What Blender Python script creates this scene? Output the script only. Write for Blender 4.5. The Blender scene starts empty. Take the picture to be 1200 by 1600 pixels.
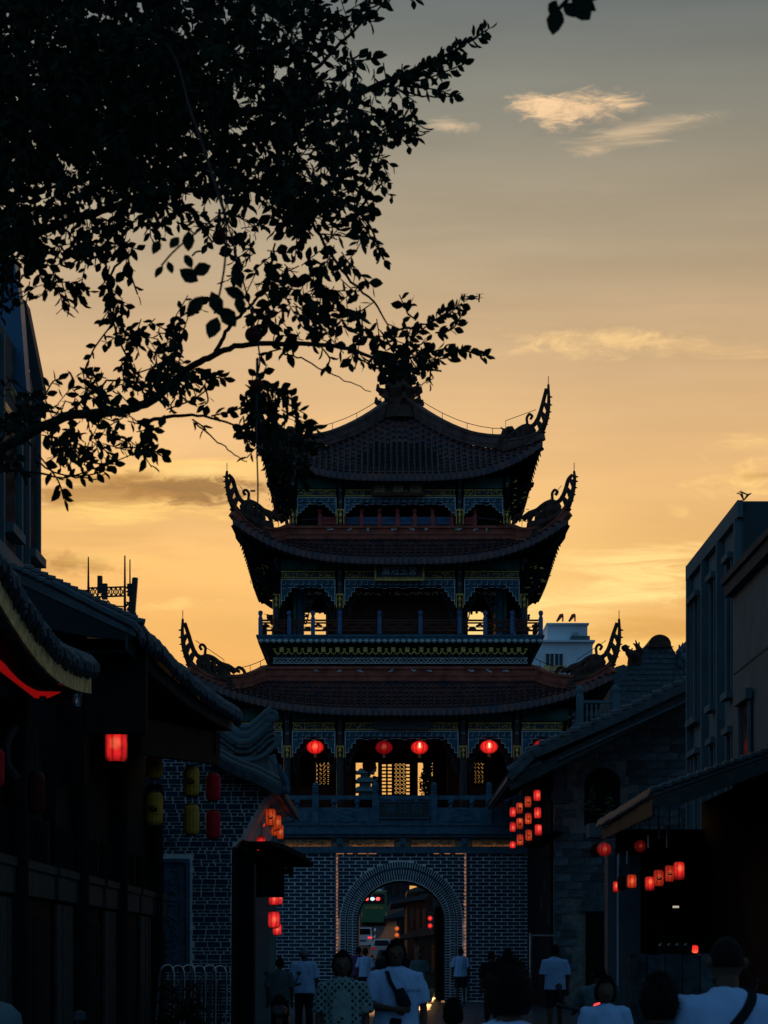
import bpy, math, random
from mathutils import Vector, Matrix, noise
from math import sin, cos, pi, radians
random.seed(7)
R = random.random
def U(a, b): return a + (b - a) * R()
scene = bpy.context.scene
col = scene.collection
F = 3150.0                       # focal length in photograph pixels (1200 x 1600)
def X(px, Y): return (px - 600.0) * Y / F
def Z(py, Y): return 1.6 + (1490.0 - py) * Y / F
def P(px, py, Y): return Vector((X(px, Y), Y, Z(py, Y)))

# ------------------------------------------------------------------ camera
cam_d = bpy.data.cameras.new('camera'); cam = bpy.data.objects.new('camera', cam_d); col.objects.link(cam)
cam.location = (0, 0, 1.6); cam.rotation_euler = (radians(90), 0, 0)
cam_d.sensor_fit = 'VERTICAL'; cam_d.sensor_height = 36; cam_d.sensor_width = 27
cam_d.lens = F / 1600 * 36
cam_d.shift_y = (1490 - 800) / 1600.0
cam_d.clip_start = 0.1; cam_d.clip_end = 5000
cam_d.dof.use_dof = True; cam_d.dof.focus_distance = 66; cam_d.dof.aperture_fstop = 9
scene.camera = cam
# ------------------------------------------------------------------ view
vs = scene.view_settings
scene.display_settings.display_device = 'sRGB'
vs.view_transform = 'Standard'; vs.look = 'None'; vs.exposure = 0; vs.gamma = 1; vs.use_curve_mapping = False
scene.render.engine = 'CYCLES'
scene.cycles.use_denoising = True
scene.cycles.max_bounces = 6
scene.cycles.sample_clamp_indirect = 3
# ------------------------------------------------------------------ world: dusk sky, gold towards the sunset, blue behind the camera
SUN_PX, SUN_PY = 742, 985
sun_dir = Vector(((SUN_PX - 600) / F, 1, (1490 - SUN_PY) / F)).normalized()
world = bpy.data.worlds.new('World'); scene.world = world; world.use_nodes = True
nt = world.node_tree; nt.nodes.clear()
def N(t, **k):
    n = nt.nodes.new(t)
    for a, b in k.items(): setattr(n, a, b)
    return n
def L(a, b): nt.links.new(a, b)
def setin(n, i, v):
    if hasattr(v, 'is_output') or isinstance(v, bpy.types.NodeSocket): L(v, n.inputs[i])
    elif v is not None: n.inputs[i].default_value = v
def M(op, a, b=None, c=None, clamp=False):
    n = N('ShaderNodeMath', operation=op); n.use_clamp = clamp
    setin(n, 0, a); setin(n, 1, b); setin(n, 2, c)
    return n.outputs[0]
def SM(v, a, b):                                    # smoothstep
    n = N('ShaderNodeMapRange', interpolation_type='SMOOTHSTEP'); setin(n, 0, v)
    n.inputs[1].default_value = a; n.inputs[2].default_value = b; return n.outputs[0]
def MIX(f, a, b):
    n = N('ShaderNodeMix', data_type='RGBA'); setin(n, 0, f)
    for i, v in ((6, a), (7, b)):
        if isinstance(v, tuple): n.inputs[i].default_value = (*v, 1)
        else: L(v, n.inputs[i])
    return n.outputs[2]
def srgb(r, g, b):
    f = lambda c: (c / 255 / 12.92) if c < 10 else ((c / 255 + 0.055) / 1.055) ** 2.4
    return (f(r), f(g), f(b))
def RAMP(v, stops):
    n = N('ShaderNodeValToRGB'); L(v, n.inputs[0]); e = n.color_ramp.elements
    while len(e) > 1: e.remove(e[-1])
    e[0].position = stops[0][0]; e[0].color = (*stops[0][1], 1)
    for p, c in stops[1:]:
        q = e.new(p); q.color = (*c, 1)
    return n.outputs[0]
tc = N('ShaderNodeTexCoord'); sep = N('ShaderNodeSeparateXYZ'); L(tc.outputs['Generated'], sep.inputs[0])
dx, dy, dz = sep.outputs
fy = M('MAXIMUM', dy, 0.05)
u = M('DIVIDE', dx, fy); v = M('DIVIDE', dz, fy)     # direction on a plane one unit ahead (fixed in the world)
sky_n = N('ShaderNodeTexSky', sky_type='NISHITA'); sky_n.sun_disc = False
sky_n.sun_elevation = math.asin(sun_dir.z); sky_n.sun_rotation = math.atan2(sun_dir.x, sun_dir.y)
sky_n.air_density = 2.0; sky_n.dust_density = 4.0; sky_n.ozone_density = 3.0
nish = N('ShaderNodeMix', data_type='RGBA', blend_type='MULTIPLY'); nish.inputs[0].default_value = 1
L(sky_n.outputs[0], nish.inputs[6]); nish.inputs[7].default_value = (0.003, 0.004, 0.006, 1)
gold = RAMP(dz, [(0.0, srgb(214, 152, 86)), (0.12, srgb(226, 160, 82)), (0.19, srgb(232, 176, 102)), (0.235, srgb(228, 178, 118)),
                 (0.28, srgb(206, 168, 124)), (0.33, srgb(172, 152, 124)), (0.385, srgb(134, 131, 118)), (0.44, srgb(88, 98, 102)),
                 (0.62, (0.04, 0.085, 0.13)), (1.0, (0.034, 0.085, 0.14))])
blue = RAMP(dz, [(0.0, (0.045, 0.10, 0.17)), (0.35, (0.062, 0.16, 0.29)), (1.0, (0.034, 0.085, 0.14))])
base = MIX(SM(dy, 0.3, 0.87), blue, gold)
# left of the frame the sky is a little brighter and paler, right a little darker
side = M('MULTIPLY_ADD', SM(u, -0.16, 0.2), -0.16, 1.08)
sm = N('ShaderNodeVectorMath', operation='SCALE'); L(base, sm.inputs[0]); L(side, sm.inputs['Scale'])
base = sm.outputs[0]
# broad soft streaks of haze
cv = N('ShaderNodeCombineXYZ'); L(u, cv.inputs[0]); L(M('MULTIPLY', v, 6.0), cv.inputs[1])
ns = N('ShaderNodeTexNoise'); ns.inputs['Scale'].default_value = 6; ns.inputs['Detail'].default_value = 8; L(cv.outputs[0], ns.inputs['Vector'])
soft = M('MULTIPLY_ADD', ns.outputs[0], 0.45, 0.81)
sm = N('ShaderNodeVectorMath', operation='SCALE'); L(base, sm.inputs[0]); L(soft, sm.inputs['Scale']); base = sm.outputs[0]
front = SM(dy, 0.3, 0.6)
# glow round the hidden sun
du = M('SUBTRACT', u, (SUN_PX - 600) / F); dv = M('SUBTRACT', v, (1490 - SUN_PY) / F)
dist = M('SQRT', M('ADD', M('MULTIPLY', du, du), M('MULTIPLY', M('MULTIPLY', dv, dv), 1.7)))
glow = M('MULTIPLY', M('POWER', M('SUBTRACT', 1.0, M('MULTIPLY', dist, 7.5), clamp=True), 2.0), front)
base = MIX(M('MULTIPLY', glow, 0.9), base, srgb(255, 214, 132))
# clouds: each an ellipse of billowing noise, given by its direction
cv2 = N('ShaderNodeCombineXYZ'); L(u, cv2.inputs[0]); L(M('MULTIPLY', v, 2.3), cv2.inputs[1])
nw = N('ShaderNodeTexNoise'); nw.inputs['Scale'].default_value = 52; nw.inputs['Detail'].default_value = 12; nw.inputs['Roughness'].default_value = 0.68
nw.inputs['Distortion'].default_value = 0.6; L(cv2.outputs[0], nw.inputs['Vector'])
cv3 = N('ShaderNodeCombineXYZ'); L(u, cv3.inputs[0]); L(M('MULTIPLY', v, 6.5), cv3.inputs[1])
nl = N('ShaderNodeTexNoise'); nl.inputs['Scale'].default_value = 17; nl.inputs['Detail'].default_value = 12; nl.inputs['Roughness'].default_value = 0.66
nl.inputs['Distortion'].default_value = 0.8; L(cv3.outputs[0], nl.inputs['Vector'])
def cloud(base, px, py, ax, ay, colr, op, tilt=0.0, tex=nw, edge=1.25, lo=0.0):
    a = M('DIVIDE', M('SUBTRACT', u, (px - 600) / F), ax / F)
    b = M('DIVIDE', M('ADD', M('SUBTRACT', v, (1490 - py) / F), M('MULTIPLY', M('SUBTRACT', u, (px - 600) / F), -tilt)), ay / F)
    r = M('SQRT', M('ADD', M('MULTIPLY', a, a), M('MULTIPLY', b, b)))
    f = M('ADD', M('SUBTRACT', 1.15, r), M('MULTIPLY', M('SUBTRACT', tex.outputs[0], 0.5), 3.2))
    m = M('MULTIPLY', M('MULTIPLY', SM(f, lo, lo + edge), SM(r, 1.7, 0.9)), M('MULTIPLY', front, op))
    # fine light and dark within the cloud
    tn = M('MULTIPLY_ADD', tex.outputs[0], 0.7, 0.66)
    sc_ = N('ShaderNodeVectorMath', operation='SCALE'); sc_.inputs[0].default_value = colr; L(tn, sc_.inputs['Scale'])
    return MIX(m, base, sc_.outputs[0])
cream = srgb(236, 196, 150); goldc = srgb(246, 198, 118); dk = srgb(176, 126, 66)
base = cloud(base, 960, 520, 330, 60, srgb(196, 162, 120), 0.45, 0.0, nl)
base = cloud(base, 900, 330, 380, 60, srgb(150, 136, 112), 0.4, 0.05, nl)
base = cloud(base, 230, 790, 240, 70, srgb(206, 148, 78), 0.5, 0.0, nl)
base = cloud(base, 915, 180, 150, 60, srgb(122, 116, 104), 0.5, -0.1)
base = cloud(base, 902, 166, 98, 27, cream, 0.95, 0.06, edge=1.1)
base = cloud(base, 852, 172, 56, 28, srgb(240, 200, 152), 0.9, -0.3, edge=1.1)
base = cloud(base, 706, 196, 46, 13, srgb(216, 186, 150), 0.75, -0.1)
base = cloud(base, 1000, 208, 120, 20, srgb(208, 180, 142), 0.7, 0.18, nl)
base = cloud(base, 925, 238, 36, 13, srgb(222, 188, 146), 0.7, 0)
base = cloud(base, 945, 536, 175, 25, srgb(240, 196, 132), 0.75, 0.02, edge=1.3)
base = cloud(base, 1100, 546, 140, 18, srgb(226, 182, 122), 0.5, -0.02, nl)
base = cloud(base, 1170, 690, 70, 20, srgb(242, 196, 124), 0.7, 0.2)
base = cloud(base, 1175, 748, 100, 30, srgb(246, 198, 120), 0.85, 0.1)
base = cloud(base, 1195, 742, 50, 10, dk, 0.6, 0.1)
base = cloud(base, 240, 748, 230, 56, srgb(250, 198, 116), 0.95, 0.02, nl)
base = cloud(base, 290, 764, 125, 27, srgb(148, 102, 52), 0.95, -0.03, nw, 0.8, -.1)
base = cloud(base, 300, 738, 90, 12, srgb(255, 208, 130), 0.8, 0.05, nw)
base = cloud(base, 150, 770, 120, 26, srgb(172, 120, 60), 0.8, 0.05, nl, .8, -.1)
base = cloud(base, 200, 806, 190, 24, srgb(255, 204, 116), 0.85, 0, nl)
base = cloud(base, 100, 880, 110, 20, srgb(170, 118, 56), 0.75, -0.08)
base = cloud(base, 150, 872, 110, 14, srgb(246, 198, 112), 0.5, -0.08, nl)
base = cloud(base, 270, 945, 70, 11, srgb(250, 202, 118), 0.7, 0.08)
base = cloud(base, 985, 872, 200, 26, srgb(255, 212, 134), 0.9, 0.08, nl)
base = cloud(base, 960, 925, 215, 36, srgb(255, 214, 134), 0.95, 0.1, nl)
base = cloud(base, 1010, 985, 190, 30, srgb(204, 146, 66), 0.7, 0.02, nl)
base = cloud(base, 985, 1010, 150, 16, srgb(255, 206, 116), 0.7, 0.02, nl)
base = cloud(base, 1064, 800, 22, 12, srgb(240, 192, 118), 0.5, -0.3)
addn = N('ShaderNodeMix', data_type='RGBA', blend_type='ADD'); addn.inputs[0].default_value = 1
L(base, addn.inputs[6]); L(nish.outputs[2], addn.inputs[7])
bg = N('ShaderNodeBackground'); L(addn.outputs[2], bg.inputs[0]); bg.inputs[1].default_value = 1.0
wo = N('ShaderNodeOutputWorld'); L(bg.outputs[0], wo.inputs[0])
# ------------------------------------------------------------------ the low sun behind the tower
sd = bpy.data.lights.new('sun', 'SUN'); sun = bpy.data.objects.new('sun', sd); col.objects.link(sun)
sd.energy = 0.6; sd.angle = radians(1.5); sd.color = (1.0, 0.42, 0.14)
sun.rotation_euler = (-sun_dir).to_track_quat('-Z', 'Y').to_euler()
sun.location = (10, 200, 60)

# ------------------------------------------------------------------ materials
def mat(name, c, rough=0.7, metal=0.0, var=0.25, scale=6.0, bump=0.15, emit=None, es=0.0, spec=0.5, c2=None, bscale=None):
    m = bpy.data.materials.new(name); m.use_nodes = True; t = m.node_tree; b = t.nodes['Principled BSDF']
    b.inputs['Roughness'].default_value = rough; b.inputs['Metallic'].default_value = metal
    b.inputs['Specular IOR Level'].default_value = spec if rough < .6 or metal else min(spec, .12)
    o = t.nodes.new('ShaderNodeTexCoord'); n = t.nodes.new('ShaderNodeTexNoise'); n.inputs['Scale'].default_value = scale; n.inputs['Detail'].default_value = 6
    t.links.new(o.outputs['Object'], n.inputs['Vector'])
    r = t.nodes.new('ShaderNodeValToRGB'); r.color_ramp.elements[0].position = 0.3; r.color_ramp.elements[1].position = 0.7
    c2 = c2 or tuple(x * (1 + var) for x in c)
    r.color_ramp.elements[0].color = (*[x * (1 - var) for x in c], 1); r.color_ramp.elements[1].color = (*c2, 1)
    t.links.new(n.outputs[0], r.inputs[0]); t.links.new(r.outputs[0], b.inputs['Base Color'])
    if bump:
        n2 = t.nodes.new('ShaderNodeTexNoise'); n2.inputs['Scale'].default_value = bscale or scale * 5; n2.inputs['Detail'].default_value = 4
        t.links.new(o.outputs['Object'], n2.inputs['Vector'])
        bp = t.nodes.new('ShaderNodeBump'); bp.inputs['Strength'].default_value = bump; bp.inputs['Distance'].default_value = 0.02
        t.links.new(n2.outputs[0], bp.inputs['Height']); t.links.new(bp.outputs[0], b.inputs['Normal'])
    if emit:
        b.inputs['Emission Color'].default_value = (*emit, 1); b.inputs['Emission Strength'].default_value = es
    return m
def randomize(m, amt=0.5):
    """each object gets its own brightness"""
    t = m.node_tree; b = t.nodes['Principled BSDF']; src = b.inputs['Base Color'].links[0].from_socket
    oi = t.nodes.new('ShaderNodeObjectInfo'); mr = t.nodes.new('ShaderNodeMapRange'); mr.inputs[3].default_value = 1 - amt; mr.inputs[4].default_value = 1 + amt
    t.links.new(oi.outputs['Random'], mr.inputs[0])
    s = t.nodes.new('ShaderNodeVectorMath'); s.operation = 'SCALE'; t.links.new(src, s.inputs[0]); t.links.new(mr.outputs[0], s.inputs['Scale'])
    t.links.new(s.outputs[0], b.inputs['Base Color']); return m
def glowmat(name, c, strength, rim=0.25, pos=(0, 0, 0), rad=0.2, base=(0.4, 0.02, 0.02)):
    """lantern paper: lit from a bulb inside, brightest near the bulb, crossed by darker ribs"""
    m = bpy.data.materials.new(name); m.use_nodes = True; t = m.node_tree; b = t.nodes['Principled BSDF']
    b.inputs['Base Color'].default_value = (*base, 1); b.inputs['Roughness'].default_value = 0.55
    o = t.nodes.new('ShaderNodeTexCoord'); s = t.nodes.new('ShaderNodeVectorMath'); s.operation = 'DISTANCE'
    t.links.new(o.outputs['Object'], s.inputs[0]); s.inputs[1].default_value = pos
    r = t.nodes.new('ShaderNodeMapRange'); r.interpolation_type = 'SMOOTHERSTEP'; t.links.new(s.outputs['Value'], r.inputs[0])
    r.inputs[1].default_value = rad * 0.25; r.inputs[2].default_value = rad; r.inputs[3].default_value = 1; r.inputs[4].default_value = rim
    n = t.nodes.new('ShaderNodeTexNoise'); n.inputs['Scale'].default_value = 9; t.links.new(o.outputs['Object'], n.inputs['Vector'])
    mm = t.nodes.new('ShaderNodeMath'); mm.operation = 'MULTIPLY_ADD'; t.links.new(n.outputs[0], mm.inputs[0]); mm.inputs[1].default_value = 1.2; mm.inputs[2].default_value = 0.4
    m2 = t.nodes.new('ShaderNodeMath'); m2.operation = 'MULTIPLY'; t.links.new(mm.outputs[0], m2.inputs[0]); t.links.new(r.outputs[0], m2.inputs[1])
    m3 = t.nodes.new('ShaderNodeMath'); m3.operation = 'MULTIPLY'; t.links.new(m2.outputs[0], m3.inputs[0]); m3.inputs[1].default_value = strength
    # wire ribs run down the shade
    sp_ = t.nodes.new('ShaderNodeSeparateXYZ'); t.links.new(o.outputs['Object'], sp_.inputs[0])
    at = t.nodes.new('ShaderNodeMath'); at.operation = 'ARCTAN2'; t.links.new(sp_.outputs[1], at.inputs[0]); t.links.new(sp_.outputs[0], at.inputs[1])
    mu = t.nodes.new('ShaderNodeMath'); mu.operation = 'MULTIPLY'; t.links.new(at.outputs[0], mu.inputs[0]); mu.inputs[1].default_value = 7.0
    sn = t.nodes.new('ShaderNodeMath'); sn.operation = 'SINE'; t.links.new(mu.outputs[0], sn.inputs[0])
    rb = t.nodes.new('ShaderNodeMapRange'); t.links.new(sn.outputs[0], rb.inputs[0]); rb.inputs[1].default_value = -1; rb.inputs[2].default_value = -.4; rb.inputs[3].default_value = .45; rb.inputs[4].default_value = 1
    m3b = t.nodes.new('ShaderNodeMath'); m3b.operation = 'MULTIPLY'; t.links.new(m3.outputs[0], m3b.inputs[0]); t.links.new(rb.outputs[0], m3b.inputs[1]); m3 = m3b
    # the paper looks darker where it curves away; the bulb shows as a paler core
    lw = t.nodes.new('ShaderNodeLayerWeight'); lw.inputs[0].default_value = 0.35
    inv = t.nodes.new('ShaderNodeMapRange'); t.links.new(lw.outputs['Facing'], inv.inputs[0]); inv.inputs[3].default_value = 1.0; inv.inputs[4].default_value = 0.35
    m4 = t.nodes.new('ShaderNodeMath'); m4.operation = 'MULTIPLY'; t.links.new(m3.outputs[0], m4.inputs[0]); t.links.new(inv.outputs[0], m4.inputs[1])
    core = t.nodes.new('ShaderNodeMapRange'); core.interpolation_type = 'SMOOTHSTEP'; t.links.new(s.outputs['Value'], core.inputs[0]); core.inputs[1].default_value = rad * .08; core.inputs[2].default_value = rad * .36; core.inputs[3].default_value = 1; core.inputs[4].default_value = 0
    mx = t.nodes.new('ShaderNodeMix'); mx.data_type = 'RGBA'; t.links.new(core.outputs[0], mx.inputs[0]); mx.inputs[6].default_value = (*c, 1); mx.inputs[7].default_value = (1.25, c[1] + .14, c[2] + .05, 1)
    t.links.new(mx.outputs[2], b.inputs['Emission Color']); t.links.new(m4.outputs[0], b.inputs['Emission Strength'])
    return m
K = {}
K['brick'] = randomize(mat('grey_brick', (0.018, 0.058, 0.095), 0.85, var=0.45, scale=5, bump=0.5), 0.28)
K['mortar'] = mat('pale_mortar', (0.92, 0.86, 0.80), 0.95, var=0.2, scale=9, bump=0.3)
K['stone'] = mat('grey_stone', (0.075, 0.15, 0.20), 0.85, var=0.3, scale=5, bump=0.4)
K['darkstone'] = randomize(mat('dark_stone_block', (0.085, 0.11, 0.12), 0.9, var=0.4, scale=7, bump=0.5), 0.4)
K['darkmortar'] = mat('dark_mortar', (0.20, 0.19, 0.17), 0.95, var=0.3)
K['tile'] = mat('grey_roof_tile', (0.05, 0.07, 0.10), 0.42, var=0.45, scale=3, bump=0.3, c2=(0.24, 0.075, 0.05))  # red glints on the tiles are put into the second noise colour
K['tileold'] = mat('weathered_roof_tile', (0.045, 0.06, 0.066), 0.45, var=0.5, scale=5, bump=0.4)
K['ridge'] = mat('red_ridge_plaster', (0.42, 0.10, 0.06), 0.6, var=0.4, scale=3, bump=0.3)
K['ridgedark'] = mat('slate_brown_ridge', (0.17, 0.085, 0.07), 0.6, var=0.4, scale=3, bump=0.3)
K['horn'] = mat('dark_carved_ridge', (0.10, 0.05, 0.035), 0.6, var=0.4, scale=5, bump=0.3)
K['wood'] = mat('dark_timber', (0.010, 0.012, 0.012), 0.9, var=0.4, scale=4, bump=0.3)
K['redwood'] = mat('brown_red_timber', (0.13, 0.04, 0.025), 0.6, var=0.35, scale=4, bump=0.2)
K['column'] = mat('black_lacquer_column', (0.018, 0.022, 0.024), 0.45, var=0.3)
K['green'] = mat('dark_green_panel', (0.04, 0.13, 0.10), 0.6, var=0.5, scale=2)
K['gold'] = mat('gilded_carving', (0.95, 0.55, 0.13), 0.6, metal=0.0, var=0.4, scale=10)
K['blue'] = mat('blue_painted_fret', (0.07, 0.16, 0.21), 0.65, var=0.3, scale=6)
K['blueline'] = mat('pale_blue_edge', (0.72, 0.70, 0.66), 0.55, var=0.2)
K['bluepost'] = mat('blue_painted_post', (0.07, 0.13, 0.26), 0.5, var=0.3)
K['redpaint'] = mat('red_painted_rail', (0.6, 0.07, 0.05), 0.5, var=0.3)
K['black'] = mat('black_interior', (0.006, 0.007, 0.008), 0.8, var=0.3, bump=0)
K['white'] = mat('white_render', (0.78, 0.85, 0.88), 0.8, var=0.06, scale=1.5, bump=0.1)
K['plaster'] = mat('grey_green_plaster', (0.022, 0.034, 0.034), 0.9, var=0.25, scale=1.2, bump=0.3)
K['board'] = mat('pale_fascia_board', (0.85, 0.52, 0.20), 0.7, var=0.5, scale=10, bump=0.3)  # gold light along the near eave is put into this base colour
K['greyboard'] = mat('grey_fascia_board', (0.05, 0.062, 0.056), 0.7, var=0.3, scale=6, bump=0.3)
K['glass'] = mat('dark_window_glass', (0.01, 0.014, 0.018), 0.12, var=0.1, bump=0)
K['metal'] = mat('bare_steel', (0.35, 0.38, 0.40), 0.3, metal=0.9, var=0.15)
K['darkmetal'] = mat('dark_metal', (0.03, 0.032, 0.035), 0.5, metal=0.3, var=0.2)
K['leaf'] = mat('dark_green_leaf', (0.010, 0.018, 0.007), 0.65, var=0.4, scale=8, bump=0)
K['bark'] = mat('brown_bark', (0.035, 0.025, 0.02), 0.9, var=0.4, scale=20, bump=0.6)
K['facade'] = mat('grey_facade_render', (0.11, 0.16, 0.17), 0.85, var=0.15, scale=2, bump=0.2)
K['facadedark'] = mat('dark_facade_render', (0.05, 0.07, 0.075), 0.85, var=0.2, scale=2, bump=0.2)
K['bluesheet'] = mat('blue_wall_panel', (0.04, 0.14, 0.24), 0.5, var=0.12, scale=1, bump=0.05)
K['led'] = mat('warm_light_strip', (0.5, 0.3, 0.15), 0.5, var=0, bump=0, emit=(1.0, 0.42, 0.18), es=0.32)  # emission painted for lit brick ends; the ground lamp shares it
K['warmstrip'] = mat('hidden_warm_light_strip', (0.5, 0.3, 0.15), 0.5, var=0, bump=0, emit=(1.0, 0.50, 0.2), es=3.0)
K['carved'] = mat('gold_brown_carving', (0.42, 0.26, 0.13), 0.7, var=0.6, scale=14, bump=0.8)
K['skin'] = mat('skin', (0.11, 0.06, 0.04), 0.6, var=0.1, bump=0.05)
K['hair'] = mat('black_hair', (0.006, 0.005, 0.005), 0.75, var=0.4, scale=40, bump=0.5)
K['greyhair'] = mat('grey_hair', (0.16, 0.17, 0.18), 0.7, var=0.3, scale=40, bump=0.4)
K['tee'] = mat('white_cotton', (0.40, 0.56, 0.82), 0.9, var=0.04, scale=3, bump=0.3, bscale=5)
K['teal'] = mat('teal_cotton', (0.08, 0.13, 0.13), 0.9, var=0.2, bump=0.3)
K['darkcloth'] = mat('dark_cloth', (0.015, 0.016, 0.02), 0.9, var=0.3, bump=0.3)
K['purple'] = mat('purple_cotton', (0.16, 0.05, 0.14), 0.9, var=0.2)
K['greypaint'] = mat('grey_painted_pillar', (0.12, 0.15, 0.165), 0.7, var=0.15, scale=2)
K['yellowpaper'] = mat('yellow_lantern_paper', (0.74, 0.36, 0.04), 0.6, var=0.2, scale=8)
K['redpaper'] = mat('unlit_red_lantern_paper', (0.8, 0.015, 0.03), 0.6, var=0.2, scale=8)
K['darkred'] = mat('dark_red_lantern', (0.10, 0.012, 0.01), 0.6, var=0.3)
K['ink'] = mat('black_ink', (0.012, 0.01, 0.008), 0.7, var=0, bump=0)
K['plant'] = mat('potted_leaf', (0.06, 0.13, 0.06), 0.6, var=0.4)
# patterned blouse
def pattern_mat():
    m = mat('lozenge_print_cotton', (0.10, 0.15, 0.15), 0.9, var=0.2, bump=0.3)
    t = m.node_tree; b = t.nodes['Principled BSDF']; o = t.nodes.new('ShaderNodeTexCoord'); mp = t.nodes.new('ShaderNodeMapping')
    mp.inputs['Rotation'].default_value = (0, radians(45), 0); mp.inputs['Scale'].default_value = (16, 16, 16)
    ck = t.nodes.new('ShaderNodeTexVoronoi'); ck.distance = 'CHEBYCHEV'; ck.inputs['Randomness'].default_value = 0.0; ck.inputs['Scale'].default_value = 1.4
    t.links.new(o.outputs['Object'], mp.inputs[0]); t.links.new(mp.outputs[0], ck.inputs['Vector'])
    r = t.nodes.new('ShaderNodeValToRGB'); e = r.color_ramp.elements; e[0].position = 0.28; e[0].color = (0.03, 0.05, 0.05, 1); e[1].position = 0.36; e[1].color = (0.22, 0.30, 0.28, 1)
    r.color_ramp.interpolation = 'LINEAR'; t.links.new(ck.outputs['Distance'], r.inputs[0]); t.links.new(r.outputs[0], b.inputs['Base Color']); return m
K['print'] = pattern_mat()
def paving_mat():
    m = mat('wet_granite_paving', (0.06, 0.075, 0.08), 0.3, var=0.4, scale=0.8, bump=0.25, bscale=3)
    return m
K['paving'] = paving_mat()
K['asphalt'] = mat('asphalt', (0.04, 0.045, 0.05), 0.95, var=0.2, scale=2, bump=0.2)
for k, (c, s, rm) in {'lit_oval': ((1.0, 0.03, 0.02), 1.0, 0.55), 'lit_dim': ((0.7, 0.012, 0.02), 0.35, 0.8), 'lit_red': ((1.0, 0.035, 0.02), 1.5, 0.22), 'lit_orange': ((1.0, 0.10, 0.015), 1.0, 0.3)}.items():
    K[k] = glowmat(k, c, s, rim=rm, rad=0.22)
K['dimlamp'] = mat('dim_tube_lamp', (1, 0.8, 0.7), 0.4, var=0, bump=0, emit=(0.9, 0.8, 0.6), es=0.5)
K['glint'] = mat('bulb_glass', (1, 0.6, 0.4), 0.4, var=0, bump=0, emit=(1.0, 0.35, 0.2), es=3.0)
K['redglow'] = mat('red_lit_board', (0.5, 0.01, 0.01), 0.6, var=0.1, bump=0, emit=(0.9, 0.012, 0.012), es=0.2)

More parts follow.
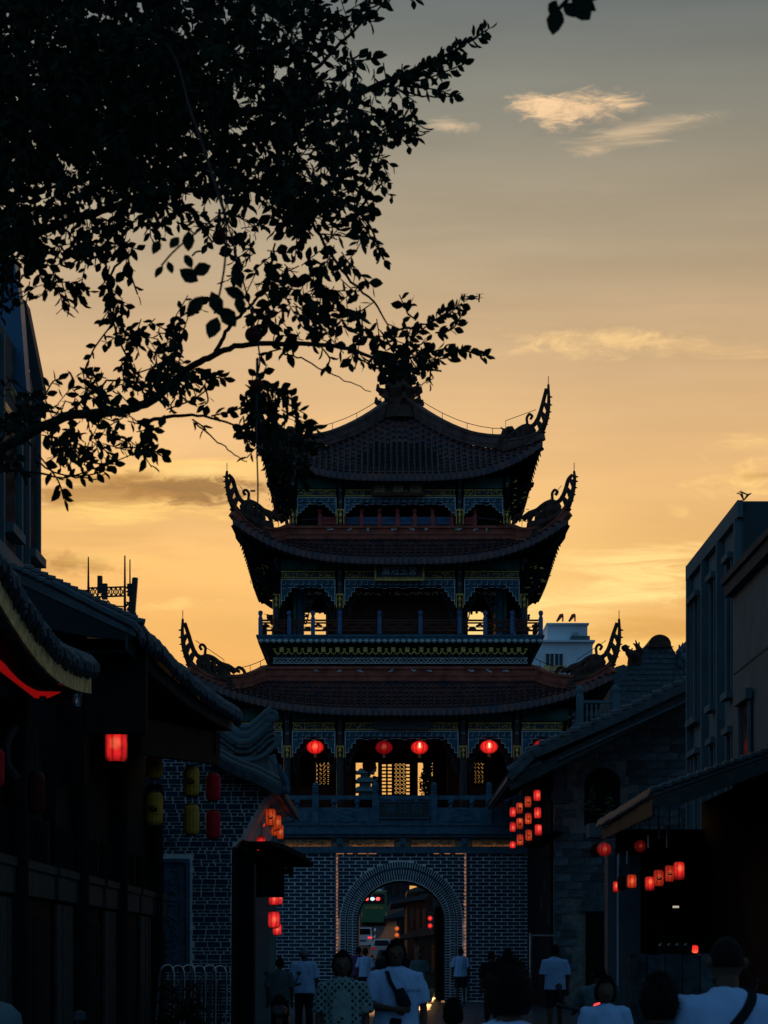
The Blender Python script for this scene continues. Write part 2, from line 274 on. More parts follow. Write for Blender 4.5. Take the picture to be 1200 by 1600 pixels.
# ------------------------------------------------------------------ mesh tools
WL = {}
class MB:
    def __init__(s): s.v = []; s.f = []
    def add(s, vs_, fs):
        k = len(s.v); s.v += [tuple(p) for p in vs_]; s.f += [tuple(i + k for i in q) for q in fs]; return s
    def box(s, x0, x1, y0, y1, z0, z1, j=0.0):
        if j: a = U(0, j); x0 -= a * .5; x1 += a * .5; y0 -= a; y1 += a; z0 -= a * .4; z1 += a * .4
        return s.add([(x0, y0, z0), (x1, y0, z0), (x1, y1, z0), (x0, y1, z0), (x0, y0, z1), (x1, y0, z1), (x1, y1, z1), (x0, y1, z1)],
                     [(0, 3, 2, 1), (4, 5, 6, 7), (0, 1, 5, 4), (1, 2, 6, 5), (2, 3, 7, 6), (3, 0, 4, 7)])
    def obox(s, c, sx, sy, sz, m=None):
        c = Vector(c); q = []
        for z in (-1, 1):
            for x, y in ((-1, -1), (1, -1), (1, 1), (-1, 1)):
                p = Vector((x * sx / 2, y * sy / 2, z * sz / 2)); q.append((m @ p if m else p) + c)
        return s.add(q, [(0, 3, 2, 1), (4, 5, 6, 7), (0, 1, 5, 4), (1, 2, 6, 5), (2, 3, 7, 6), (3, 0, 4, 7)])
    def bar(s, a, b, w, h=None, up=(0, 0, 1)):
        a = Vector(a); b = Vector(b); d = b - a; ln = d.length
        if ln < 1e-6: return s
        d /= ln; h = h or w; up = Vector(up)
        if abs(d.dot(up)) > 0.98: up = Vector((0, 1, 0))
        r = d.cross(up).normalized(); t = r.cross(d)
        m = Matrix((r, d, t)).transposed()
        return s.obox((a + b) / 2, w, ln, h, m)
    def tube(s, pts, rad, n=6, cap=True):
        pts = [Vector(p) for p in pts]; k = len(s.v); m = len(pts)
        ref = None
        for i, p in enumerate(pts):
            d = (pts[min(i + 1, m - 1)] - pts[max(i - 1, 0)]).normalized()
            if ref is None:
                ref = Vector((0, 0, 1)) if abs(d.z) < 0.9 else Vector((1, 0, 0))
            r = (ref - d * ref.dot(d)).normalized(); ref = r; t = d.cross(r)
            rr = rad[i] if isinstance(rad, (list, tuple)) else rad
            for q in range(n):
                a = 2 * pi * q / n; s.v.append(tuple(p + (r * cos(a) + t * sin(a)) * rr))
        for i in range(m - 1):
            for q in range(n):
                a = k + i * n + q; b = k + i * n + (q + 1) % n; s.f.append((a, b, b + n, a + n))
        if cap:
            s.f.append(tuple(k + q for q in range(n))[::-1]); s.f.append(tuple(k + (m - 1) * n + q for q in range(n)))
        return s
    def lathe(s, c, prof, n=12, sx=1.0, sy=1.0, rot=0.0):
        c = Vector(c); k = len(s.v)
        for r, z in prof:
            for q in range(n):
                a = 2 * pi * q / n + rot; s.v.append((c.x + r * cos(a) * sx, c.y + r * sin(a) * sy, c.z + z))
        for i in range(len(prof) - 1):
            for q in range(n):
                a = k + i * n + q; b = k + i * n + (q + 1) % n; s.f.append((a, b, b + n, a + n))
        s.f.append(tuple(k + q for q in range(n))[::-1]); s.f.append(tuple(k + (len(prof) - 1) * n + q for q in range(n)))
        return s
    def ext(s, poly, y0, y1):
        """polygon in (x, z), extruded from y0 to y1"""
        n = len(poly); k = len(s.v)
        ar = sum(poly[i][0] * poly[(i + 1) % n][1] - poly[(i + 1) % n][0] * poly[i][1] for i in range(n))
        if ar < 0: poly = poly[::-1]
        s.v += [(x, y0, z) for x, z in poly] + [(x, y1, z) for x, z in poly]
        s.f.append(tuple(range(k, k + n))); s.f.append(tuple(range(k + 2 * n - 1, k + n - 1, -1)))
        for i in range(n):
            j = (i + 1) % n; s.f.append((k + j, k + i, k + n + i, k + n + j))
        return s
    def extpx(s, poly, Y, th): return s.ext([(X(a, Y), Z(b, Y)) for a, b in poly], Y, Y + th)
    def mesh(s, name, m, off=(0, 0, 0), smooth=False):
        me = bpy.data.meshes.new(name); o = Vector(off)
        me.from_pydata([(a - o.x, b - o.y, c - o.z) for a, b, c in s.v], [], s.f)
        if smooth: me.polygons.foreach_set('use_smooth', [True] * len(me.polygons))
        me.update()
        if m: me.materials.append(K[m] if isinstance(m, str) else m)
        return me
    def build(s, name, m, parent=None, smooth=False, at=None, **props):
        if parent is not None: off = WL[parent.name]
        elif at is not None: off = Vector(at)
        else:
            xs = [p[0] for p in s.v]; ys = [p[1] for p in s.v]; zs = [p[2] for p in s.v]
            off = Vector(((min(xs) + max(xs)) / 2, (min(ys) + max(ys)) / 2, min(zs)))
        o = bpy.data.objects.new(name, s.mesh(name, m, off, smooth)); col.objects.link(o)
        if parent is not None: o.parent = parent
        else: o.location = off
        WL[o.name] = off.copy()
        for a, b in props.items(): o[a] = b
        return o
def thing(name, at, label, category, group=None):
    o = bpy.data.objects.new(name, None); col.objects.link(o); o.location = at; WL[o.name] = Vector(at)
    o['label'] = label; o['category'] = category
    if group: o['group'] = group
    return o
def tag(o, label, category, group=None):
    o['label'] = label; o['category'] = category
    if group: o['group'] = group
    return o
def inst(name, me, parent, loc, rot=None, sc=None):
    o = bpy.data.objects.new(name, me); col.objects.link(o); o.parent = parent; o.location = Vector(loc) - WL[parent.name]
    if rot: o.rotation_euler = rot
    if sc: o.scale = sc
    return o
def copy_tree(root, loc):
    c = root.copy(); col.objects.link(c); c.location = loc; WL[c.name] = Vector(loc)
    for ch in root.children:
        d = ch.copy(); col.objects.link(d); d.parent = c
        for g in ch.children:
            e = g.copy(); col.objects.link(e); e.parent = d
    return c
def text(s, size, loc, m, parent, rot=(pi / 2, 0, 0), ext=0.01, name='lettering', sx=1.0):
    cu = bpy.data.curves.new('t', 'FONT'); cu.body = s; cu.size = size; cu.extrude = ext; cu.align_x = 'CENTER'; cu.align_y = 'CENTER'; cu.resolution_u = 2
    t = bpy.data.objects.new('t', cu); col.objects.link(t)
    dg = bpy.context.evaluated_depsgraph_get(); me = bpy.data.meshes.new_from_object(t.evaluated_get(dg))
    bpy.data.objects.remove(t); me.name = name; me.materials.clear(); me.materials.append(K[m])
    o = bpy.data.objects.new(name, me); col.objects.link(o); o.rotation_euler = rot; o.scale = (sx, 1, 1)
    o.parent = parent; o.location = Vector(loc) - WL[parent.name]; return o
def spline(pts, n=6):
    """Catmull-Rom through points"""
    pts = [Vector(p) for p in pts]; out = []
    q = [pts[0] * 2 - pts[1]] + pts + [pts[-1] * 2 - pts[-2]]
    for i in range(1, len(q) - 2):
        for k in range(n):
            t = k / n; a, b, c, d = q[i - 1:i + 3]
            out.append(0.5 * ((2 * b) + (c - a) * t + (2 * a - 5 * b + 4 * c - d) * t * t + (3 * b - a - 3 * c + d) * t ** 3))
    out.append(pts[-1]); return out
# ================================================================== GATE TOWER
CX, CY = 0.556, 73.5
tower = thing('gate_tower', (CX, CY, 0), 'three-tiered gate tower with upturned tiled eaves above a brick archway', 'gate tower')
def four(o, ks=(1, 2, 3)):
    """the same part on the other sides of the tower"""
    for k in ks:
        c = o.copy(); col.objects.link(c); c.rotation_euler = (0, 0, k * pi / 2); c.parent = o.parent
        for ch in o.children:
            d = ch.copy(); col.objects.link(d); d.parent = c
def roof(zt, ze, a, em, ec, rz, horn_in, label, ridge_h=0.4, pyramid=False, head_v=0.74):
    root = bpy.data.objects.new('roof', None); col.objects.link(root); root.parent = tower; WL[root.name] = Vector((CX, CY, 0)); root['label'] = label
    def S(t, v, dz=0.0):
        off = a + (em + (ec - em) * abs(t) ** 4 - a) * v
        x = (a + (ec - a) * v) * t
        f = 1 - (1 - v) ** 1.45
        z = zt + (ze - zt) * f + rz * abs(t) ** 3.2 * v ** 2
        return Vector((CX + x, CY - off, z + dz))
    # under-surface and fascia
    m = MB(); nt_, nv = 28, 8
    for dz, flip in ((0.0, False), (-0.2, True)):
        k = len(m.v)
        for j in range(nv + 1):
            for i in range(nt_ + 1):
                v = j / nv; m.v.append(tuple(S(-1 + 2 * i / nt_, v, dz * (0.3 + 0.7 * v))))
        for j in range(nv):
            for i in range(nt_):
                q = (k + j * (nt_ + 1) + i, k + (j + 1) * (nt_ + 1) + i, k + (j + 1) * (nt_ + 1) + i + 1, k + j * (nt_ + 1) + i + 1)
                m.f.append(q[::-1] if flip else q)
    n1 = (nt_ + 1) * (nv + 1)
    for i in range(nt_):
        q = nv * (nt_ + 1) + i; m.f.append((q, q + n1, q + n1 + 1, q + 1))
    o = m.build('roof_deck', 'tile', root); four(o)
    # barrel tiles running down to the eave, each row stepped tile by tile, round end tile and pointed drip
    m = MB(); d = MB(); pitch = 0.205; n = int(ec / pitch)
    for i in range(-n, n + 1):
        x = i * pitch
        v0 = 0.0 if abs(x) <= a else (abs(x) - a) / (ec - a)
        if v0 > 0.97: continue
        w = lambda v: max(-1, min(1, x / max(a + (ec - a) * v, 1e-4)))
        ln = (ec - a) * (1 - v0); ns_ = max(2, int(ln / 0.3 * 1.1))
        prev = None
        for s_ in range(ns_):
            va = v0 + (1 - v0) * s_ / ns_; vb = v0 + (1 - v0) * (s_ + 1) / ns_
            A = S(w(va), va); B = S(w(vb), vb); k = len(m.v); jx = U(-.008, .008)
            for Pn, rr, dz in ((A, 0.066, 0.0), (B, 0.078, 0.028)):
                for q in range(5):
                    g = pi * q / 4; m.v.append((Pn.x + jx + cos(g) * rr, Pn.y, Pn.z + dz + sin(g) * rr * 1.15))
            for q in range(4): m.f.append((k + q, k + q + 1, k + 6 + q, k + 5 + q))
            if s_ == ns_ - 1: m.f.append((k + 5, k + 6, k + 7, k + 8, k + 9))
        B = S(w(1), 1)
        d.add([(B.x - .1, B.y - .01, B.z + .03), (B.x + .1, B.y - .01, B.z + .03), (B.x + .07, B.y - .03, B.z - .12), (B.x, B.y - .06, B.z - .25), (B.x - .07, B.y - .03, B.z - .12),
               (B.x - .1, B.y + .02, B.z + .03), (B.x + .1, B.y + .02, B.z + .03), (B.x + .07, B.y + .0, B.z - .12), (B.x, B.y - .02, B.z - .25), (B.x - .07, B.y + .0, B.z - .12)],
              [(4, 3, 2, 1, 0), (5, 6, 7, 8, 9), (0, 1, 6, 5), (1, 2, 7, 6), (2, 3, 8, 7), (3, 4, 9, 8), (4, 0, 5, 9)])
        d.lathe((B.x, B.y - 0.02, B.z + 0.07), [(0.0, 0), (0.055, 0.0), (0.075, 0.02), (0.055, 0.05)], 6)
    o = m.build('roof_tiles', 'tile', root, kind='stuff'); four(o)
    o = d.build('drip_tiles', 'tile', root, kind='stuff'); four(o)
    # rafters under the eave
    m = MB()
    for i in range(-n, n + 1):
        x = i * pitch
        t1 = max(-1, min(1, x / ec)); v0 = max(0.12, 0 if abs(x) <= a else (abs(x) - a) / (ec - a) + 0.02)
        if v0 > .93: continue
        A = S(max(-1, min(1, x / (a + (ec - a) * v0))), v0, -0.24); B = S(t1, 0.985, -0.27)
        m.bar(A, B, 0.09, 0.1)
    o = m.build('rafters', 'wood', root, kind='stuff'); four(o)
    # hip ridges with beast head and open-work horn at the corner
    for sx in (-1, 1):
        m = MB(); prev = None
        for i in range(13):
            v = (0.0 if not pyramid else 0.02) + (head_v) * i / 12
            p = S(sx, v, 0.02)
            if prev is not None:
                m.bar(prev + Vector((0, 0, ridge_h / 2)), p + Vector((0, 0, ridge_h / 2)), 0.26, ridge_h)
                m.bar(prev + Vector((0, 0, ridge_h + .04)), p + Vector((0, 0, ridge_h + .04)), 0.36, 0.09)
                m.bar(prev + Vector((0, 0, ridge_h * .45)), p + Vector((0, 0, ridge_h * .45)), 0.31, 0.06)
            prev = p
        o = m.build('hip_ridge', 'ridgedark' if pyramid else 'ridge', root); four(o, (2,) if False else (1, 2, 3)) if sx == 1 else None
        if sx == -1: bpy.data.objects.remove(o); 
        if sx == -1: continue
        m = MB(); prev = S(sx, head_v, 0.02)
        for i in range(1, 9):
            v = head_v + (1 - head_v) * i / 8; p = S(sx, v, 0.02)
            m.bar(prev + Vector((0, 0, .13)), p + Vector((0, 0, .13)), 0.24, .26); m.bar(prev + Vector((0, 0, .28)), p + Vector((0, 0, .28)), 0.3, .06); prev = p
        o = m.build('lower_hip_ridge', 'ridgedark' if pyramid else 'ridge', root); four(o)
        C = S(sx, 1.0); D = Vector((sx, -1, 0)).normalized()
        Q = lambda u_, z_: C + D * u_ + Vector((0, 0, z_))
        # beast head at the end of the high ridge
        hp = S(sx, head_v, ridge_h); m = MB()
        hh = 0.0
        m.tube([hp + D * (-.25) + Vector((0, 0, -.35)), hp + D * -.05 + Vector((0, 0, -.05)), hp + D * .04 + Vector((0, 0, .18)), hp + D * .2 + Vector((0, 0, .27))], [.22, .19, .17, .12], 8)
        m.tube([hp + D * .1 + Vector((0, 0, .28)), hp + D * .28 + Vector((0, 0, .27)), hp + D * .38 + Vector((0, 0, .19))], [.11, .1, .05], 7)
        m.tube([hp + D * .08 + Vector((0, 0, .1)), hp + D * .3 + Vector((0, 0, .03))], [.08, .04], 6)
        m.tube([hp + D * -.05 + Vector((0, 0, .26)), hp + D * -.22 + Vector((0, 0, .42))], [.05, .015], 5)
        o = m.build('beast_head', 'horn', root, smooth=False); four(o)
        # horn
        H = horn_in
        m = MB()
        op = spline([Q(-1.7, -.08), Q(-.9, -.02), Q(-.2, .22), Q(.12, .62), Q(.26, 1.15), Q(.25, H)], 5)
        m.tube(op, [.2 - .16 * (i / (len(op) - 1)) ** .8 for i in range(len(op))], 7)
        ip = spline([Q(-2.0, .24), Q(-1.75, .36), Q(-1.4, .42), Q(-1.05, .58), Q(-.75, .62), Q(-.52, .56), Q(-.28, .68), Q(-.12, .95), Q(.0, 1.25), Q(.17, H - .12)], 4)
        m.tube(ip, [.115 - .05 * i / len(ip) for i in range(len(ip))], 6)
        for (u0, z0, u1, z1, r) in ((-1.75, .1, -1.72, .45, .05), (-1.4, 0, -1.38, .4, .06), (-1.12, .05, -1.08, .55, .06), (-.85, .05, -.8, .58, .08), (-.65, .1, -.68, .58, .06), (-.45, .2, -.52, .6, .05), (-.1, .4, -.3, .75, .045), (.08, .65, -.12, 1.02, .045), (.2, 1.0, 0, 1.3, .04)):
            m.tube([Q(u0, z0), Q((u0 + u1) / 2 + .06, (z0 + z1) / 2), Q(u1, z1)], [r * 1.5, r * 2.1, r * 1.5], 6)
        for (u0, z0, r) in ((-1.6, .28, .07), (-1.25, .3, .08), (-.95, .35, .07), (-.62, .36, .08)):
            m.tube([Q(u0 - .1, z0 - .05), Q(u0 + .12, z0 + .04)], [r, r * .8], 6)
        cu = spline([Q(-.7, .7), Q(-.72, .9), Q(-.6, 1.0), Q(-.48, .92), Q(-.56, .82)], 4); m.tube(cu, .05, 5)
        cu = spline([Q(-2.5, .1), Q(-2.4, .32), Q(-2.2, .4), Q(-2.08, .3), Q(-2.2, .26)], 4); m.tube(cu, .06, 5)
        for i in range(9):   # small teeth on the outer edge
            q = op[6 + i * 2]; m.tube([q + D * .03, q + D * .16 + Vector((0, 0, -.03))], [.045, .015], 4)
        m.tube([Q(.25, H - .05), Q(.25, H + .28)], .012, 4)
        o = m.build('horn', 'horn', root); four(o)
        # flying rafter and stacked bracket arms carrying the corner
        m = MB(); E = S(sx, 1, -.28); I = S(sx, .25, -.5)
        m.tube(spline([I + Vector((0, 0, -.35)), S(sx, .6, -.55), S(sx, .85, -.45), E], 4), [.14] * 5 + [.12] * 5 + [.07] * 3, 6)
        o = m.build('corner_beam', 'wood', root); four(o)
        m = MB()
        for j in range(5):
            w = (.4 + .2 * j); zz = ze - 1.2 + j * .2; b0 = Vector((CX + sx * (a + .1) * 1.0, CY - (a + .1), zz)) if False else Vector((CX + sx * WALL, CY - WALL, zz))
            m.bar(b0, b0 + D * w, .16, .15)
            e = b0 + D * w
            m.tube([e - D * .1 + Vector((0, 0, -.02)), e + D * .12 + Vector((0, 0, .05)), e + D * .22 + Vector((0, 0, .13))], [.1, .1, .04], 6)
            for ang in (-.5, .5):
                dd = Matrix.Rotation(ang, 3, 'Z') @ D; m.bar(b0, b0 + dd * w * .75, .1, .16)
                m.tube([b0 + dd * w * .7, b0 + dd * w * .85 + Vector((0, 0, .08))], [.07, .04], 5)
        o = m.build('corner_bracket', 'wood', root); four(o)
        m = MB()
        for j in range(26):
            w = U(.15, 1.1); zz = ze - U(.15, 1.15); p_ = Vector((CX + sx * WALL, CY - WALL, zz)) + (Matrix.Rotation(U(-.5, .5), 3, 'Z') @ D) * w + Vector((0, -.14, 0))
            m.bar(p_, p_ + Vector((sx * U(.04, .14), 0, U(-.03, .09))), .018, .022)
        o = m.build('bracket_gilding', 'gold', root, kind='stuff'); four(o)
        # lightning wire
        m = MB(); wp = [S(sx, head_v * i / 8, ridge_h + .33) for i in range(9)] + [hp + Vector((0, 0, .6)), Q(-.3, 1.1 if H > 1 else .8)]
        m.tube(wp, .012, 4)
        for i in range(1, 9, 2):
            q = wp[i]; m.tube([q, q + Vector((0, 0, -.3))], .01, 4)
        o = m.build('lightning_wire', 'darkmetal', root); four(o)
    return root, S
def topband(root, a, z0, z1, m_='ridge'):
    m = MB(); yf = CY - a
    m.box(CX - a - .15, CX + a + .15, yf - .14, yf + .14, z0, z1); m.box(CX - a - .2, CX + a + .2, yf - .2, yf + .2, z1 + .002, z1 + .09)
    m.box(CX - a - .18, CX + a + .18, yf - .17, yf + .17, (z0 + z1) / 2 - .03, (z0 + z1) / 2 + .05)
    o = m.build('top_ridge', m_, root); four(o)
    # small white plaster flowers and birds on the ridge
    m = MB(); 
    for px_ in (-.62, -.45, -.3, -.06, .1, .22, .52, .66, .78):
        x = CX + a * px_
        for q in range(4):
            an = U(0, 6.28); ln = U(.06, .14)
            m.bar((x, yf - .16, (z0 + z1) / 2 + .14), (x + ln * cos(an), yf - .19, (z0 + z1) / 2 + .14 + ln * .6 * sin(an)), .02, .03)
    o = m.build('ridge_ornament', 'blueline', root)
WALL = 5.3
roof1, S1 = roof(10.96, 9.71, 4.6, 6.6, 7.0, 1.15, 1.75, 'lowest and widest roof tier, tiles reddened near the eave', head_v=0.55)
topband(roof1, 4.6, 10.9, 11.3)
WALL = 4.1
roof2, S2 = roof(15.95, 15.0, 3.85, 5.2, 5.65, 1.3, 1.5, 'middle roof tier', head_v=0.5)
topband(roof2, 3.85, 15.9, 16.26)
WALL = 3.55
roof3, S3 = roof(21.35, 17.98, 0.25, 4.5, 4.85, 1.1, 1.85, 'topmost pyramid roof', pyramid=True, head_v=0.74)
# finial
m = MB(); fz = 21.3
m.lathe((CX, CY, fz), [(.95, -.35), (.85, .05), (.62, .2), (.5, .45), (.62, .62), (.66, .78), (.5, .95), (.4, 1.15), (.46, 1.3), (.3, 1.5), (.28, 1.68), (.12, 1.85)], 12)
for k in range(8):
    a_ = k * pi / 4 + .2
    for (r, z, l) in ((.7, .3, .32), (.62, .75, .36), (.48, 1.2, .26)):
        p = Vector((CX + r * cos(a_), CY + r * sin(a_), fz + z)); d_ = Vector((cos(a_), sin(a_), .5))
        m.tube([p, p + d_ * l * .5, p + d_ * l * .5 + Vector((0, 0, l * .5))], [.14, .1, .04], 5)
m.build('finial', 'horn', tower)

# ------------------------------------------------------------------ gate base, arch and brickwork
YW = 67.0; AX = X(627, YW); S_ = YW / F
z_sp = Z(1440, YW); RO = 95 * S_; RI = 69 * S_
zt_w = Z(1333, YW)
arch_pts = [(AX - RI, -0.05), (AX - RI, z_sp)] + [(AX - RI * cos(pi * i / 20), z_sp + RI * .93 * sin(pi * i / 20)) for i in range(1, 20)] + [(AX + RI, z_sp), (AX + RI, -0.05)]
GW = 6.35
m = MB().ext([(CX - GW, -.05)] + arch_pts + [(CX + GW, -.05), (CX + GW, zt_w), (CX - GW, zt_w)], YW, 68.6)
RB = RI + .36
arch_b = [(AX - RB, -0.05), (AX - RB, z_sp)] + [(AX - RB * cos(pi * i / 20), z_sp + RB * .97 * sin(pi * i / 20)) for i in range(1, 20)] + [(AX + RB, z_sp), (AX + RB, -0.05)]
m.ext([(CX - GW, -.05)] + arch_b + [(CX + GW, -.05), (CX + GW, zt_w), (CX - GW, zt_w)], 68.602, 80.0)
gate_wall = m.build('gate_wall', 'mortar', tower)
# vault lining inside the passage, dark stone
brick_me = {}
def brick_mesh(w, h, d, m_='brick'):
    key = (round(w, 3), round(h, 3), round(d, 3), m_)
    if key not in brick_me:
        b = MB(); c = .006
        b.add([(-w / 2, -d, -h / 2), (w / 2, -d, -h / 2), (w / 2, 0, -h / 2), (-w / 2, 0, -h / 2), (-w / 2, -d, h / 2), (w / 2, -d, h / 2), (w / 2, 0, h / 2), (-w / 2, 0, h / 2)],
              [(0, 1, 5, 4), (1, 2, 6, 5), (3, 0, 4, 7), (4, 5, 6, 7), (0, 3, 2, 1)])
        brick_me[key] = b.mesh('brick', m_)
    return brick_me[key]
def lay(parent, rects, Y, mname, cap, d=0.025, name='brick'):
    """rects = (xc, zc, w, h), biggest part count first; the rest joined as stuff"""
    rest = MB()
    for i, (xc, zc, w, h) in enumerate(rects):
        dd = d * U(.7, 1.3)
        if i < cap:
            w2 = round(w / .02) * .02
            if w - w2 < 0: w2 = round(w2 - .02, 3)
            inst(name, brick_mesh(max(w2, .04) if abs(w2 - w) < .02 else w, h, d, mname), parent, (xc + U(-.003, .003), Y - U(0, .008), zc + U(-.002, .002)))
        else: rest.box(xc - w / 2, xc + w / 2, Y - dd, Y + .005, zc - h / 2, zc + h / 2)
    if rest.v: rest.build('brick_courses', mname, parent, kind='stuff')
rects = []
ph = 5.62 * S_; bw = 19 * S_; J = .027
row = 0; z = zt_w - ph / 2 - .01
while z > 0.03:
    x = CX - GW + (bw / 2 if row % 2 else 0) - bw
    while x < CX + GW:
        x0, x1 = x + J / 2, x + bw - J / 2
        for c0, c1 in ((CX - GW, X(523.5, YW)), (X(528, YW), AX), (AX, X(726, YW)), (X(730, YW), CX + GW)):
            a0, a1 = max(x0, c0), min(x1, c1)
            zz = z - z_sp
            if AX - RO - .02 < (c0 + c1) / 2 < AX + RO + .02:
                ro = RO + .03
                hw = ro if zz <= 0 else math.sqrt(max(0, ro * ro - (zz / .98) ** 2)) if abs(zz) < ro else 0
                if hw > 0:
                    if c1 == AX: a1 = min(a1, AX - hw - .0)
                    else: a0 = max(a0, AX + hw)
            if a1 - a0 > .06:
                rects.append(((a0 + a1) / 2, z, a1 - a0, ph - J))
        x += bw
    z -= ph; row += 1
rects = [r for r in rects if r[0] > X(385, YW) and r[0] < X(850, YW) or r[1] > 5]
rects.sort(key=lambda r: (abs(r[1] - z_sp - .8) * .55 + abs(r[0] - AX) * .6))
lay(gate_wall, rects, YW, 'brick', 295, d=.011)
m = MB()       # arch rings: three rings of radial bricks parted by two flat bands, going down as courses on the jambs
rings = [(RO, RO - 7.2 * S_, 3.9), (RO - 11.5 * S_, RO - 18 * S_, 3.9), (RO - 19.5 * S_, RI, 4.1)]
for r1, r0, pp in rings:
    rm = (r1 + r0) / 2; n = int(pi * rm / (pp * S_))
    for i in range(n):
        a0 = pi * (i + .19) / n; a1 = pi * (i + .81) / n; d = .014 + U(0, .006)
        p = [(AX - r0 * cos(a0), z_sp + r0 * .95 * sin(a0)), (AX - r1 * cos(a0), z_sp + r1 * .98 * sin(a0)), (AX - r1 * cos(a1), z_sp + r1 * .98 * sin(a1)), (AX - r0 * cos(a1), z_sp + r0 * .95 * sin(a1))]
        m.ext(p, YW - d, YW - .001)
    n = int(z_sp / (pp * S_ * 1.05))
    for i in range(n):
        z0 = z_sp - (i + .81) * z_sp / n; z1 = z_sp - (i + .19) * z_sp / n; d = .014 + U(0, .006)
        m.box(AX - r1, AX - r0, YW - d, YW - .001, z0, z1); m.box(AX + r0, AX + r1, YW - d, YW - .001, z0, z1)
m.build('arch_brick_rings', 'brick', gate_wall, kind='stuff')
m = MB()
for r1, r0 in ((RO - 8.2 * S_, RO - 10.6 * S_),):
    n = 18
    for i in range(n):
        a0 = pi * (i + .02) / n; a1 = pi * (i + .98) / n
        p = [(AX - r0 * cos(q) , z_sp + r0 * .965 * sin(q)) for q in (a0, (a0 + a1) / 2, a1)] + [(AX - r1 * cos(q), z_sp + r1 * .97 * sin(q)) for q in (a1, (a0 + a1) / 2, a0)]
        m.ext(p, YW - .012, YW - .001)
    for i in range(7):
        z0 = z_sp * i / 7 + .01; z1 = z_sp * (i + 1) / 7 - .01
        m.box(AX - r1, AX - r0, YW - .012, YW - .001, z0, z1); m.box(AX + r0, AX + r1, YW - .012, YW - .001, z0, z1)
m.build('arch_flat_band', 'brick', gate_wall, kind='stuff')
m = MB()  # dark stone lining of the passage
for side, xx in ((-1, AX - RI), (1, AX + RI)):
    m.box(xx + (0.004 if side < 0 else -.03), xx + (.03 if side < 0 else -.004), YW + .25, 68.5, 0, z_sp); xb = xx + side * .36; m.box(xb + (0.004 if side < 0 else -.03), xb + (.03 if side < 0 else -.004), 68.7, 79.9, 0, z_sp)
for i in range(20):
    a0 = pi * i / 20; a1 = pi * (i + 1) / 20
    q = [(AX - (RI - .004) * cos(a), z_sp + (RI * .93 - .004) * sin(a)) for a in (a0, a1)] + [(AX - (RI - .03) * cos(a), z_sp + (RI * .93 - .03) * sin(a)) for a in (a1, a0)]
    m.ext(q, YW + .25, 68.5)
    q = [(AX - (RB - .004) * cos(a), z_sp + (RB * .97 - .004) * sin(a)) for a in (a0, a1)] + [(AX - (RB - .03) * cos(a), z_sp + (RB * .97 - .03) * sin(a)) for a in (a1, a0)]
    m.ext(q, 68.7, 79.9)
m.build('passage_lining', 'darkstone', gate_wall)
m = MB()
for k in range(9): m.box(AX + RI - .22 - (.0 if k % 2 else .015), AX + RI + .1, 69.0 + k * .36, 69.34 + k * .36, 0.03, z_sp + .55)
m.box(AX + RI - .26, AX + RI - .225, 69.0, 72.2, 1.0, 1.15); m.box(AX + RI - .26, AX + RI - .225, 69.0, 72.2, 2.4, 2.55); m.build('open_gate_leaf', 'wood', gate_wall)  # added dark block standing in for the dark right reveal of the passage
# glowing dashes painted for lit brick ends round the arch panel; grey stone frame
m = MB(); x0, x1 = X(525.5, YW), X(728, YW)
m.box(x0 - .05, x0 - .012, YW - .09, YW - .001, 0, zt_w); m.box(x1 + .012, x1 + .05, YW - .09, YW - .001, 0, zt_w)
m.build('pilaster_strip', 'stone', gate_wall)
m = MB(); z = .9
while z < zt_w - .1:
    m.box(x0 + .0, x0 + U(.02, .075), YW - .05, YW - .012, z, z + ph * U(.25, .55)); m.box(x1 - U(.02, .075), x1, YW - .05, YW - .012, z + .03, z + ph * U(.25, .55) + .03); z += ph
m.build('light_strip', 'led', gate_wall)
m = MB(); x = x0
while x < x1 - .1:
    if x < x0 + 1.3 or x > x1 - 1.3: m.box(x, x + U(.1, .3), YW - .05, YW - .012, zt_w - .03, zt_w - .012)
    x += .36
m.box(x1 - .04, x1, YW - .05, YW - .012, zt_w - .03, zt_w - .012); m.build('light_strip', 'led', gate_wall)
# cornice: slab, corbel course with carved panels, slab, balustrade plinth
m = MB()
m.box(CX - GW - .1, CX + GW + .1, YW - .12, 80.1, zt_w, Z(1325, YW)); m.box(CX - GW - .09, CX + GW + .09, YW - .118, YW - .1, Z(1325, YW) + .001, Z(1325, YW) + .04); m.build('lower_cornice', 'stone', tower)
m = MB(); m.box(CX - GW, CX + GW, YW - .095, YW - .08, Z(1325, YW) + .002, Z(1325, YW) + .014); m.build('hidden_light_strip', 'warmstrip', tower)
m = MB(); m.box(CX - GW, CX + GW, YW + .1, 80.0, Z(1325, YW) + .002, Z(1309, YW)); m.build('corbel_course', 'stone', tower)
zc0, zc1 = Z(1323.5, YW), Z(1311, YW)
for a_, b_ in ((446, 517), (546, 616), (643, 711), (738, 800), (350, 420), (830, 900)):
    m = MB(); x0, x1 = X(a_, YW), X(b_, YW); m.box(x0, x1, YW - .02, YW + .11, zc0 + .02, zc1 - .02)
    for i in range(26):       # relief of leaves
        x = x0 + .06 + (x1 - x0 - .12) * R(); z = U(zc0 + .05, zc1 - .05); an = U(-.7, .7); l = U(.04, .09)
        m.bar((x - l * cos(an), YW - .03, z - l * .4 * sin(an)), (x + l * cos(an), YW - .045, z + l * .4 * sin(an)), .03, .03)
    m.build('carved_panel', 'carved', tower)
for a_ in (430, 531, 630, 726, 815):
    m = MB(); x = X(a_, YW)
    m.box(x - .1, x + .1, YW - .2, YW + .1, zc0 + .08, zc1 + .02); m.box(x - .07, x + .07, YW - .14, YW + .1, zc0 - .02, zc0 + .08)
    m.build('corbel', 'stone', tower)
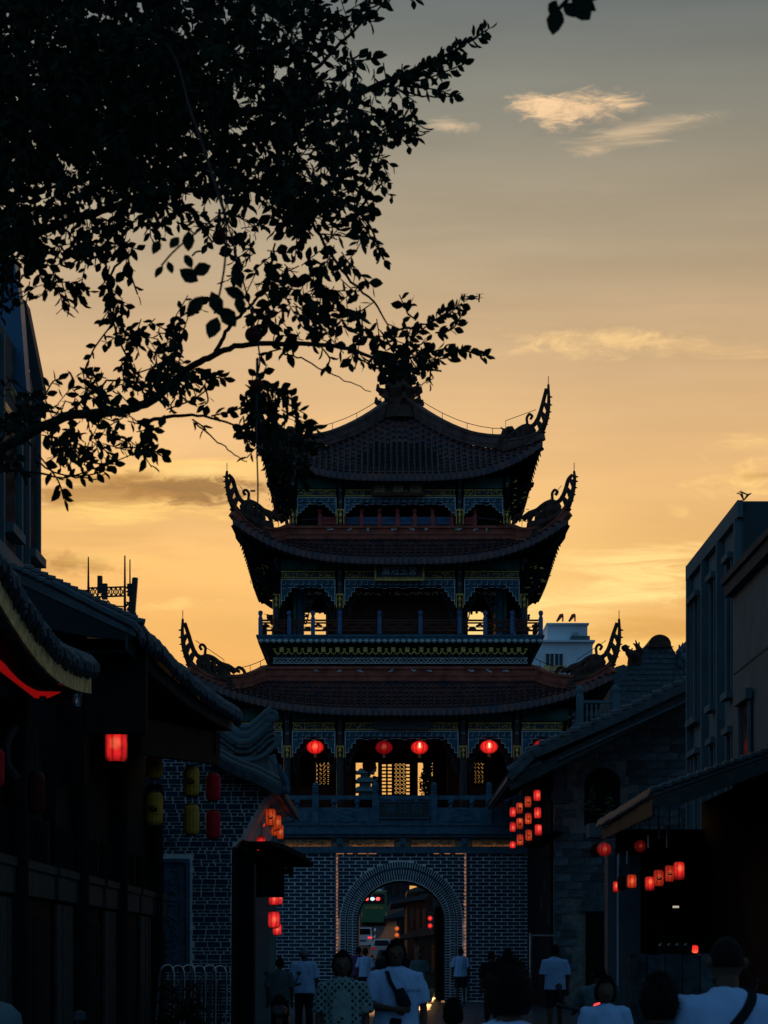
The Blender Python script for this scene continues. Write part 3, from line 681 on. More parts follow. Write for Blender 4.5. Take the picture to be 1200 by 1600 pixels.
m = MB(); zs0, zs1 = Z(1308.5, YW), Z(1288, YW)
m.box(CX - GW - .25, CX + GW + .25, YW - .3, 80.3, zs0 + .1, zs1 - .06); m.box(CX - GW - .15, CX + GW + .15, YW - .2, 80.2, zs0, zs0 + .1); m.box(CX - GW - .3, CX + GW + .3, YW - .35, 80.35, zs1 - .06, zs1)
m.build('upper_cornice', 'stone', tower)
# stone balustrade
posts = [306, 400, 493, 587, 678, 764, 855, 948]; YB = YW - .1
for p_ in posts:
    m = MB(); x = X(p_, YB); w = 5.2 * S_
    zb, zt = zs1, Z(1226, YB)
    m.box(x - w, x + w, YB - w, YB + w, zb, zt - .34)
    for q in range(4): m.lathe((x, YB, zt - .34 + q * .07), [(w * .75, 0), (w * 1.0, .012), (w * 1.0, .045), (w * .75, .06)], 10)
    m.lathe((x, YB, zt - .06), [(w * .8, 0), (w * .95, .05), (w * .7, .11), (w * .2, .15)], 10)
    m.build('balustrade_post', 'stone', tower)
for i, (p0, p1) in enumerate(zip(posts[:-1], posts[1:])):
    m = MB(); x0 = X(p0, YB) + 5.5 * S_; x1 = X(p1, YB) - 5.5 * S_; zb = zs1
    m.box(x0, x1, YB - .05, YB + .05, Z(1249.5, YB), Z(1243, YB))
    m.box(x0, x1, YB - .06, YB + .06, zb, Z(1262, YB))
    if i != 3:
        m.box(x0 + .12, x1 - .12, YB - .085, YB - .058, zb + .08, Z(1265, YB))
        m.lathe(((x0 + x1) / 2, YB - .085, 0), [(.01, 0), (.01, .001)], 3)
        xm = (x0 + x1) / 2; zm = (zb + Z(1262, YB)) / 2
        ring = [Vector((xm + .38 * cos(a), YB - .09, zm + .2 * sin(a))) for a in [2 * pi * q / 20 for q in range(21)]]
        m.tube(ring, .02, 4, cap=False)
        for q in range(10):
            an = U(0, 6.28); r = U(.3, 1.0); m.tube([(xm + r * .5 * cos(an) - .06, YB - .09, zm + .16 * r * sin(an)), (xm + r * .5 * cos(an) + .08, YB - .09, zm + .16 * r * sin(an) + U(-.04, .04))], [.03, .012], 4)
    for q in (.28, .72) if p1 - p0 > 80 else (.5,):
        x = x0 + (x1 - x0) * q
        m.lathe((x, YB, Z(1262, YB) - .01), [(.05, 0), (.07, .05), (.045, .1), (.1, .17), (.11, .22), (.05, .29)], 8)
    m.build('balustrade_panel', 'stone', tower)
m = MB(); m.box(X(594, YB), X(669, YB), YB - .14, YB - .09, Z(1277, YB), Z(1253.5, YB)); pl = m.build('name_plaque', 'column', tower); pl['label'] = 'dark carved plaque hung on the stone balustrade'
m = MB(); x0, x1, z0, z1 = X(593, YB), X(670, YB), Z(1278, YB), Z(1253, YB)
for q in ((x0, x1, z0 - .03, z0 + .01), (x0, x1, z1 - .01, z1 + .03), (x0 - .03, x0, z0, z1), (x1, x1 + .03, z0, z1)): m.box(q[0], q[1], YB - .17, YB - .1, q[2], q[3])
m.build('plaque_frame', 'stone', pl)
text('揚 江 回', .34, (X(631, YB), YB - .15, Z(1265.5, YB)), 'stone', pl)

# ------------------------------------------------------------------ storeys
def lattice_bars(m, x0, x1, z0, z1, y, pit=.16, w=.022, j=.004):
    nx = max(1, round((x1 - x0) / pit)); nz = max(1, round((z1 - z0) / pit)); ax_ = (x1 - x0) / nx; az = (z1 - z0) / nz
    for i in range(nx + 1): m.box(x0 + i * ax_ - w / 2, x0 + i * ax_ + w / 2, y - .015, y + .015, z0, z1, j)
    for i in range(nz + 1): m.box(x0, x1, y - .011, y + .011, z0 + i * az - w / 2, z0 + i * az + w / 2, j)
    for i in range(nx):
        for k in range(nz):
            a = (x0 + i * ax_, y, z0 + k * az); b = (a[0] + ax_, y, a[2] + az); c = (a[0], y + .002, a[2] + az); d = (a[0] + ax_, y + .002, a[2])
            m.bar(a, b, w, w * .9); m.bar(c, d, w * .9, w)
def fret(m, e, x0, x1, zt, zb, y, side=.5, pit=.21):
    """painted fretwork valance: frame, key-pattern bars, stepped brackets at both ends (e collects the pale edges)"""
    h = zt - zb
    e.box(x0, x1, y - .03, y + .02, zt - .032, zt, .003)
    m.box(x0 + .02, x1 - .02, y - .001, y + .012, zb + h * .25, zt - .02)
    n = max(2, round((x1 - x0) / pit)); w = (x1 - x0) / n
    for i in range(n):
        a = x0 + i * w; t = .014
        zl = zb + h * (.0 if i % 3 else -.12)
        e.box(a + .02, a + w - .02, y - .024, y - .004, zl, zl + t, .002)
        m.box(a + .02, a + .02 + t, y - .026, y - .004, zl, zt - h * .25, .002)
        m.box(a + .02, a + w * .75, y - .022, y - .004, zt - h * .25, zt - h * .25 + t, .002)
        e.box(a + w * .75, a + w * .75 + t, y - .025, y - .004, zb + h * .35, zt - h * .2, .002)
        e.box(a + w * .4, a + w * .75, y - .021, y - .004, zb + h * .35, zb + h * .35 + t, .002)
        m.box(a + w - .02 - t, a + w - .02, y - .023, y - .004, zl, zb + h * .45, .002)
    for s in (0, 1):
        X0 = lambda d: (x0 + d) if s == 0 else (x1 - d)
        e.box(min(X0(0), X0(.03)), max(X0(0), X0(.03)), y - .028, y + .01, zb - side, zt, .002)
        st = 4
        for k in range(st):
            d0 = .03 + k * .11; d1 = d0 + .11; zl = zb - side * (1 - (k + .5) / st) 
            m.box(min(X0(d0), X0(d1)), max(X0(d0), X0(d1)), y - .001, y + .012, zl + side * .16, zb + .05, .002)
            e.box(min(X0(d0), X0(d1)), max(X0(d0), X0(d1)), y - .026, y - .002, zl + side * .12, zl + side * .12 + .018, .002)
            e.box(min(X0(d1), X0(d1 - .018)), max(X0(d1), X0(d1 - .018)), y - .022, y - .002, zl + side * .12, zl + side * .36, .002)
            m.box(min(X0(d0 + .04), X0(d0 + .06)), max(X0(d0 + .04), X0(d0 + .06)), y - .02, y - .002, zl + side * .2, zb, .002)
def goldpanel(g, k_, x0, x1, z0, z1, y):
    """dark painted panel with gilded edges and scrollwork at both ends"""
    k_.box(x0 + .03, x1 - .03, y, y + .03, z0 + .02, z1 - .02)
    g.box(x0, x1, y - .02, y + .02, z0, z0 + .034); g.box(x0, x1, y - .02, y + .02, z1 - .034, z1)
    L_ = min(.62, (x1 - x0) * .27)
    for s in (0, 1):
        a = x0 + .04 if s == 0 else x1 - .04 - L_
        g.box(a, a + .018, y - .018, y, z0 + .03, z1 - .03); g.box(a + L_ - .018, a + L_, y - .018, y, z0 + .03, z1 - .03)
        for q in range(int(L_ * 30)):
            an = U(0, 6.28); cx_, cz_ = a + U(.05, L_ - .05), U(z0 + .05, z1 - .05); l = U(.02, .045)
            g.bar((cx_ - l * cos(an), y - .012, cz_ - l * .8 * sin(an)), (cx_ + l * cos(an), y - .016, cz_ + l * .8 * sin(an)), .018, .018)
    for q in range(int((x1 - x0) * 5)):
        a = U(x0 + L_ + .1, x1 - L_ - .1) if x1 - x0 > 2 * L_ + .3 else (x0 + x1) / 2
        g.bar((a - .05, y - .006, U(z0 + .06, z1 - .06)), (a + .05, y - .008, U(z0 + .06, z1 - .06)), .012, .012)
def storey(Yf, half, cols, zf, zb, zgreen, zg1, zg0, zfr, zfrb, side, colr=.12, br=(0, 0), plaque=None, lab=''):
    root = bpy.data.objects.new('storey', None); col.objects.link(root); root.parent = tower; WL[root.name] = Vector((CX, CY, 0)); root['label'] = lab
    for c in cols:
        m = MB(); m.lathe((CX + c, Yf, zf), [(colr * 1.3, 0), (colr * 1.3, .12), (colr, .16), (colr, zb - zf)], 12); o = m.build('column', 'column', root, smooth=False)
        if c > 0 or c in (cols[0],): pass
    m = MB()
    for c in cols[1:]:
        m.lathe((CX + c, Yf, zf), [(colr * 1.3, 0), (colr * 1.3, .12), (colr, .16), (colr, zb - zf)], 8)
    o = m.build('side_columns', 'column', root); o.rotation_euler.z = pi / 2; c = o.copy(); col.objects.link(c); c.rotation_euler.z = pi; c2 = o.copy(); col.objects.link(c2); c2.rotation_euler.z = -pi / 2
    g = MB(); k_ = MB(); f = MB(); e = MB(); gr = MB(); bm = MB()
    bm.box(CX - half - .1, CX + half + .1, Yf - .06, Yf + .14, zgreen, zb); 
    for a, b in zip(cols[:-1], cols[1:]):
        x0, x1 = CX + a + colr + .03, CX + b - colr - .03
        gr.box(x0, x1, Yf - .075, Yf - .05, zg1 + .05, zb - .08)
        n = max(1, int((x1 - x0) / .8))
        for q in range(n): 
            qa = x0 + (x1 - x0) * q / n; gr.box(qa + .1, qa + (x1 - x0) / n * .9, Yf - .09, Yf - .07, zg1 + .1, zb - .15)
        goldpanel(g, k_, x0, x1, zg0, zg1, Yf - .1)
        fret(f, e, x0, x1, zfr, zfrb, Yf - .09, side)
        bm.box(x0, x1, Yf + .03, Yf + .12, zg0, zgreen - .003)
    for mb, nm, ma in ((bm, 'lintel_beam', 'wood'), (gr, 'green_panel', 'green'), (k_, 'dark_frieze_panel', 'column'), (g, 'gilded_frieze', 'gold'), (f, 'fretwork_valance', 'blue'), (e, 'fretwork_edge', 'blueline')):
        o = mb.build(nm, ma, root)
        if nm in ('gilded_frieze', 'fretwork_edge', 'fretwork_valance'): o['kind'] = 'stuff'
        four(o, (1, 3) if (nm != 'lintel_beam' or lab.startswith('middle')) else (1, 2, 3))
    if br[1]:
        for c in cols:
            m = MB(); x = CX + c; zz0, zz1 = br; y = Yf - colr - .02
            m.box(x - .13, x + .13, y - .05, y, zz1 - .05, zz1); m.box(x - .13, x - .1, y - .05, y, zz0, zz1 - .05); m.box(x + .1, x + .13, y - .05, y, zz0, zz1 - .05)
            m.lathe((x, y - .05, (zz0 + zz1) / 2 + .02), [(.02, -.05), (.06, 0), (.06, .06), (.02, .1)], 6); m.lathe((x, y - .04, zz0 + .02), [(.02, 0), (.05, .05), (.03, .12)], 6)
            m.box(x - .02, x + .02, y - .03, y + .02, zz0, zz1)
            m.build('gilded_bracket', 'gold', root)
    for c in cols:       # little bright fittings on the columns
        m = MB(); x = CX + c
        for dz_ in (.32, .55, .95):
            for dx_ in (-.03, .03):
                m.box(x + dx_ - .008, x + dx_ + .008, Yf - colr - .016, Yf - colr + .01, zb - dz_, zb - dz_ + .08)
        m.build('column_fitting', 'blueline', root)
    return root
Y1 = CY - 5.8; z1 = lambda p: Z(p, Y1)
st1 = storey(Y1, 5.8, [-5.8, -3.8, -2.03, 2.1, 3.9, 5.8], zs1 - .02, z1(1104), z1(1128), z1(1129.5), z1(1141), z1(1142.5), z1(1155), .62, .13, (z1(1185), z1(1166)), lab='ground storey loggia of the tower')
Y2 = CY - 4.25; z2 = lambda p: Z(p, Y2)
st2 = storey(Y2, 4.25, [-4.25, -2.07, 2.04, 4.25], 12.55, z2(872), z2(891), z2(893), z2(904.5), z2(906), z2(919), .6, .125, (z2(951), z2(929)), lab='middle storey with balcony')
Y3 = CY - 3.7; z3 = lambda p: Z(p, Y3)
st3 = storey(Y3, 3.7, [-3.7, -2.06, 2.06, 3.7], 16.2, z3(744), z3(764.5), z3(766), z3(776.5), z3(778), z3(789), .4, .11, (z3(820), z3(797)), lab='top storey under the pyramid roof')
def ceiling(z, h, root, t=.12):
    m = MB(); m.box(CX - h, CX + h, CY - h, CY + h, z, z + t); m.build('ceiling', 'wood', root)
ceiling(z1(1108), 5.6, st1); ceiling(z2(879), 4.1, st2); ceiling(z3(752), 3.5, st3)
m = MB(); m.box(CX - 5.9, CX + 5.9, CY - 5.9, CY + 5.9, zs1 - .25, zs1 - .01); m.build('floor', 'wood', st1)
# boxed shaft between the storeys (behind the ridges)
m = MB(); m.box(CX - 4.5, CX + 4.5, CY - 4.5, CY + 4.5, z1(1108) + .13, 12.1); m.box(CX - 3.75, CX + 3.75, CY - 3.75, CY + 3.75, z2(879) + .13, 16.2); m.box(CX - 2.2, CX + 2.2, CY - 2.2, CY + 2.2, z3(752) + .13, 18.9)
m.build('inner_framing', 'wood', tower)
# ---- ground storey: rear wall with openings and lattice doors
YR = 78.0
def rwall(x0, x1, y0, y1, mm): mm.box(X(x0, YR), X(x1, YR), YR, YR + .1, Z(y1, YR), Z(y0, YR))
m = MB()
for q in ((360, 478, 1110, 1300), (478, 556, 1110, 1187), (478, 556, 1226, 1300), (516, 556, 1187, 1226), (478, 490, 1187, 1226), (556, 683, 1110, 1182), (556, 683, 1248, 1300), (590.5, 597, 1182, 1248), (646, 653, 1182, 1248), (676, 683, 1182, 1248), (683, 741, 1110, 1300), (741, 757, 1110, 1190), (741, 757, 1225, 1300), (757, 860, 1110, 1300)): rwall(*q, m)
m.build('rear_wall', 'redwood', st1)
for (a, b, c, d) in ((490, 516, 1187, 1226), (616, 634, 1186, 1241), (741, 757, 1190, 1225)):
    m = MB(); x0, x1, z0_, z1_ = X(a, YR), X(b, YR), Z(d, YR), Z(c, YR); lattice_bars(m, x0, x1, z0_, z1_, YR + .05, .15, .035); m.build('lattice_window', 'wood', st1)
m = MB()
for (a, b) in ((597, 603), (606, 612), (634.5, 640)):
    x0, x1 = X(a, YR), X(b, YR); nz = 12; z0_, z1_ = Z(1248, YR), Z(1182, YR)
    for i in range(nz + 1): m.box(x0, x1, YR + .02, YR + .06, z0_ + (z1_ - z0_) * i / nz - .03, z0_ + (z1_ - z0_) * i / nz + .03)
rwall(603, 606, 1182, 1248, m); rwall(612, 616, 1182, 1248, m); rwall(640, 646, 1182, 1248, m); rwall(616, 634.5, 1241, 1248, m); rwall(616, 634.5, 1182, 1186, m)
m.build('folding_door', 'wood', st1)
# front door leaves
YD = 71.5
for (a, b) in ((466, 494), (496, 524), (735, 764), (767, 797), (440, 464), (800, 824)):
    m = MB(); x0, x1 = X(a, YD), X(b, YD); zt, zm, zb = Z(1176, YD), Z(1232, YD), zs1
    for q in (x0, x1 - .07): m.box(q, q + .07, YD, YD + .06, zb, zt)
    for zz in (zt - .07, zm, zm - .28, zb): m.box(x0 + .07, x1 - .07, YD + .005, YD + .055, zz, zz + .07)
    m.box(x0 + .07, x1 - .07, YD + .02, YD + .04, zb + .07, zm - .28); m.box(x0 + .07, x1 - .07, YD + .02, YD + .04, zm - .21, zm)
    o = m.build('door_leaf', 'redwood', st1)
    m = MB(); lattice_bars(m, x0 + .07, x1 - .07, zm + .07, zt - .07, YD + .03, .14, .02); m.build('lattice', 'wood', o)
m = MB()
for (a, b) in ((524, 534), (699, 712), (712, 735), (534, 548)): m.box(X(a, YD), X(b, YD), YD + .01, YD + .2, zs1, Z(1172, YD))
m.box(X(430, YD), X(830, YD), YD + .0, YD + .22, Z(1172, YD), z1(1110)); m.build('door_frame', 'redwood', st1)
# carved openwork drapes beside the columns
def drape(x, s, zt, y, root, w=.5, h=1.3):
    m = MB(); o = [Vector((x, y, zt)), Vector((x + s * w * .95, y, zt - .02)), Vector((x + s * w * .8, y, zt - h * .25)), Vector((x + s * w * .45, y, zt - h * .5)), Vector((x + s * w * .3, y, zt - h * .78)), Vector((x + s * w * .12, y, zt - h))]
    sp = spline(o[1:], 4); m.tube(sp, .022, 5)
    for q in range(14):
        t = R(); p = sp[int(t * (len(sp) - 1))]; b = Vector((x + s * .02, y, p.z + U(-.1, .1))); q_ = b.lerp(p, U(.6, 1)); m.tube([b.lerp(p, U(0, .3)), b.lerp(p, .5) + Vector((0, -.02, U(-.06, .06))), q_], [.03, .02, .03], 5)
    m.tube([Vector((x, y, zt)), Vector((x, y, zt - h))], .025, 5)
    m.build('carved_drape', 'carved' if False else 'greyboard', root)
for (x, s) in ((-2.03 + .2, 1), (2.1 - .2, -1), (-3.8 + .2, 1), (-2.03 - .2, -1), (2.1 + .2, 1), (3.9 - .2, -1)):
    drape(CX + x, s, z1(1157), Y1 + .25, st1, .45, 1.05)
for (x, s) in ((-2.07 + .18, 1), (2.04 - .18, -1), (-3.3, 1), (-2.07 - .2, -1), (2.04 + .2, 1), (3.3, -1)):
    drape(CX + x, s, z2(921), Y2 + .3, st2, .42, 1.15)
m = MB()
for (a, b) in ((-3.3, -2.3), (-1.9, 1.9), (2.3, 3.3)):
    for q in range(int((b - a) * 14)):
        x = CX + U(a, b); m.tube([(x, Y2 + .3, z2(922) - U(0, .12)), (x + U(-.1, .1), Y2 + .28, z2(922) - U(0, .14))], [.03, .02], 5)
m.build('carved_valance', 'carved', st2)
# ---- middle storey: closed core with carved door panels, columns, balcony
m = MB(); m.box(CX - 2.35, CX + 2.2, CY - 2.9, CY + 2.9, 12.4, z2(879)); core = m.build('core_wall', 'redwood', st2)
for i in range(5):
    m = MB(); yk = CY - 2.9; w = 4.3 / 5; x0 = CX - 2.25 + i * w
    for q in ((x0, x0 + .07, 12.6, 14.5), (x0 + w - .09, x0 + w - .02, 12.6, 14.5)): m.box(q[0], q[1], yk - .05, yk - .002, q[2], q[3])
    for zz in (12.6, 13.15, 13.35, 14.5): m.box(x0 + .0, x0 + w - .02, yk - .045, yk - .003, zz, zz + .06)
    xm = x0 + w / 2 - .01; m.tube([Vector((xm + .24 * cos(a), yk - .02, 13.95 + .3 * sin(a))) for a in [2 * pi * q / 14 for q in range(15)]], .018, 4, cap=False)
    for q in range(8): m.tube([(xm + U(-.16, .16), yk - .02, 13.95 + U(-.2, .2)), (xm + U(-.16, .16), yk - .02, 13.95 + U(-.2, .2))], .022, 4)
    m.build('door_panel', 'redwood', core)
yb_ = CY + 3.9
for (a, b, c, d) in ((CX - 4.2, X(464, yb_), 12.5, 15.0), (X(509, yb_), CX - 2.0, 12.5, 15.0), (CX + 1.9, X(722, yb_), 12.5, 15.0), (X(757, yb_), CX + 4.2, 12.5, 15.0), (X(464, yb_), X(509, yb_), Z(957, yb_), 15.0), (X(722, yb_), X(757, yb_), Z(955, yb_), 15.0)):
    m = MB(); m.box(a, b, yb_, yb_ + .1, c, d); m.build('rear_wall_panel', 'redwood', st2)
m = MB(); m.box(CX - 3.7, CX - 3.62 + .02, CY - 3.6, CY + 3.6, 12.5, z2(879)); m.box(CX + 3.6, CX + 3.7, CY - 3.6, CY + 3.6, 12.5, z2(879))
m.build('side_screen', 'green', st2)
for (x, y) in ((-3.5, -3.3), (3.5, -3.3), (-2.6, 3.6), (2.5, 3.6)):
    m = MB(); m.lathe((CX + x, CY + y, 12.5), [(.16, 0), (.15, 2.6)], 10); m.build('inner_column', 'blue', st2)
YK = CY - 4.9; zk = lambda p: Z(p, YK); hb = 4.85
m = MB(); m.box(CX - hb, CX + hb, CY - hb, CY + hb, zk(1003), zk(994.5)); m.box(CX - hb - .06, CX + hb + .06, CY - hb - .06, CY + hb + .06, zk(994.4), zk(991.5)); m.build('balcony_deck', 'blue', st2)
m = MB(); n = 46
for i in range(n):
    x = CX - hb + (i + .5) * 2 * hb / n
    m.lathe((x, CY - hb - .03, zk(1003.5)), [(.03, -.02), (.085, .03), (.085, .07), (.04, .1)], 7)
o = m.build('scalloped_edge', 'blueline', st2, kind='stuff')
m = MB(); m.add([(CX - 4.75, CY - 4.75, zk(1003)), (CX + 4.75, CY - 4.75, zk(1003)), (CX + 4.75, CY + 4.75, zk(1003)), (CX - 4.75, CY + 4.75, zk(1003)), (CX - 4.35, CY - 4.4, 11.4), (CX + 4.35, CY - 4.4, 11.4), (CX + 4.35, CY + 4.4, 11.4), (CX - 4.35, CY + 4.4, 11.4)],
               [(3, 2, 1, 0), (4, 5, 6, 7), (0, 1, 5, 4), (1, 2, 6, 5), (2, 3, 7, 6), (3, 0, 4, 7)][1:]); 
m.f = [q[::-1] for q in m.f]; m.build('under_balcony_apron', 'wood', st2)
m = MB(); w_ = MB()
yq = CY - 4.62
for i in range(18):         # gilded bracket sets and scroll course below the balcony
    x = CX - 4.05 + i * 8.1 / 17; zt = Z(1012, yq)
    m.box(x - .07, x + .07, yq - .1, yq, zt - .16, zt, .004)
    for s in (-1, 1):
        m.tube(spline([(x + s * .05, yq - .08, zt - .2), (x + s * .16, yq - .09, zt - .22), (x + s * .24, yq - .08, zt - .1)], 3), .022, 5); m.box(x + s * .24 - .05, x + s * .24 + .05, yq - .1, yq - .03, zt - .08, zt - .04, .003)
    for s in (-1, 0, 1): w_.box(x + s * .13 - .012, x + s * .13 + .012, yq - .06, yq - .01, zt - .42, zt - .24, .003)
m.build('bracket_set', 'gold', st2, kind='stuff'); w_.build('bracket_arms', 'blue', st2, kind='stuff')
m = MB(); zc = Z(1033, yq + .12)
for i in range(30):
    x = CX - 4.2 + i * 8.4 / 29
    m.tube(spline([(x - .14, yq + .02, zc - .06), (x, yq - .0, zc + .06), (x + .14, yq + .02, zc - .06)], 3), .016, 4); m.tube(spline([(x - .14, yq + .03, zc + .06), (x, yq + .01, zc - .05), (x + .14, yq + .03, zc + .06)], 3), .014, 4)
m.box(CX - 4.35, CX + 4.35, yq + .0, yq + .2, zc - .1, zc - .075); m.box(CX - 4.35, CX + 4.35, yq + .0, yq + .2, zc + .075, zc + .1)
m.build('scroll_course', 'blueline', st2, kind='stuff')
# railings
def railing(xs, z0, z1, y, root, mp, mr, lattice, ms=None):
    for x in xs:
        m = MB(); m.box(x - .07, x + .07, y - .07, y + .07, z0, z1 + .02); m.box(x - .05, x + .05, y - .05, y + .05, z1 + .02, z1 + .09); m.lathe((x, y, z1 + .09), [(.05, 0), (.08, .05), (.08, .13), (.04, .17)], 8)
        m.build('railing_post', mp, root)
    for a, b in zip(xs[:-1], xs[1:]):
        m = MB(); x0, x1 = a + .075, b - .075; h = z1 - z0
        m.box(x0, x1, y - .035, y + .035, z1 - .1, z1 - .045); m.box(x0, x1, y - .03, y + .03, z0 + .1, z0 + .16); m.box(x0, x1, y - .03, y + .03, z0 + h * .66, z0 + h * .66 + .05)
        if lattice: lattice_bars(m, x0, x1, z0 + .16, z0 + h * .66, y, .13, .03)
        else:       # cloud-shaped openings
            for q in range(max(2, int((x1 - x0) / .22))):
                x = x0 + .1 + (x1 - x0 - .2) * q / max(1, int((x1 - x0) / .22) - 1); zz = z0 + h * (.3 if q % 2 else .5)
                m.tube([(x - .13, y, zz), (x, y, zz + .05), (x + .13, y, zz)], [.03, .055, .03], 5)
            m.box(x0, x1, y - .02, y + .02, z0 + h * .42, z0 + h * .42 + .03)
        m.build('railing_panel', mr, root)
yr = CY - 4.75
xs = [X(p, yr) for p in (407, 452, 489, 531, 593, 657, 718, 758, 800, 845)]
railing(xs, Z(991, yr), Z(966, yr), yr, st2, 'bluepost', 'redwood', False)
for sgn in (-1, 1):
    for k in range(4):
        y = yr + (k + 1) * 2.3; m = MB(); x = CX + sgn * 4.75
        m.box(x - .07, x + .07, y - .07, y + .07, Z(991, yr), Z(966, yr)); m.lathe((x, y, Z(966, yr)), [(.05, 0), (.08, .05), (.08, .13), (.04, .17)], 8); m.build('railing_post', 'redwood', st2)
        m = MB(); y0 = y - 2.2
        for zz in (.1, .42, .72): m.box(x - .025, x + .025, y0, y - .08, Z(991, yr) + zz * .55, Z(991, yr) + zz * .55 + .05)
        m.build('railing_panel', 'redwood', st2)
yr = CY - 3.35
xs = [X(p, yr) for p in (500, 526)]; railing(xs, Z(824, yr), Z(806, yr), yr, st3, 'redpaint', 'redpaint', True)
xs = [X(p, yr) for p in (537, 565, 593, 621, 648, 676, 706)]; railing(xs, Z(824, yr), Z(806, yr), yr, st3, 'redpaint', 'bluepost', True)
xs = [X(p, yr) for p in (721, 742)]; railing(xs, Z(824, yr), Z(806, yr), yr, st3, 'redpaint', 'redpaint', True)
m = MB(); m.box(CX - 2.6, CX + 2.6, CY - 2.2, CY + 2.2, 16, z3(752)); m.build('core_wall', 'redwood', st3)
m = MB(); m.box(CX - 3.5, CX - 2.6, CY - 1.6, CY + 3.4, 16, z3(752)); m.box(CX + 2.6, CX + 3.5, CY - 1.6, CY + 3.4, 16, z3(752)); m.build('side_screen', 'green', st3)
m = MB()
for s in (-1, 1): m.tube([(CX + s * 3.65, Y3 + .2, Z(812, Y3)), (CX + s * 2.7, Y3 - .1, Z(810, Y3))], .018, 5)
m.build('steel_rail', 'metal', st3)
# plaques
def plaque(a, b, c, d, Y, txt, size, base, frame, ink, root, lab, tilt=0):
    x0, x1, z0, z1_ = X(a, Y), X(b, Y), Z(d, Y), Z(c, Y)
    m = MB(); m.box(x0, x1, Y, Y + .06, z0, z1_); o = m.build('name_plaque', base, root); o['label'] = lab
    m = MB(); t = .07
    for q in ((x0 - t, x1 + t, z0 - t, z0 + .01), (x0 - t, x1 + t, z1_ - .01, z1_ + t), (x0 - t, x0, z0 + .011, z1_ - .011), (x1, x1 + t, z0 + .011, z1_ - .011)): m.box(q[0], q[1], Y - .06, Y + .05, q[2], q[3])
    for q in ((x0 + .04, x1 - .04, z0 + .04, z0 + .06), (x0 + .04, x1 - .04, z1_ - .06, z1_ - .04)): m.box(q[0], q[1], Y - .03, Y - .001, q[2], q[3])
    m.build('plaque_frame', frame, o)
    text(txt, size, ((x0 + x1) / 2, Y - .03, (z0 + z1_) / 2), ink, o)
plaque(584, 659, 753, 772, Y3 - .35, '勝   青', .33, 'carved', 'redwood', 'ink', st3, 'gold-brown plaque with two black characters')
plaque(588, 660, 881.5, 904.5, Y2 - .35, '簾冠玉宮', .3, 'column', 'gold', 'white', st2, 'black plaque with gilt frame and four pale characters')
plaque(591, 668, 1111, 1136, Y1 - .3, '德飛嚴東', .34, 'column', 'column', 'greyboard', st1, 'black plaque with dark raised characters')
# ================================================================== GROUND
def sheet(name, pts, m, kind='structure'):
    mb = MB(); mb.add(pts, [tuple(range(len(pts)))]); o = mb.build(name, m, at=(0, 0, 0)); o['kind'] = kind; return o
sheet('ground', [(-1500, -300, -.02), (1500, -300, -.02), (1500, 3000, -.02), (-1500, 3000, -.02)], 'asphalt')
# paved street of granite slabs, laid in rows
street = MB().box(-4.6, 4.9, -2, 84, -.12, -.004).build('street', 'darkmortar', at=(0, 0, 0)); street['kind'] = 'structure'
slabs = []
y = 14.0
while y < 84:
    d = .55 if y < 50 else .9; x = -4.5 - U(0, .5)
    while x < 4.8:
        w = U(.7, 1.1); slabs.append((x, y, w, d)); x += w
    y += d
slab_me = []
for i in range(6):
    b = MB(); w = .62 + .08 * i; b.box(0, w - .012, 0, .54, -.03, 0); slab_me.append((w, b.mesh('paving_stone', 'paving')))
rest = MB(); cnt = 0
for (x, y, w, d) in slabs:
    if 36 < y < 70 and cnt < 0: pass
    rest.box(x, x + w - .014, y, y + d - .014, -.03, U(0, .004))
o = rest.build('paving_stones', 'paving', street, kind='stuff')
b = MB().box(-4.6, 4.9, -2, 13.95, -.02, .001); b.build('near_paving', 'paving', street)
# uphill road beyond the archway
prof = [(84, 0), (110, .05), (130, .45), (150, 1.25), (165, 2.2), (190, 4.2), (230, 7.2), (300, 11)]
def road_z(y):
    for (a, za), (b, zb) in zip(prof, prof[1:]):
        if a <= y <= b: return za + (zb - za) * (y - a) / (b - a)
    return 11
m = MB()
for i, (yy, zz) in enumerate(prof): m.v += [(-13, yy, zz), (9, yy, zz)]
for i in range(len(prof) - 1): m.f.append((2 * i, 2 * i + 1, 2 * i + 3, 2 * i + 2))
o = m.build('uphill_road', 'asphalt', at=(0, 0, 0)); o['kind'] = 'structure'
m = MB()
for i in range(3, 7):
    (ya, za), (yb, zb) = prof[i], prof[i + 1]
    for k in range(3):
        t0, t1 = (k + .1) / 3, (k + .6) / 3
        m.add([(-.9, ya + (yb - ya) * t0, za + (zb - za) * t0 + .03), (-.75, ya + (yb - ya) * t0, za + (zb - za) * t0 + .03), (-.75, ya + (yb - ya) * t1, za + (zb - za) * t1 + .03), (-.9, ya + (yb - ya) * t1, za + (zb - za) * t1 + .03)], [(0, 1, 2, 3)])
m.build('lane_marking', 'white', o)

# ================================================================== HOUSES ON THE LEFT
def tile_strip(m, A, B, down, n, r=.07, ln=.5, sag=.12):
    """tile ends along an eave from A to B; each runs back up the slope and drips over the edge"""
    A = Vector(A); B = Vector(B); down = Vector(down).normalized()
    for i in range(n + 1):
        p = A.lerp(B, i / n) + Vector((U(-.012, .012), U(-.01, .01), U(-.012, .012)))
        m.tube([p - down * ln * 2.2 + Vector((0, 0, .03)), p - down * ln, p, p + down * .07 + Vector((0, 0, -.05))], [r, r, r * 1.05, r * .8], 6)
        q = p + down * .08
        m.tube([q + Vector((0, 0, -.02)), q + Vector((U(-.02, .02), 0, -sag)) + down * .05, q + Vector((0, 0, -sag * 1.9)) + down * .02], [r * .8, r * .55, r * .15], 5)
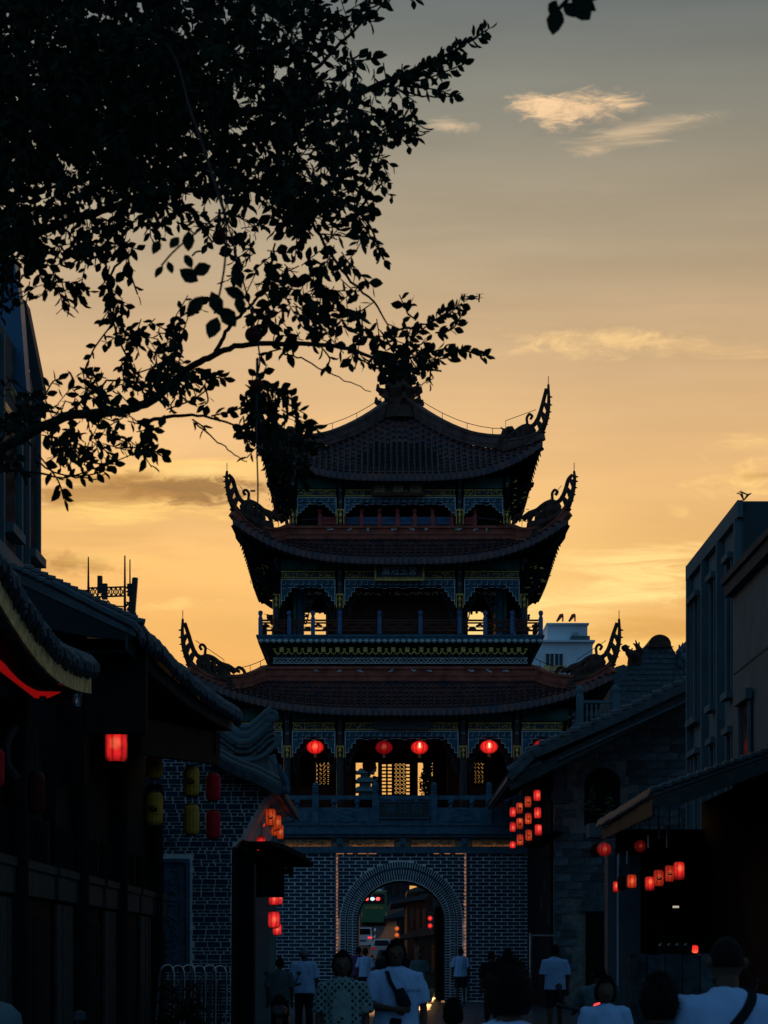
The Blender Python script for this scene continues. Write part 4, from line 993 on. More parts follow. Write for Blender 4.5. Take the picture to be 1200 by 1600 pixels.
# --- near house with long tiled eave (its red-lit beam shows under the eave)
h1 = thing('timber_house', (-6, 19.5, 0), 'near dark timber shophouse whose long tiled eave glows gold along its fascia board', 'house')
E0, E1 = P(-40, 815, 16.3), P(138, 1036, 23.8)
def curve_eave(t): return E0.lerp(E1, t) + Vector((0, 0, -.28 * math.sin(pi * t)))
m = MB(); n = 70
rdir = Vector((-1, 0, .55)).normalized()
for i in range(n):
    a = curve_eave(i / n); b = curve_eave((i + 1) / n); k = len(m.v)
    for q in (a, b): m.v += [tuple(q), tuple(q + rdir * 4), tuple(q + rdir * 4 + Vector((0, 0, -.2))), tuple(q + Vector((0, 0, -.16)))]
    m.f += [(k, k + 4, k + 5, k + 1), (k + 3, k + 2, k + 6, k + 7), (k, k + 3, k + 7, k + 4)]
m.build('roof_deck', 'tileold', h1)
tm = []
for i in range(74):
    p = curve_eave(i / 73); m = MB(); dn = Vector((1, 0, -.45)).normalized(); r = .06
    m.tube([Vector((0, 0, 0)) - dn * 1.2 + Vector((0, 0, .05)), -dn * .5 + Vector((0, 0, .02)), Vector((0, 0, .02)), dn * .08 + Vector((0, 0, -.03))], [r, r, r * 1.1, r * .9], 7)
    m.tube([dn * .08, dn * .1 + Vector((0, 0, -.08)), dn * .07 + Vector((0, 0, -.17))], [r * .9, r * .6, r * .15], 6)
    if i < 3: tm.append(m.mesh('tile', 'tileold'))
    inst('tile', tm[i % 3], h1, p + Vector((U(-.03, .03), 0, U(-.02, .02))), (U(-.06, .06), U(-.05, .05), U(-.08, .08)))
m = MB(); pr = None
for i in range(25):
    a = curve_eave(i / 24) + Vector((.02, 0, -.26))
    if pr is not None: m.bar(pr, a, .03, .2)
    pr = a
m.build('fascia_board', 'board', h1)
m = MB(); pr = None
for i in range(25):
    a = curve_eave(i / 24) + Vector((-.35, 0, -.34))
    if pr is not None: m.bar(pr, a, .5, .05)
    pr = a
m.build('soffit', 'wood', h1)
m = MB(); m.tube([E1 + Vector((-.1, .1, -.1)), E1 + Vector((-.14, .1, -.5)), P(119, 1085, 23.9), P(116, 1100, 23.8)], [.05, .04, .035, .03], 7); m.build('downpipe', 'metal', h1)
m = MB(); m.bar(P(-20, 1024, 18.6), P(58, 1086, 22.6), .05, .07); m.build('red_lit_beam', 'redglow', h1)
m = MB(); Yb = 22.6; m.extpx([(57, 1076), (70, 1066), (71, 1086), (57, 1086)], Yb, .08); m.extpx([(72, 1068), (104, 1069), (92, 1081), (72, 1090)], Yb + .1, .08); m.build('red_lit_sign', 'redglow', h1)
m = MB(); m.box(X(70, 23.2), X(114, 23.2), 23.2, 23.3, Z(1100, 23.2), Z(1070, 23.2)); m.build('sign_back', 'greyboard', h1)
# facade towards the street: posts and plank walls, seen at a slant
def facade_x(y): return -4.32 + (y - 22) * .008
m = MB(); m.box(-8, -4.45, 12, 26.2, 0, 4.6); m.build('wall', 'wood', h1)
# --- second house: gable verge to the camera, eave running on down the street
h2 = thing('timber_house', (-5.5, 31.5, 0), 'second timber shophouse, plank shutters, tiled eave hung with yellow lanterns', 'house')
G0, G1 = P(24, 888, 26.6), P(212, 978, 26.6)
F1 = P(371, 1112, 36.5)
def eave2(t):
    p = G1.lerp(F1, t); return p + Vector((0, 0, -.12 * math.sin(pi * t) + .0))
m = MB(); up = (G0 - G1)
for i in range(24):
    a = eave2(i / 24); b = eave2((i + 1) / 24); k = len(m.v)
    for q in (a, b): m.v += [tuple(q), tuple(q + up * 1.9), tuple(q + up * 1.9 + Vector((0, 0, -.2))), tuple(q + Vector((0, 0, -.14)))]
    m.f += [(k, k + 4, k + 5, k + 1), (k + 3, k + 2, k + 6, k + 7), (k, k + 3, k + 7, k + 4)]
    if i == 0: m.f.append((k, k + 1, k + 2, k + 3))
m.build('roof_deck', 'tileold', h2)
m = MB()           # stepped verge tiles on the gable edge
nstep = 16
for i in range(-3, nstep):
    a = G1.lerp(G0, (i + .0) / nstep + .0) ; b = G1.lerp(G0, (i + 1.15) / nstep)
    if i < 0: continue
    vt = MB(); vt.tube([a + Vector((0, 0, .02)), b + Vector((0, 0, .0))], [.05, .045], 7); vt.build('verge_tile', 'tileold', h2)
    vt = MB(); vt.tube([a + Vector((.1, .15, .07)), b + Vector((.1, .15, .045))], [.05, .042], 7); vt.build('verge_tile', 'tileold', h2)
for i in range(nstep, nstep + 6):
    a = G1.lerp(G0, (i + .0) / nstep); b = G1.lerp(G0, (i + 1.15) / nstep); vt = MB(); vt.tube([a + Vector((0, 0, .02)), b], [.05, .045], 7); vt.build('verge_tile', 'tileold', h2)
tm = []
for i in range(96):
    p = eave2(i / 95); m = MB(); dn = Vector((1, 0, -.5)).normalized(); r = .055
    m.tube([-dn * 1.2 + Vector((0, 0, .06)), -dn * .5 + Vector((0, 0, .03)), Vector((0, 0, .02)), dn * .07 + Vector((0, 0, -.03))], [r, r, r * 1.1, r * .9], 6)
    m.tube([dn * .07, dn * .1 + Vector((0, 0, -.11)), dn * .08 + Vector((0, 0, -.2))], [r * .8, r * .6, r * .15], 5)
    if i < 3: tm.append(m.mesh('tile', 'tileold'))
    inst('tile', tm[i % 3], h2, p + Vector((U(-.03, .03), 0, U(-.02, .02))), (U(-.06, .06), U(-.05, .05), U(-.08, .08)))
m = MB(); m.ext([(G1.x - .02, G1.z - .05), (G0.x - 1.2, G0.z + .5), (G0.x - 1.2, Z(945, 26.6)), (X(128, 26.6), Z(992, 26.6)), (X(205, 26.6), Z(1001, 26.6))], 26.62, 26.7); m.build('gable_plaster', 'plaster', h2)
m = MB()
for i in range(24):
    a = eave2(i / 24) + Vector((-.12, 0, -.22)); b = eave2((i + 1) / 24) + Vector((-.12, 0, -.22)); m.bar(a, b, .03, .2)
m.build('fascia_board', 'greyboard', h2)
m = MB()
for i in range(24):
    a = eave2(i / 24) + Vector((-.6, 0, -.34)); b = eave2((i + 1) / 24) + Vector((-.6, 0, -.34)); m.bar(a, b, 1.0, .03)
m.build('soffit', 'wood', h2)
# beams, hanging brackets and posts below the eave
m = MB()
Yg = 27.2
m.box(X(130, Yg), X(228, Yg), Yg, Yg + .2, Z(1145, Yg), Z(998, Yg)); m.box(-9, X(132, Yg), Yg, Yg + .2, 3.9, Z(945, Yg)); m.build('gable_framing', 'wood', h2)
for i, y in enumerate((23.6, 28.2, 32.2, 37.0)):
    m = MB(); x = facade_x(y); m.lathe((x, y, 0), [(.2, 0), (.2, .15), (.15, .2), (.145, 4.7)], 12); m.build('post', 'wood', h2)
for (a, b, c, d, Y) in ((232, 265, 1085, 1140, 33), (268, 300, 1078, 1160, 34.2), (306, 337, 1085, 1178, 35.4), (190, 232, 1040, 1170, 31)):
    m = MB(); m.box(X(a, Y), X(b, Y), Y, Y + .14, Z(d, Y), Z(c, Y)); m.build('bracket_post', 'wood', h2)
m = MB(); m.bar(P(212, 1150, 30), P(336, 1170, 36), .18, .55); m.build('tie_beam', 'wood', h2)
m = MB(); m.box(X(225, 36), X(337, 36), 36, 36.15, Z(1176, 36), Z(1135, 36)); m.build('cross_beam', 'wood', h2)
m = MB(); m.box(-9, -4.36, 26.8, 37.3, 3.3, 5.2); m.build('upper_wall', 'wood', h2)
# shutters: every plank apart
y = 22.0; bay = 0
while y < 37:
    y2 = y + (2.35 if bay % 2 else 1.9)
    x = facade_x(y)
    m = MB(); m.box(x - .12, x - .03, y + .16, min(y2, 37.2) - .1, .02, 3.3); wl = m.build('shutter_backing', 'black', h2)
    nb = int((y2 - y - .3) / .24)
    for i in range(nb):
        pb = MB(); w = .215; yy = y + .18 + i * .24; z1_ = 2.25 if bay % 2 == 0 else 2.05
        pb.box(x - .05, x + U(-.01, .012), yy, yy + w, .1, z1_); pb.build('plank', 'wood' if bay % 2 else 'greyboard', wl)
    m = MB(); m.box(x - .06, x + .03, y + .12, y2 - .1, 2.3, 2.62); m.box(x - .06, x + .06, y + .1, y2 - .08, 2.62, 2.72); m.build('rail_board', 'greyboard', wl)
    lt = MB()
    for q in range(9): lt.box(x - .05, x - .01, y + .2 + q * (y2 - y - .4) / 9, y + .24 + q * (y2 - y - .4) / 9, 2.75, 3.28)
    lt.build('transom_bars', 'wood', wl)
    y = y2; bay += 1
m = MB()   # big carved crescent bracket near the camera
m.tube(spline([P(24, 1135, 22.6), P(10, 1160, 22.5), P(12, 1195, 22.4), P(28, 1218, 22.4)], 5), .05, 7); m.build('curved_bracket', 'greyboard', h2)

# --- brick gable house
h3 = thing('brick_house', (-4, 42, 0), 'grey brick gable house with pale joints, carved relief panel and sloping tiled verge', 'house')
YG = 40.0; sg = YG / F
gpoly = [(228, 1160), (300, 1168), (335, 1190), (392, 1212), (432, 1236), (412, 1250), (378, 1308), (362, 1326), (360, 1640), (228, 1640)]
m = MB().extpx(gpoly, YG, 6.8); gw = m.build('gable_wall', 'mortar', h3)
def inside(x, y, poly):
    c = False; n = len(poly)
    for i in range(n):
        (x1_, y1_), (x2_, y2_) = poly[i], poly[(i + 1) % n]
        if (y1_ > y) != (y2_ > y) and x < (x2_ - x1_) * (y - y1_) / (y2_ - y1_) + x1_: c = not c
    return c
rects = []; py = 1172.0; row = 0
while py < 1612:
    tall = row % 3 == 1
    h = 9.2 if tall else 5.2; x = 224 - U(0, 12)
    while x < 440:
        w = (20.5 if tall else (20 if R() < .4 else 10.3)); a, b = x + .75, x + w - .75
        a = max(a, 229)
        while b > a and not (inside(b, py + 1, gpoly) and inside(b, py + h - 1, gpoly)): b -= 1
        blocked = py + h > 1340 and py < 1508 and a < 300
        if blocked and b > 301: a, blocked = 301, False
        if b - a > 2 and not blocked and inside(a, py + 1, gpoly) and inside(a, py + h - 1, gpoly):
            rects.append((X((a + b) / 2, YG), Z(py + h / 2, YG), (b - a) * sg, (h - 1.5) * sg))
        x += w
    py += h; row += 1
rects.sort(key=lambda r: -r[2] * r[3] - (1 if r[1] > 1.5 else 0)); lay(gw, rects, YG, 'brick', 295, d=.009)
m = MB(); a, b, c, d = X(230, YG), X(297, YG), Z(1510, YG), Z(1342, YG)
t = 6 * sg
m.box(b - t, b, YG - .09, YG - .001, c, d); m.box(a, b - t, YG - .085, YG - .001, d - t, d); m.box(a, b - t, YG - .085, YG - .001, c, c + t); m.build('panel_frame', 'stone', gw)
m = MB(); m.box(a, b - t - .002, YG - .03, YG - .001, c + t + .002, d - t - .002)
m.box(b - t * 2.6, b - t * 2.2, YG - .045, YG - .03, c + 2 * t, d - 2 * t)
for q in range(60):
    xx = U(a + .1, b - .25); zz = U(c + .2, d - .2); an = U(-1.2, 1.2); l = U(.04, .13)
    m.tube([(xx - l * cos(an), YG - .03, zz - l * sin(an)), (xx, YG - .045, zz + .02), (xx + l * cos(an), YG - .03, zz + l * sin(an))], [.02, .03, .012], 5)
m.build('relief_panel', 'stone', gw)
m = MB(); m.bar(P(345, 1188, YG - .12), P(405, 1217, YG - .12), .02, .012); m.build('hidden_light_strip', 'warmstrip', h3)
# tiled verge sloping down to the street
m = MB(); vp = [P(330, 1176, 39.6), P(365, 1196, 39.6), P(400, 1210, 39.6), P(440, 1231, 39.6)]
vs_ = spline(vp, 5); m.tube([p + Vector((0, 0, .0)) for p in vs_], .085, 7); m.tube([p + Vector((0, .3, .12)) for p in vs_], .085, 7); m.build('verge_roll', 'tileold', h3)
m = MB()
for p, q in zip(vs_, vs_[1:]): m.bar(p + Vector((0, 3.4, -.1)), q + Vector((0, 3.4, -.1)), 7.0, .16)
m.build('roof_deck', 'tileold', h3)
m = MB(); m.tube(spline([P(440, 1231, 39.6), P(446, 1236, 39.6), P(447, 1222, 39.6), P(440, 1208, 39.6), P(436, 1195, 39.6)], 4), [.09] * 6 + [.07] * 6 + [.05] * 5, 7); m.build('verge_tip', 'stone', h3)
m = MB(); n = 22
for i in range(n): 
    y = 39.8 + i * .32; p = P(440, 1233, 39.6); m.tube([(p.x - .5, y, p.z + .2), (p.x + .02, y, p.z - .04), (p.x + .04, y, p.z - .16)], [.055, .06, .03], 6)
m.build('eave_tiles', 'tileold', h3, kind='stuff')
m = MB(); m.box(-3.06, -2.98, 40.05, 46.7, 0, 4.2); m.build('street_side_wall', 'wood', h3)
m = MB()          # curved porch canopy low over the shopfront
cp = [P(376, 1316, 40.5), P(400, 1322, 41.5), P(425, 1334, 42.5), P(446, 1350, 43.5)]
cs = spline(cp, 5)
for p, q in zip(cs, cs[1:]): m.bar(p + Vector((0, .6, 0)), q + Vector((0, .6, 0)), 1.2, .1)
m.tube(cs, .06, 6); m.tube([p + Vector((0, .02, -.16)) for p in cs], .07, 6)
e_ = cp[-1]
for i in range(6): m.tube([e_ + Vector((0, i * .2, 0)), e_ + Vector((.08, i * .2, -.08)), e_ + Vector((.09, i * .2, -.26))], [.06, .055, .02], 5)
m.box(X(400, 43), X(444, 43), 43, 43.1, Z(1402, 43), Z(1345, 43)); m.build('porch_canopy', 'wood', h3)
m = MB(); m.box(X(361, 40.6), X(396, 40.6), 40.6, 40.7, 0, Z(1330, 40.6)); m.build('shop_screen', 'black', h3)
m = MB(); m.box(X(359, 40.2), X(365, 40.2), 40.05, 40.12, Z(1475, 40.2), Z(1452, 40.2)); m.build('blue_number_plate', 'bluesheet', h3)
# --- house with the sweeping blue-grey ridge
h4 = thing('ridge_house', (-4.5, 48.5, 0), 'small house with a sweeping curled blue-grey ridge over a white wall', 'house')
Y4 = 47.5
rp = [P(335, 1122, Y4), P(352, 1132, Y4), P(370, 1145, Y4), P(388, 1146, Y4), P(404, 1135, Y4), P(418, 1122, Y4), P(425, 1118, Y4)]
rs = spline(rp, 6)
m = MB(); m.tube(rs, [.12] * len(rs), 8); m.tube([p + Vector((0, -.02, -.17)) for p in rs], .09, 7); m.tube([p + Vector((0, -.05, .16)) for p in rs[14:]], .07, 7)
m.tube([P(425, 1119, Y4) + Vector((.11 * cos(a), -.08, .11 * sin(a))) for a in [q * .6 for q in range(11)]], .055, 6); m.lathe(tuple(P(425, 1124, Y4)), [(.02, -.1), (.16, 0), (.16, .08), (.02, .2)], 8)
m.build('curled_ridge', 'facade', h4)
m = MB(); band = [(a, b + 6) for a, b in ((335, 1126), (352, 1136), (370, 1149), (388, 1150), (404, 1140), (418, 1126), (428, 1122))] + [(430, 1160), (418, 1172), (395, 1180), (372, 1178), (352, 1168), (335, 1152)]
m.extpx(band, Y4 + .05, .5)
for i in range(34):
    t = i / 33; a = rs[int(t * (len(rs) - 1))]
    for k in range(3): m.lathe((a.x + U(-.02, .02), Y4 + .02, a.z - .32 - k * .14), [(.02, -.03), (.07, 0), (.06, .06), (.02, .09)], 6)
m.build('tiled_ridge_band', 'tileold', h4)
m = MB(); m.tube(spline([P(345, 1172, Y4), P(365, 1184, Y4), P(395, 1186, Y4), P(418, 1176, Y4), P(432, 1160, Y4), P(438, 1150, Y4)], 5), .06, 6)
m.tube(spline([P(418, 1172, Y4), P(431, 1165, Y4), P(437, 1156, Y4), P(433, 1150, Y4), P(428, 1157, Y4)], 4), .055, 6); m.build('lower_curl', 'facade', h4)
m = MB(); m.extpx([(330, 1160), (418, 1176), (424, 1240), (420, 1600), (330, 1600)], Y4 + .1, 3.0); m.build('wall', 'facade', h4)
m = MB()   # loose end of the ridge seen behind the verge
m.tube([P(424, 1180, Y4), P(430, 1195, Y4), P(434, 1215, Y4)], [.1, .07, .03], 6); m.build('verge_curl', 'facade', h4)
# tall cladded building far left
hb_ = thing('tall_building', (X(20, 34), 36, 0), 'tall dark clad building behind the near eaves with a blue panel high on its side', 'building')
YT = 34
XF = X(58, 40.0); ZF = Z(600, 40)
m = MB(); m.box(XF - 5, XF, 26, 40, 0, ZF); wl = m.build('wall', 'facadedark', hb_)
m = MB(); m.extpx([(30, 462), (40, 470), (66, 600), (66, 612), (52, 612), (40, 545)], 38.5, .5); m.build('slanted_cornice', 'facadedark', hb_)
m = MB(); m.extpx([(-160, 380), (22, 405), (31, 470), (42, 612), (-160, 612)], 37.6, .5); m.build('blue_panel', 'bluesheet', hb_)
m = MB(); m.bar(P(-4, 572, 37.2), P(24, 618, 37.2), .08, .1); m.build('edge_trim', 'board', hb_)
for y in (30.2, 32.6, 33.4, 35.2, 36.1, 37.9, 38.7, 39.9):
    m = MB(); m.box(XF + .002, XF + .09, y - .06, y + .06, 8.2, ZF - .2); m.build('cladding_rib', 'facade', wl)
for y in (34.3, 37.0, 39.3):
    for za, zb_ in ((9.4, 11.6),):
        m = MB(); m.box(XF + .002, XF + .03, y - .5, y + .5, za, zb_); w = m.build('window', 'glass', hb_)
        m = MB(); m.box(XF + .032, XF + .2, y - .6, y + .6, za - .18, za - .01); m.build('sill', 'facade', w)
m = MB(); m.box(XF + .002, XF + .22, 26, 40.1, 8.55, 8.8); m.box(XF + .002, XF + .14, 26, 40.05, 7.9, 8.1); m.build('string_course', 'facade', hb_)

# ================================================================== RIGHT SIDE
r1 = thing('stone_gable_house', (7, 60, 0), 'large dark stone gable house with arched upper window and long sloping tile verge', 'house')
YR1 = 57.0; s1 = YR1 / F
gp = [(865, 1175), (1100, 1062), (1100, 1620), (865, 1620)]
m = MB().ext([(X(865, YR1), 0), (X(865, YR1), Z(1178, YR1)), (X(1180, YR1), Z(1020, YR1)), (X(1180, YR1), 0)], YR1, YR1 + 9.2); rw = m.build('gable_wall', 'darkmortar', r1)
rects = []; py = 1075.0; row = 0
while py < 1600:
    h = 12.6; x = 866 + (0 if row % 2 else 14) - 30
    while x < 1092:
        w = U(24, 34); a, b = max(x + .5, 866), min(x + w - .5, 1092)
        top_ok = lambda q: py + 1 > 1178 - (q - 865) * .5
        blk = (909 < b and a < 973 and 1194 < py + h and py < 1300) or (905 < b and a < 975 and py > 1400)
        if b - a > 5 and top_ok(a + 2) and not blk: rects.append((X((a + b) / 2, YR1), Z(py + h / 2, YR1), (b - a) * s1, (h - 1) * s1))
        x += w
    py += h; row += 1
lay(rw, rects, YR1, 'darkstone', 295, d=.03, name='stone_block')
# arched window recess with potted plants
def arch(m, xc, r, zs, zb, y0, y1, n=14):
    m.ext([(xc - r, zb)] + [(xc - r * cos(pi * i / n), zs + r * sin(pi * i / n)) for i in range(n + 1)] + [(xc + r, zb)], y0, y1)
xc = X(941, YR1); rr = 28 * s1
m = MB(); arch(m, xc, rr, Z(1228, YR1), Z(1290, YR1), YR1 - .012, YR1 - .002); w = m.build('arched_window', 'black', r1)
m = MB()
for i in range(17):
    a0 = pi * (i + .06) / 17; a1 = pi * (i + .94) / 17; zs = Z(1228, YR1)
    m.ext([(xc - rr * 1.02 * cos(a0), zs + rr * 1.02 * sin(a0)), (xc - rr * 1.36 * cos(a0), zs + rr * 1.36 * sin(a0)), (xc - rr * 1.36 * cos(a1), zs + rr * 1.36 * sin(a1)), (xc - rr * 1.02 * cos(a1), zs + rr * 1.02 * sin(a1))], YR1 - .09, YR1 - .003)
m.build('arch_stones', 'darkstone', w)
xd = X(940, YR1)
m = MB(); arch(m, xd, 33 * s1, Z(1415, YR1), Z(1416, YR1), YR1 - .06, YR1 - .002); m.box(xd - 36 * s1, xd + 36 * s1, YR1 - .1, YR1 - .062, Z(1424, YR1), Z(1415, YR1)); m.build('blind_arch', 'darkstone', r1)
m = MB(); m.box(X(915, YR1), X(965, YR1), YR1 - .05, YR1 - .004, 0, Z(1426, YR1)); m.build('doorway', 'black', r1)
m = MB(); m.box(X(861, YR1), X(893, YR1), YR1 - .14, YR1 - .002, Z(1250, YR1), Z(1237, YR1)); m.box(X(863, YR1), X(889, YR1), YR1 - .1, YR1 - .04, Z(1255, YR1), Z(1250, YR1)); m.box(X(864, YR1), X(886, YR1), YR1 - .07, YR1 - .003, Z(1237, YR1), Z(1180, YR1)); m.build('pilaster_cap', 'darkstone', r1)
# roof: verge line and slab reaching back
A, B = P(795, 1214, 55.2), P(1180, 1016, 55.2)
rsp = [Vector(q) for q in (P(792, 1213, 55.2), P(832, 1174, 55.2), P(955, 1122, 55.2), P(1083, 1062, 55.2), P(1180, 1016, 55.2))]
def ra(t):
    x = A.x + (B.x - A.x) * t
    for p, q in zip(rsp, rsp[1:]):
        if x <= q.x or q is rsp[-1]: return p.lerp(q, (x - p.x) / (q.x - p.x))
m = MB()
for i in range(30):
    p, q = ra(i / 30), ra((i + 1) / 30); cy = 5.6
    m.bar(p + Vector((0, cy, -.1)), q + Vector((0, cy, -.1)), 11.4, .22)
m.build('roof_deck', 'tileold', r1)
for i in range(24):
    m = MB(); p, q = ra(i / 24), ra((i + 1.12) / 24); m.tube([p + Vector((0, 0, .1)), q + Vector((0, 0, .02))], [.12, .1], 7); m.build('verge_tile', 'tileold', r1)
m = MB(); m.bar(ra(.0) + Vector((0, .1, -.3)), ra(1) + Vector((0, .1, -.3)), .08, .3); m.build('verge_board', 'greyboard', r1)
m = MB(); m.bar(ra(.2) + Vector((0, .75, -.52)), ra(1) + Vector((0, .75, -.52)), 1.5, .05); m.build('verge_soffit', 'darkstone', r1)
m = MB(); m.bar(ra(.2) + Vector((0, 1.1, -.6)), ra(1) + Vector((0, 1.1, -.6)), .12, .035); m.build('pale_verge_line', 'greyboard', r1)
m = MB()
for i in range(30): 
    y = 55.3 + i * .35; m.tube([(A.x + .9, y, A.z + .42), (A.x, y, A.z + .0), (A.x - .05, y, A.z - .14)], [.07, .08, .03], 6)
m.build('eave_tiles', 'tileold', r1, kind='stuff')
# street side of this house: dark shopfront in shadow
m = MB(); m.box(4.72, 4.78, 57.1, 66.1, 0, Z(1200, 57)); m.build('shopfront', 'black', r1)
m = MB(); m.bar(P(832, 1322, 57.5) , P(866, 1300, 56.6), .6, .1); m.bar(P(830, 1342, 58), P(866, 1336, 57), .1, .1)
m.build('side_canopy', 'wood', r1)
m = MB(); m.tube(spline([P(829, 1600, 56.8), P(829, 1470, 56.8), P(832, 1462, 56.8), P(866, 1462, 56.8)], 4), .035, 6); fr = m.build('metal_door_frame', 'metal', r1)
m = MB()
for (a, b) in ((846, 1400), (858, 1420), (851, 1372)): m.tube([P(a, b, 57), P(a, b + 22, 57)], .03, 5)
m.build('hanging_cloth', 'greyboard', r1)
# roof terrace with white balustrade behind the gable house
tr = thing('roof_terrace', (7.5, 64, 0), 'grey roof terrace edged with round-topped white balustrade posts', 'terrace')
m = MB(); m.box(X(897, 63), X(1010, 63), 67.2, 70, 0, Z(1128, 63)) if False else m.box(X(897, 63.2), X(1180, 63.2), 63, 66.2, 0, Z(1128, 63)); m.build('terrace_block', 'facade', tr)
for a in (906, 962):
    m = MB(); x = X(a, 63.2); w = 5.5 * 63 / F; zt = Z(1086, 63.2); m.box(x - w, x + w, 63.1, 63.1 + 2 * w, Z(1130, 63), zt); m.box(x - w * .85, x + w * .85, 63.13, 63.07 + 2 * w, zt, zt + .06); m.lathe((x, 63.1 + w, zt + .05), [(.05, 0), (.1, .02), (.13, .12), (.1, .22), (.03, .27)], 12); m.build('terrace_post', 'facade', tr)
m = MB(); m.box(X(911, 63.2), X(957, 63.2), 63.14, 63.26, Z(1097.5, 63), Z(1093, 63)); m.build('terrace_rail', 'facade', tr)
for i in range(6):
    m = MB(); x = X(917 + i * 7.2, 63.2); z0_ = Z(1130, 63); hgt = Z(1097.5, 63) - z0_; m.lathe((x, 63.2, z0_), [(.04, 0), (.06, hgt * .1), (.03, hgt * .2), (.065, hgt * .4), (.035, hgt * .75), (.05, hgt * .85), (.035, hgt)], 8); m.build('baluster', 'facade', tr)
# far white block of flats
fb = thing('apartment_block', (X(880, 118), 121, 0), 'pale blue-white apartment block far behind the tower eaves', 'building')
Yf_ = 118.0
m = MB(); m.box(X(800, Yf_), X(926, Yf_), Yf_, Yf_ + 8, 0, Z(1000, Yf_)); m.build('wall', 'white', fb)
m = MB(); m.box(X(857, Yf_), X(920, Yf_), Yf_ + .8, Yf_ + 7, Z(1000, Yf_), Z(973, Yf_)); m.build('penthouse', 'white', fb)
m = MB(); m.box(X(846, Yf_), X(929, Yf_), Yf_ - .3, Yf_ + 8.2, Z(1004, Yf_), Z(1001, Yf_)); m.box(X(855, Yf_), X(922, Yf_), Yf_ + .5, Yf_ + 7.3, Z(973, Yf_), Z(971, Yf_)); m.build('roof_slab', 'white', fb)
m = MB(); m.box(X(893, Yf_), X(922, Yf_), Yf_ + .1, Yf_ + .8, Z(1001, Yf_), Z(993, Yf_)); m.build('parapet', 'facade', fb)
for (a, b, c, d) in ((852, 866, 1021, 1040), (866, 880, 1021, 1040), (896, 900, 985, 992), (901, 905, 985, 992)):
    m = MB(); m.box(X(a, Yf_), X(b, Yf_), Yf_ - .05 if c > 1000 else Yf_ + .7, Yf_ + (.01 if c > 1000 else .81), Z(d, Yf_), Z(c, Yf_)); w = m.build('window', 'glass', fb)
    m = MB(); yy = Yf_ - .12 if c > 1000 else Yf_ + .64
    for q in ((a, a + .8), (b - .8, b), ((a + b) / 2 - .4, (a + b) / 2 + .4)): m.box(X(q[0], Yf_), X(q[1], Yf_), yy, yy + .06, Z(d, Yf_), Z(c, Yf_))
    m.box(X(a, Yf_), X(b, Yf_), yy + .01, yy + .05, Z(c + .8, Yf_), Z(c, Yf_)); m.build('window_frame', 'white', w)
m = MB(); m.box(X(850, Yf_), X(884, Yf_), Yf_ - .35, Yf_, Z(1049, Yf_), Z(1041, Yf_)); m.build('window_cage', 'board', fb)
for a in (874, 893):
    m = MB(); p = P(a, 971, Yf_ + 1); m.tube([p + Vector((-.15, 0, 0)), p + Vector((.1, 0, .35)), p + Vector((.22, 0, .42))], [.06, .12, .06], 6); m.tube([p + Vector((.2, 0, 0)), p + Vector((.2, 0, .35))], .05, 5); m.build('roof_ornament', 'ridge', fb)
# gable with round crest and beast ornaments
dg_ = thing('ornate_gable', (X(1020, 76), 78, 0), 'dark stepped gable with a round crest and prancing beasts on its shoulders', 'building')
YD_ = 76.0
m = MB(); m.extpx([(952, 1058), (962, 1042), (975, 1038), (980, 1042), (990, 1030), (1000, 1015), (1012, 1007), (1018, 1002), (1013, 990), (1023, 984), (1008 + 26, 984), (1044, 996), (1050, 1006), (1056, 1018), (1066, 1035), (1080, 1046), (1140, 1060), (1140, 1600), (952, 1600)][0:7] + [(1014, 1004), (1047, 1004), (1052, 1015), (1064, 1034), (1082, 1046), (1150, 1060), (1150, 1620), (952, 1620)], YD_, 5); gwall = m.build('gable_wall', 'darkstone', dg_)
m = MB(); xc = X(1030, YD_); zc = Z(1008, YD_); rr = 17.5 * YD_ / F
m.ext([(xc - rr, zc - .1), (xc - rr, zc)] + [(xc - rr * cos(pi * i / 16), zc + rr * .88 * sin(pi * i / 16)) for i in range(1, 16)] + [(xc + rr, zc), (xc + rr, zc - .1)], YD_ - .2, YD_ + 4); m.build('round_crest', 'horn', dg_)
m = MB()
for i in range(9): 
    z = Z(1010 + i * 8.5, YD_); x0, x1 = X(max(955, 1008 - i * 6), YD_), X(1052 + i * 4, YD_); m.box(x0, x1, YD_ - .05, YD_ - .002, z - .03, z)
m.build('tile_courses', 'darkstone', dg_)
def beast(px, py, s, label):
    m = MB(); q = lambda a, b: P(px + a * s, py - b, YD_ - .1)
    m.tube(spline([q(9, 12), q(4, 14), q(-2, 15), q(-7, 18), q(-11, 23)], 4), [.09, .11, .14, .17, .19, .2, .2, .19, .18, .17, .17, .16, .15, .14, .12, .1, .1], 8)
    m.tube([q(-9, 23), q(-14, 26), q(-19, 26)], [.13, .14, .06], 7); m.tube([q(-12, 22), q(-17, 21.5)], [.07, .03], 5); m.tube([q(-10, 26), q(-6, 29)], [.05, .015], 5)
    for a, b in ((-7, 16), (-4, 14), (5, 12), (9, 12)): m.tube([q(a, b), q(a + 1, b - 7), q(a - .5, 0)], [.11, .07, .06], 6)
    for k, (a, b) in enumerate(((3, 38), (-1, 33), (9, 35))): m.tube(spline([q(8, 15), q(9, 22), q(5 + a * .3, 28), q(a, b)], 4), [.1, .1, .11, .11, .12, .12, .1, .09, .07, .05, .04, .03, .015], 6)
    for k in range(8): m.tube([q(U(-8, 8), U(12, 20)), q(U(-10, 10), U(16, 26))], [.08, .02], 5)
    o = m.build('beast_ornament', 'horn' if s > 0 else 'stone', dg_); o['label'] = label
beast(990, 1038, 1.0, 'prancing beast with flame tail on the outer shoulder'); beast(1070, 1042, -1.0, 'pale beast with curled tail on the inner shoulder')
pv = MB()
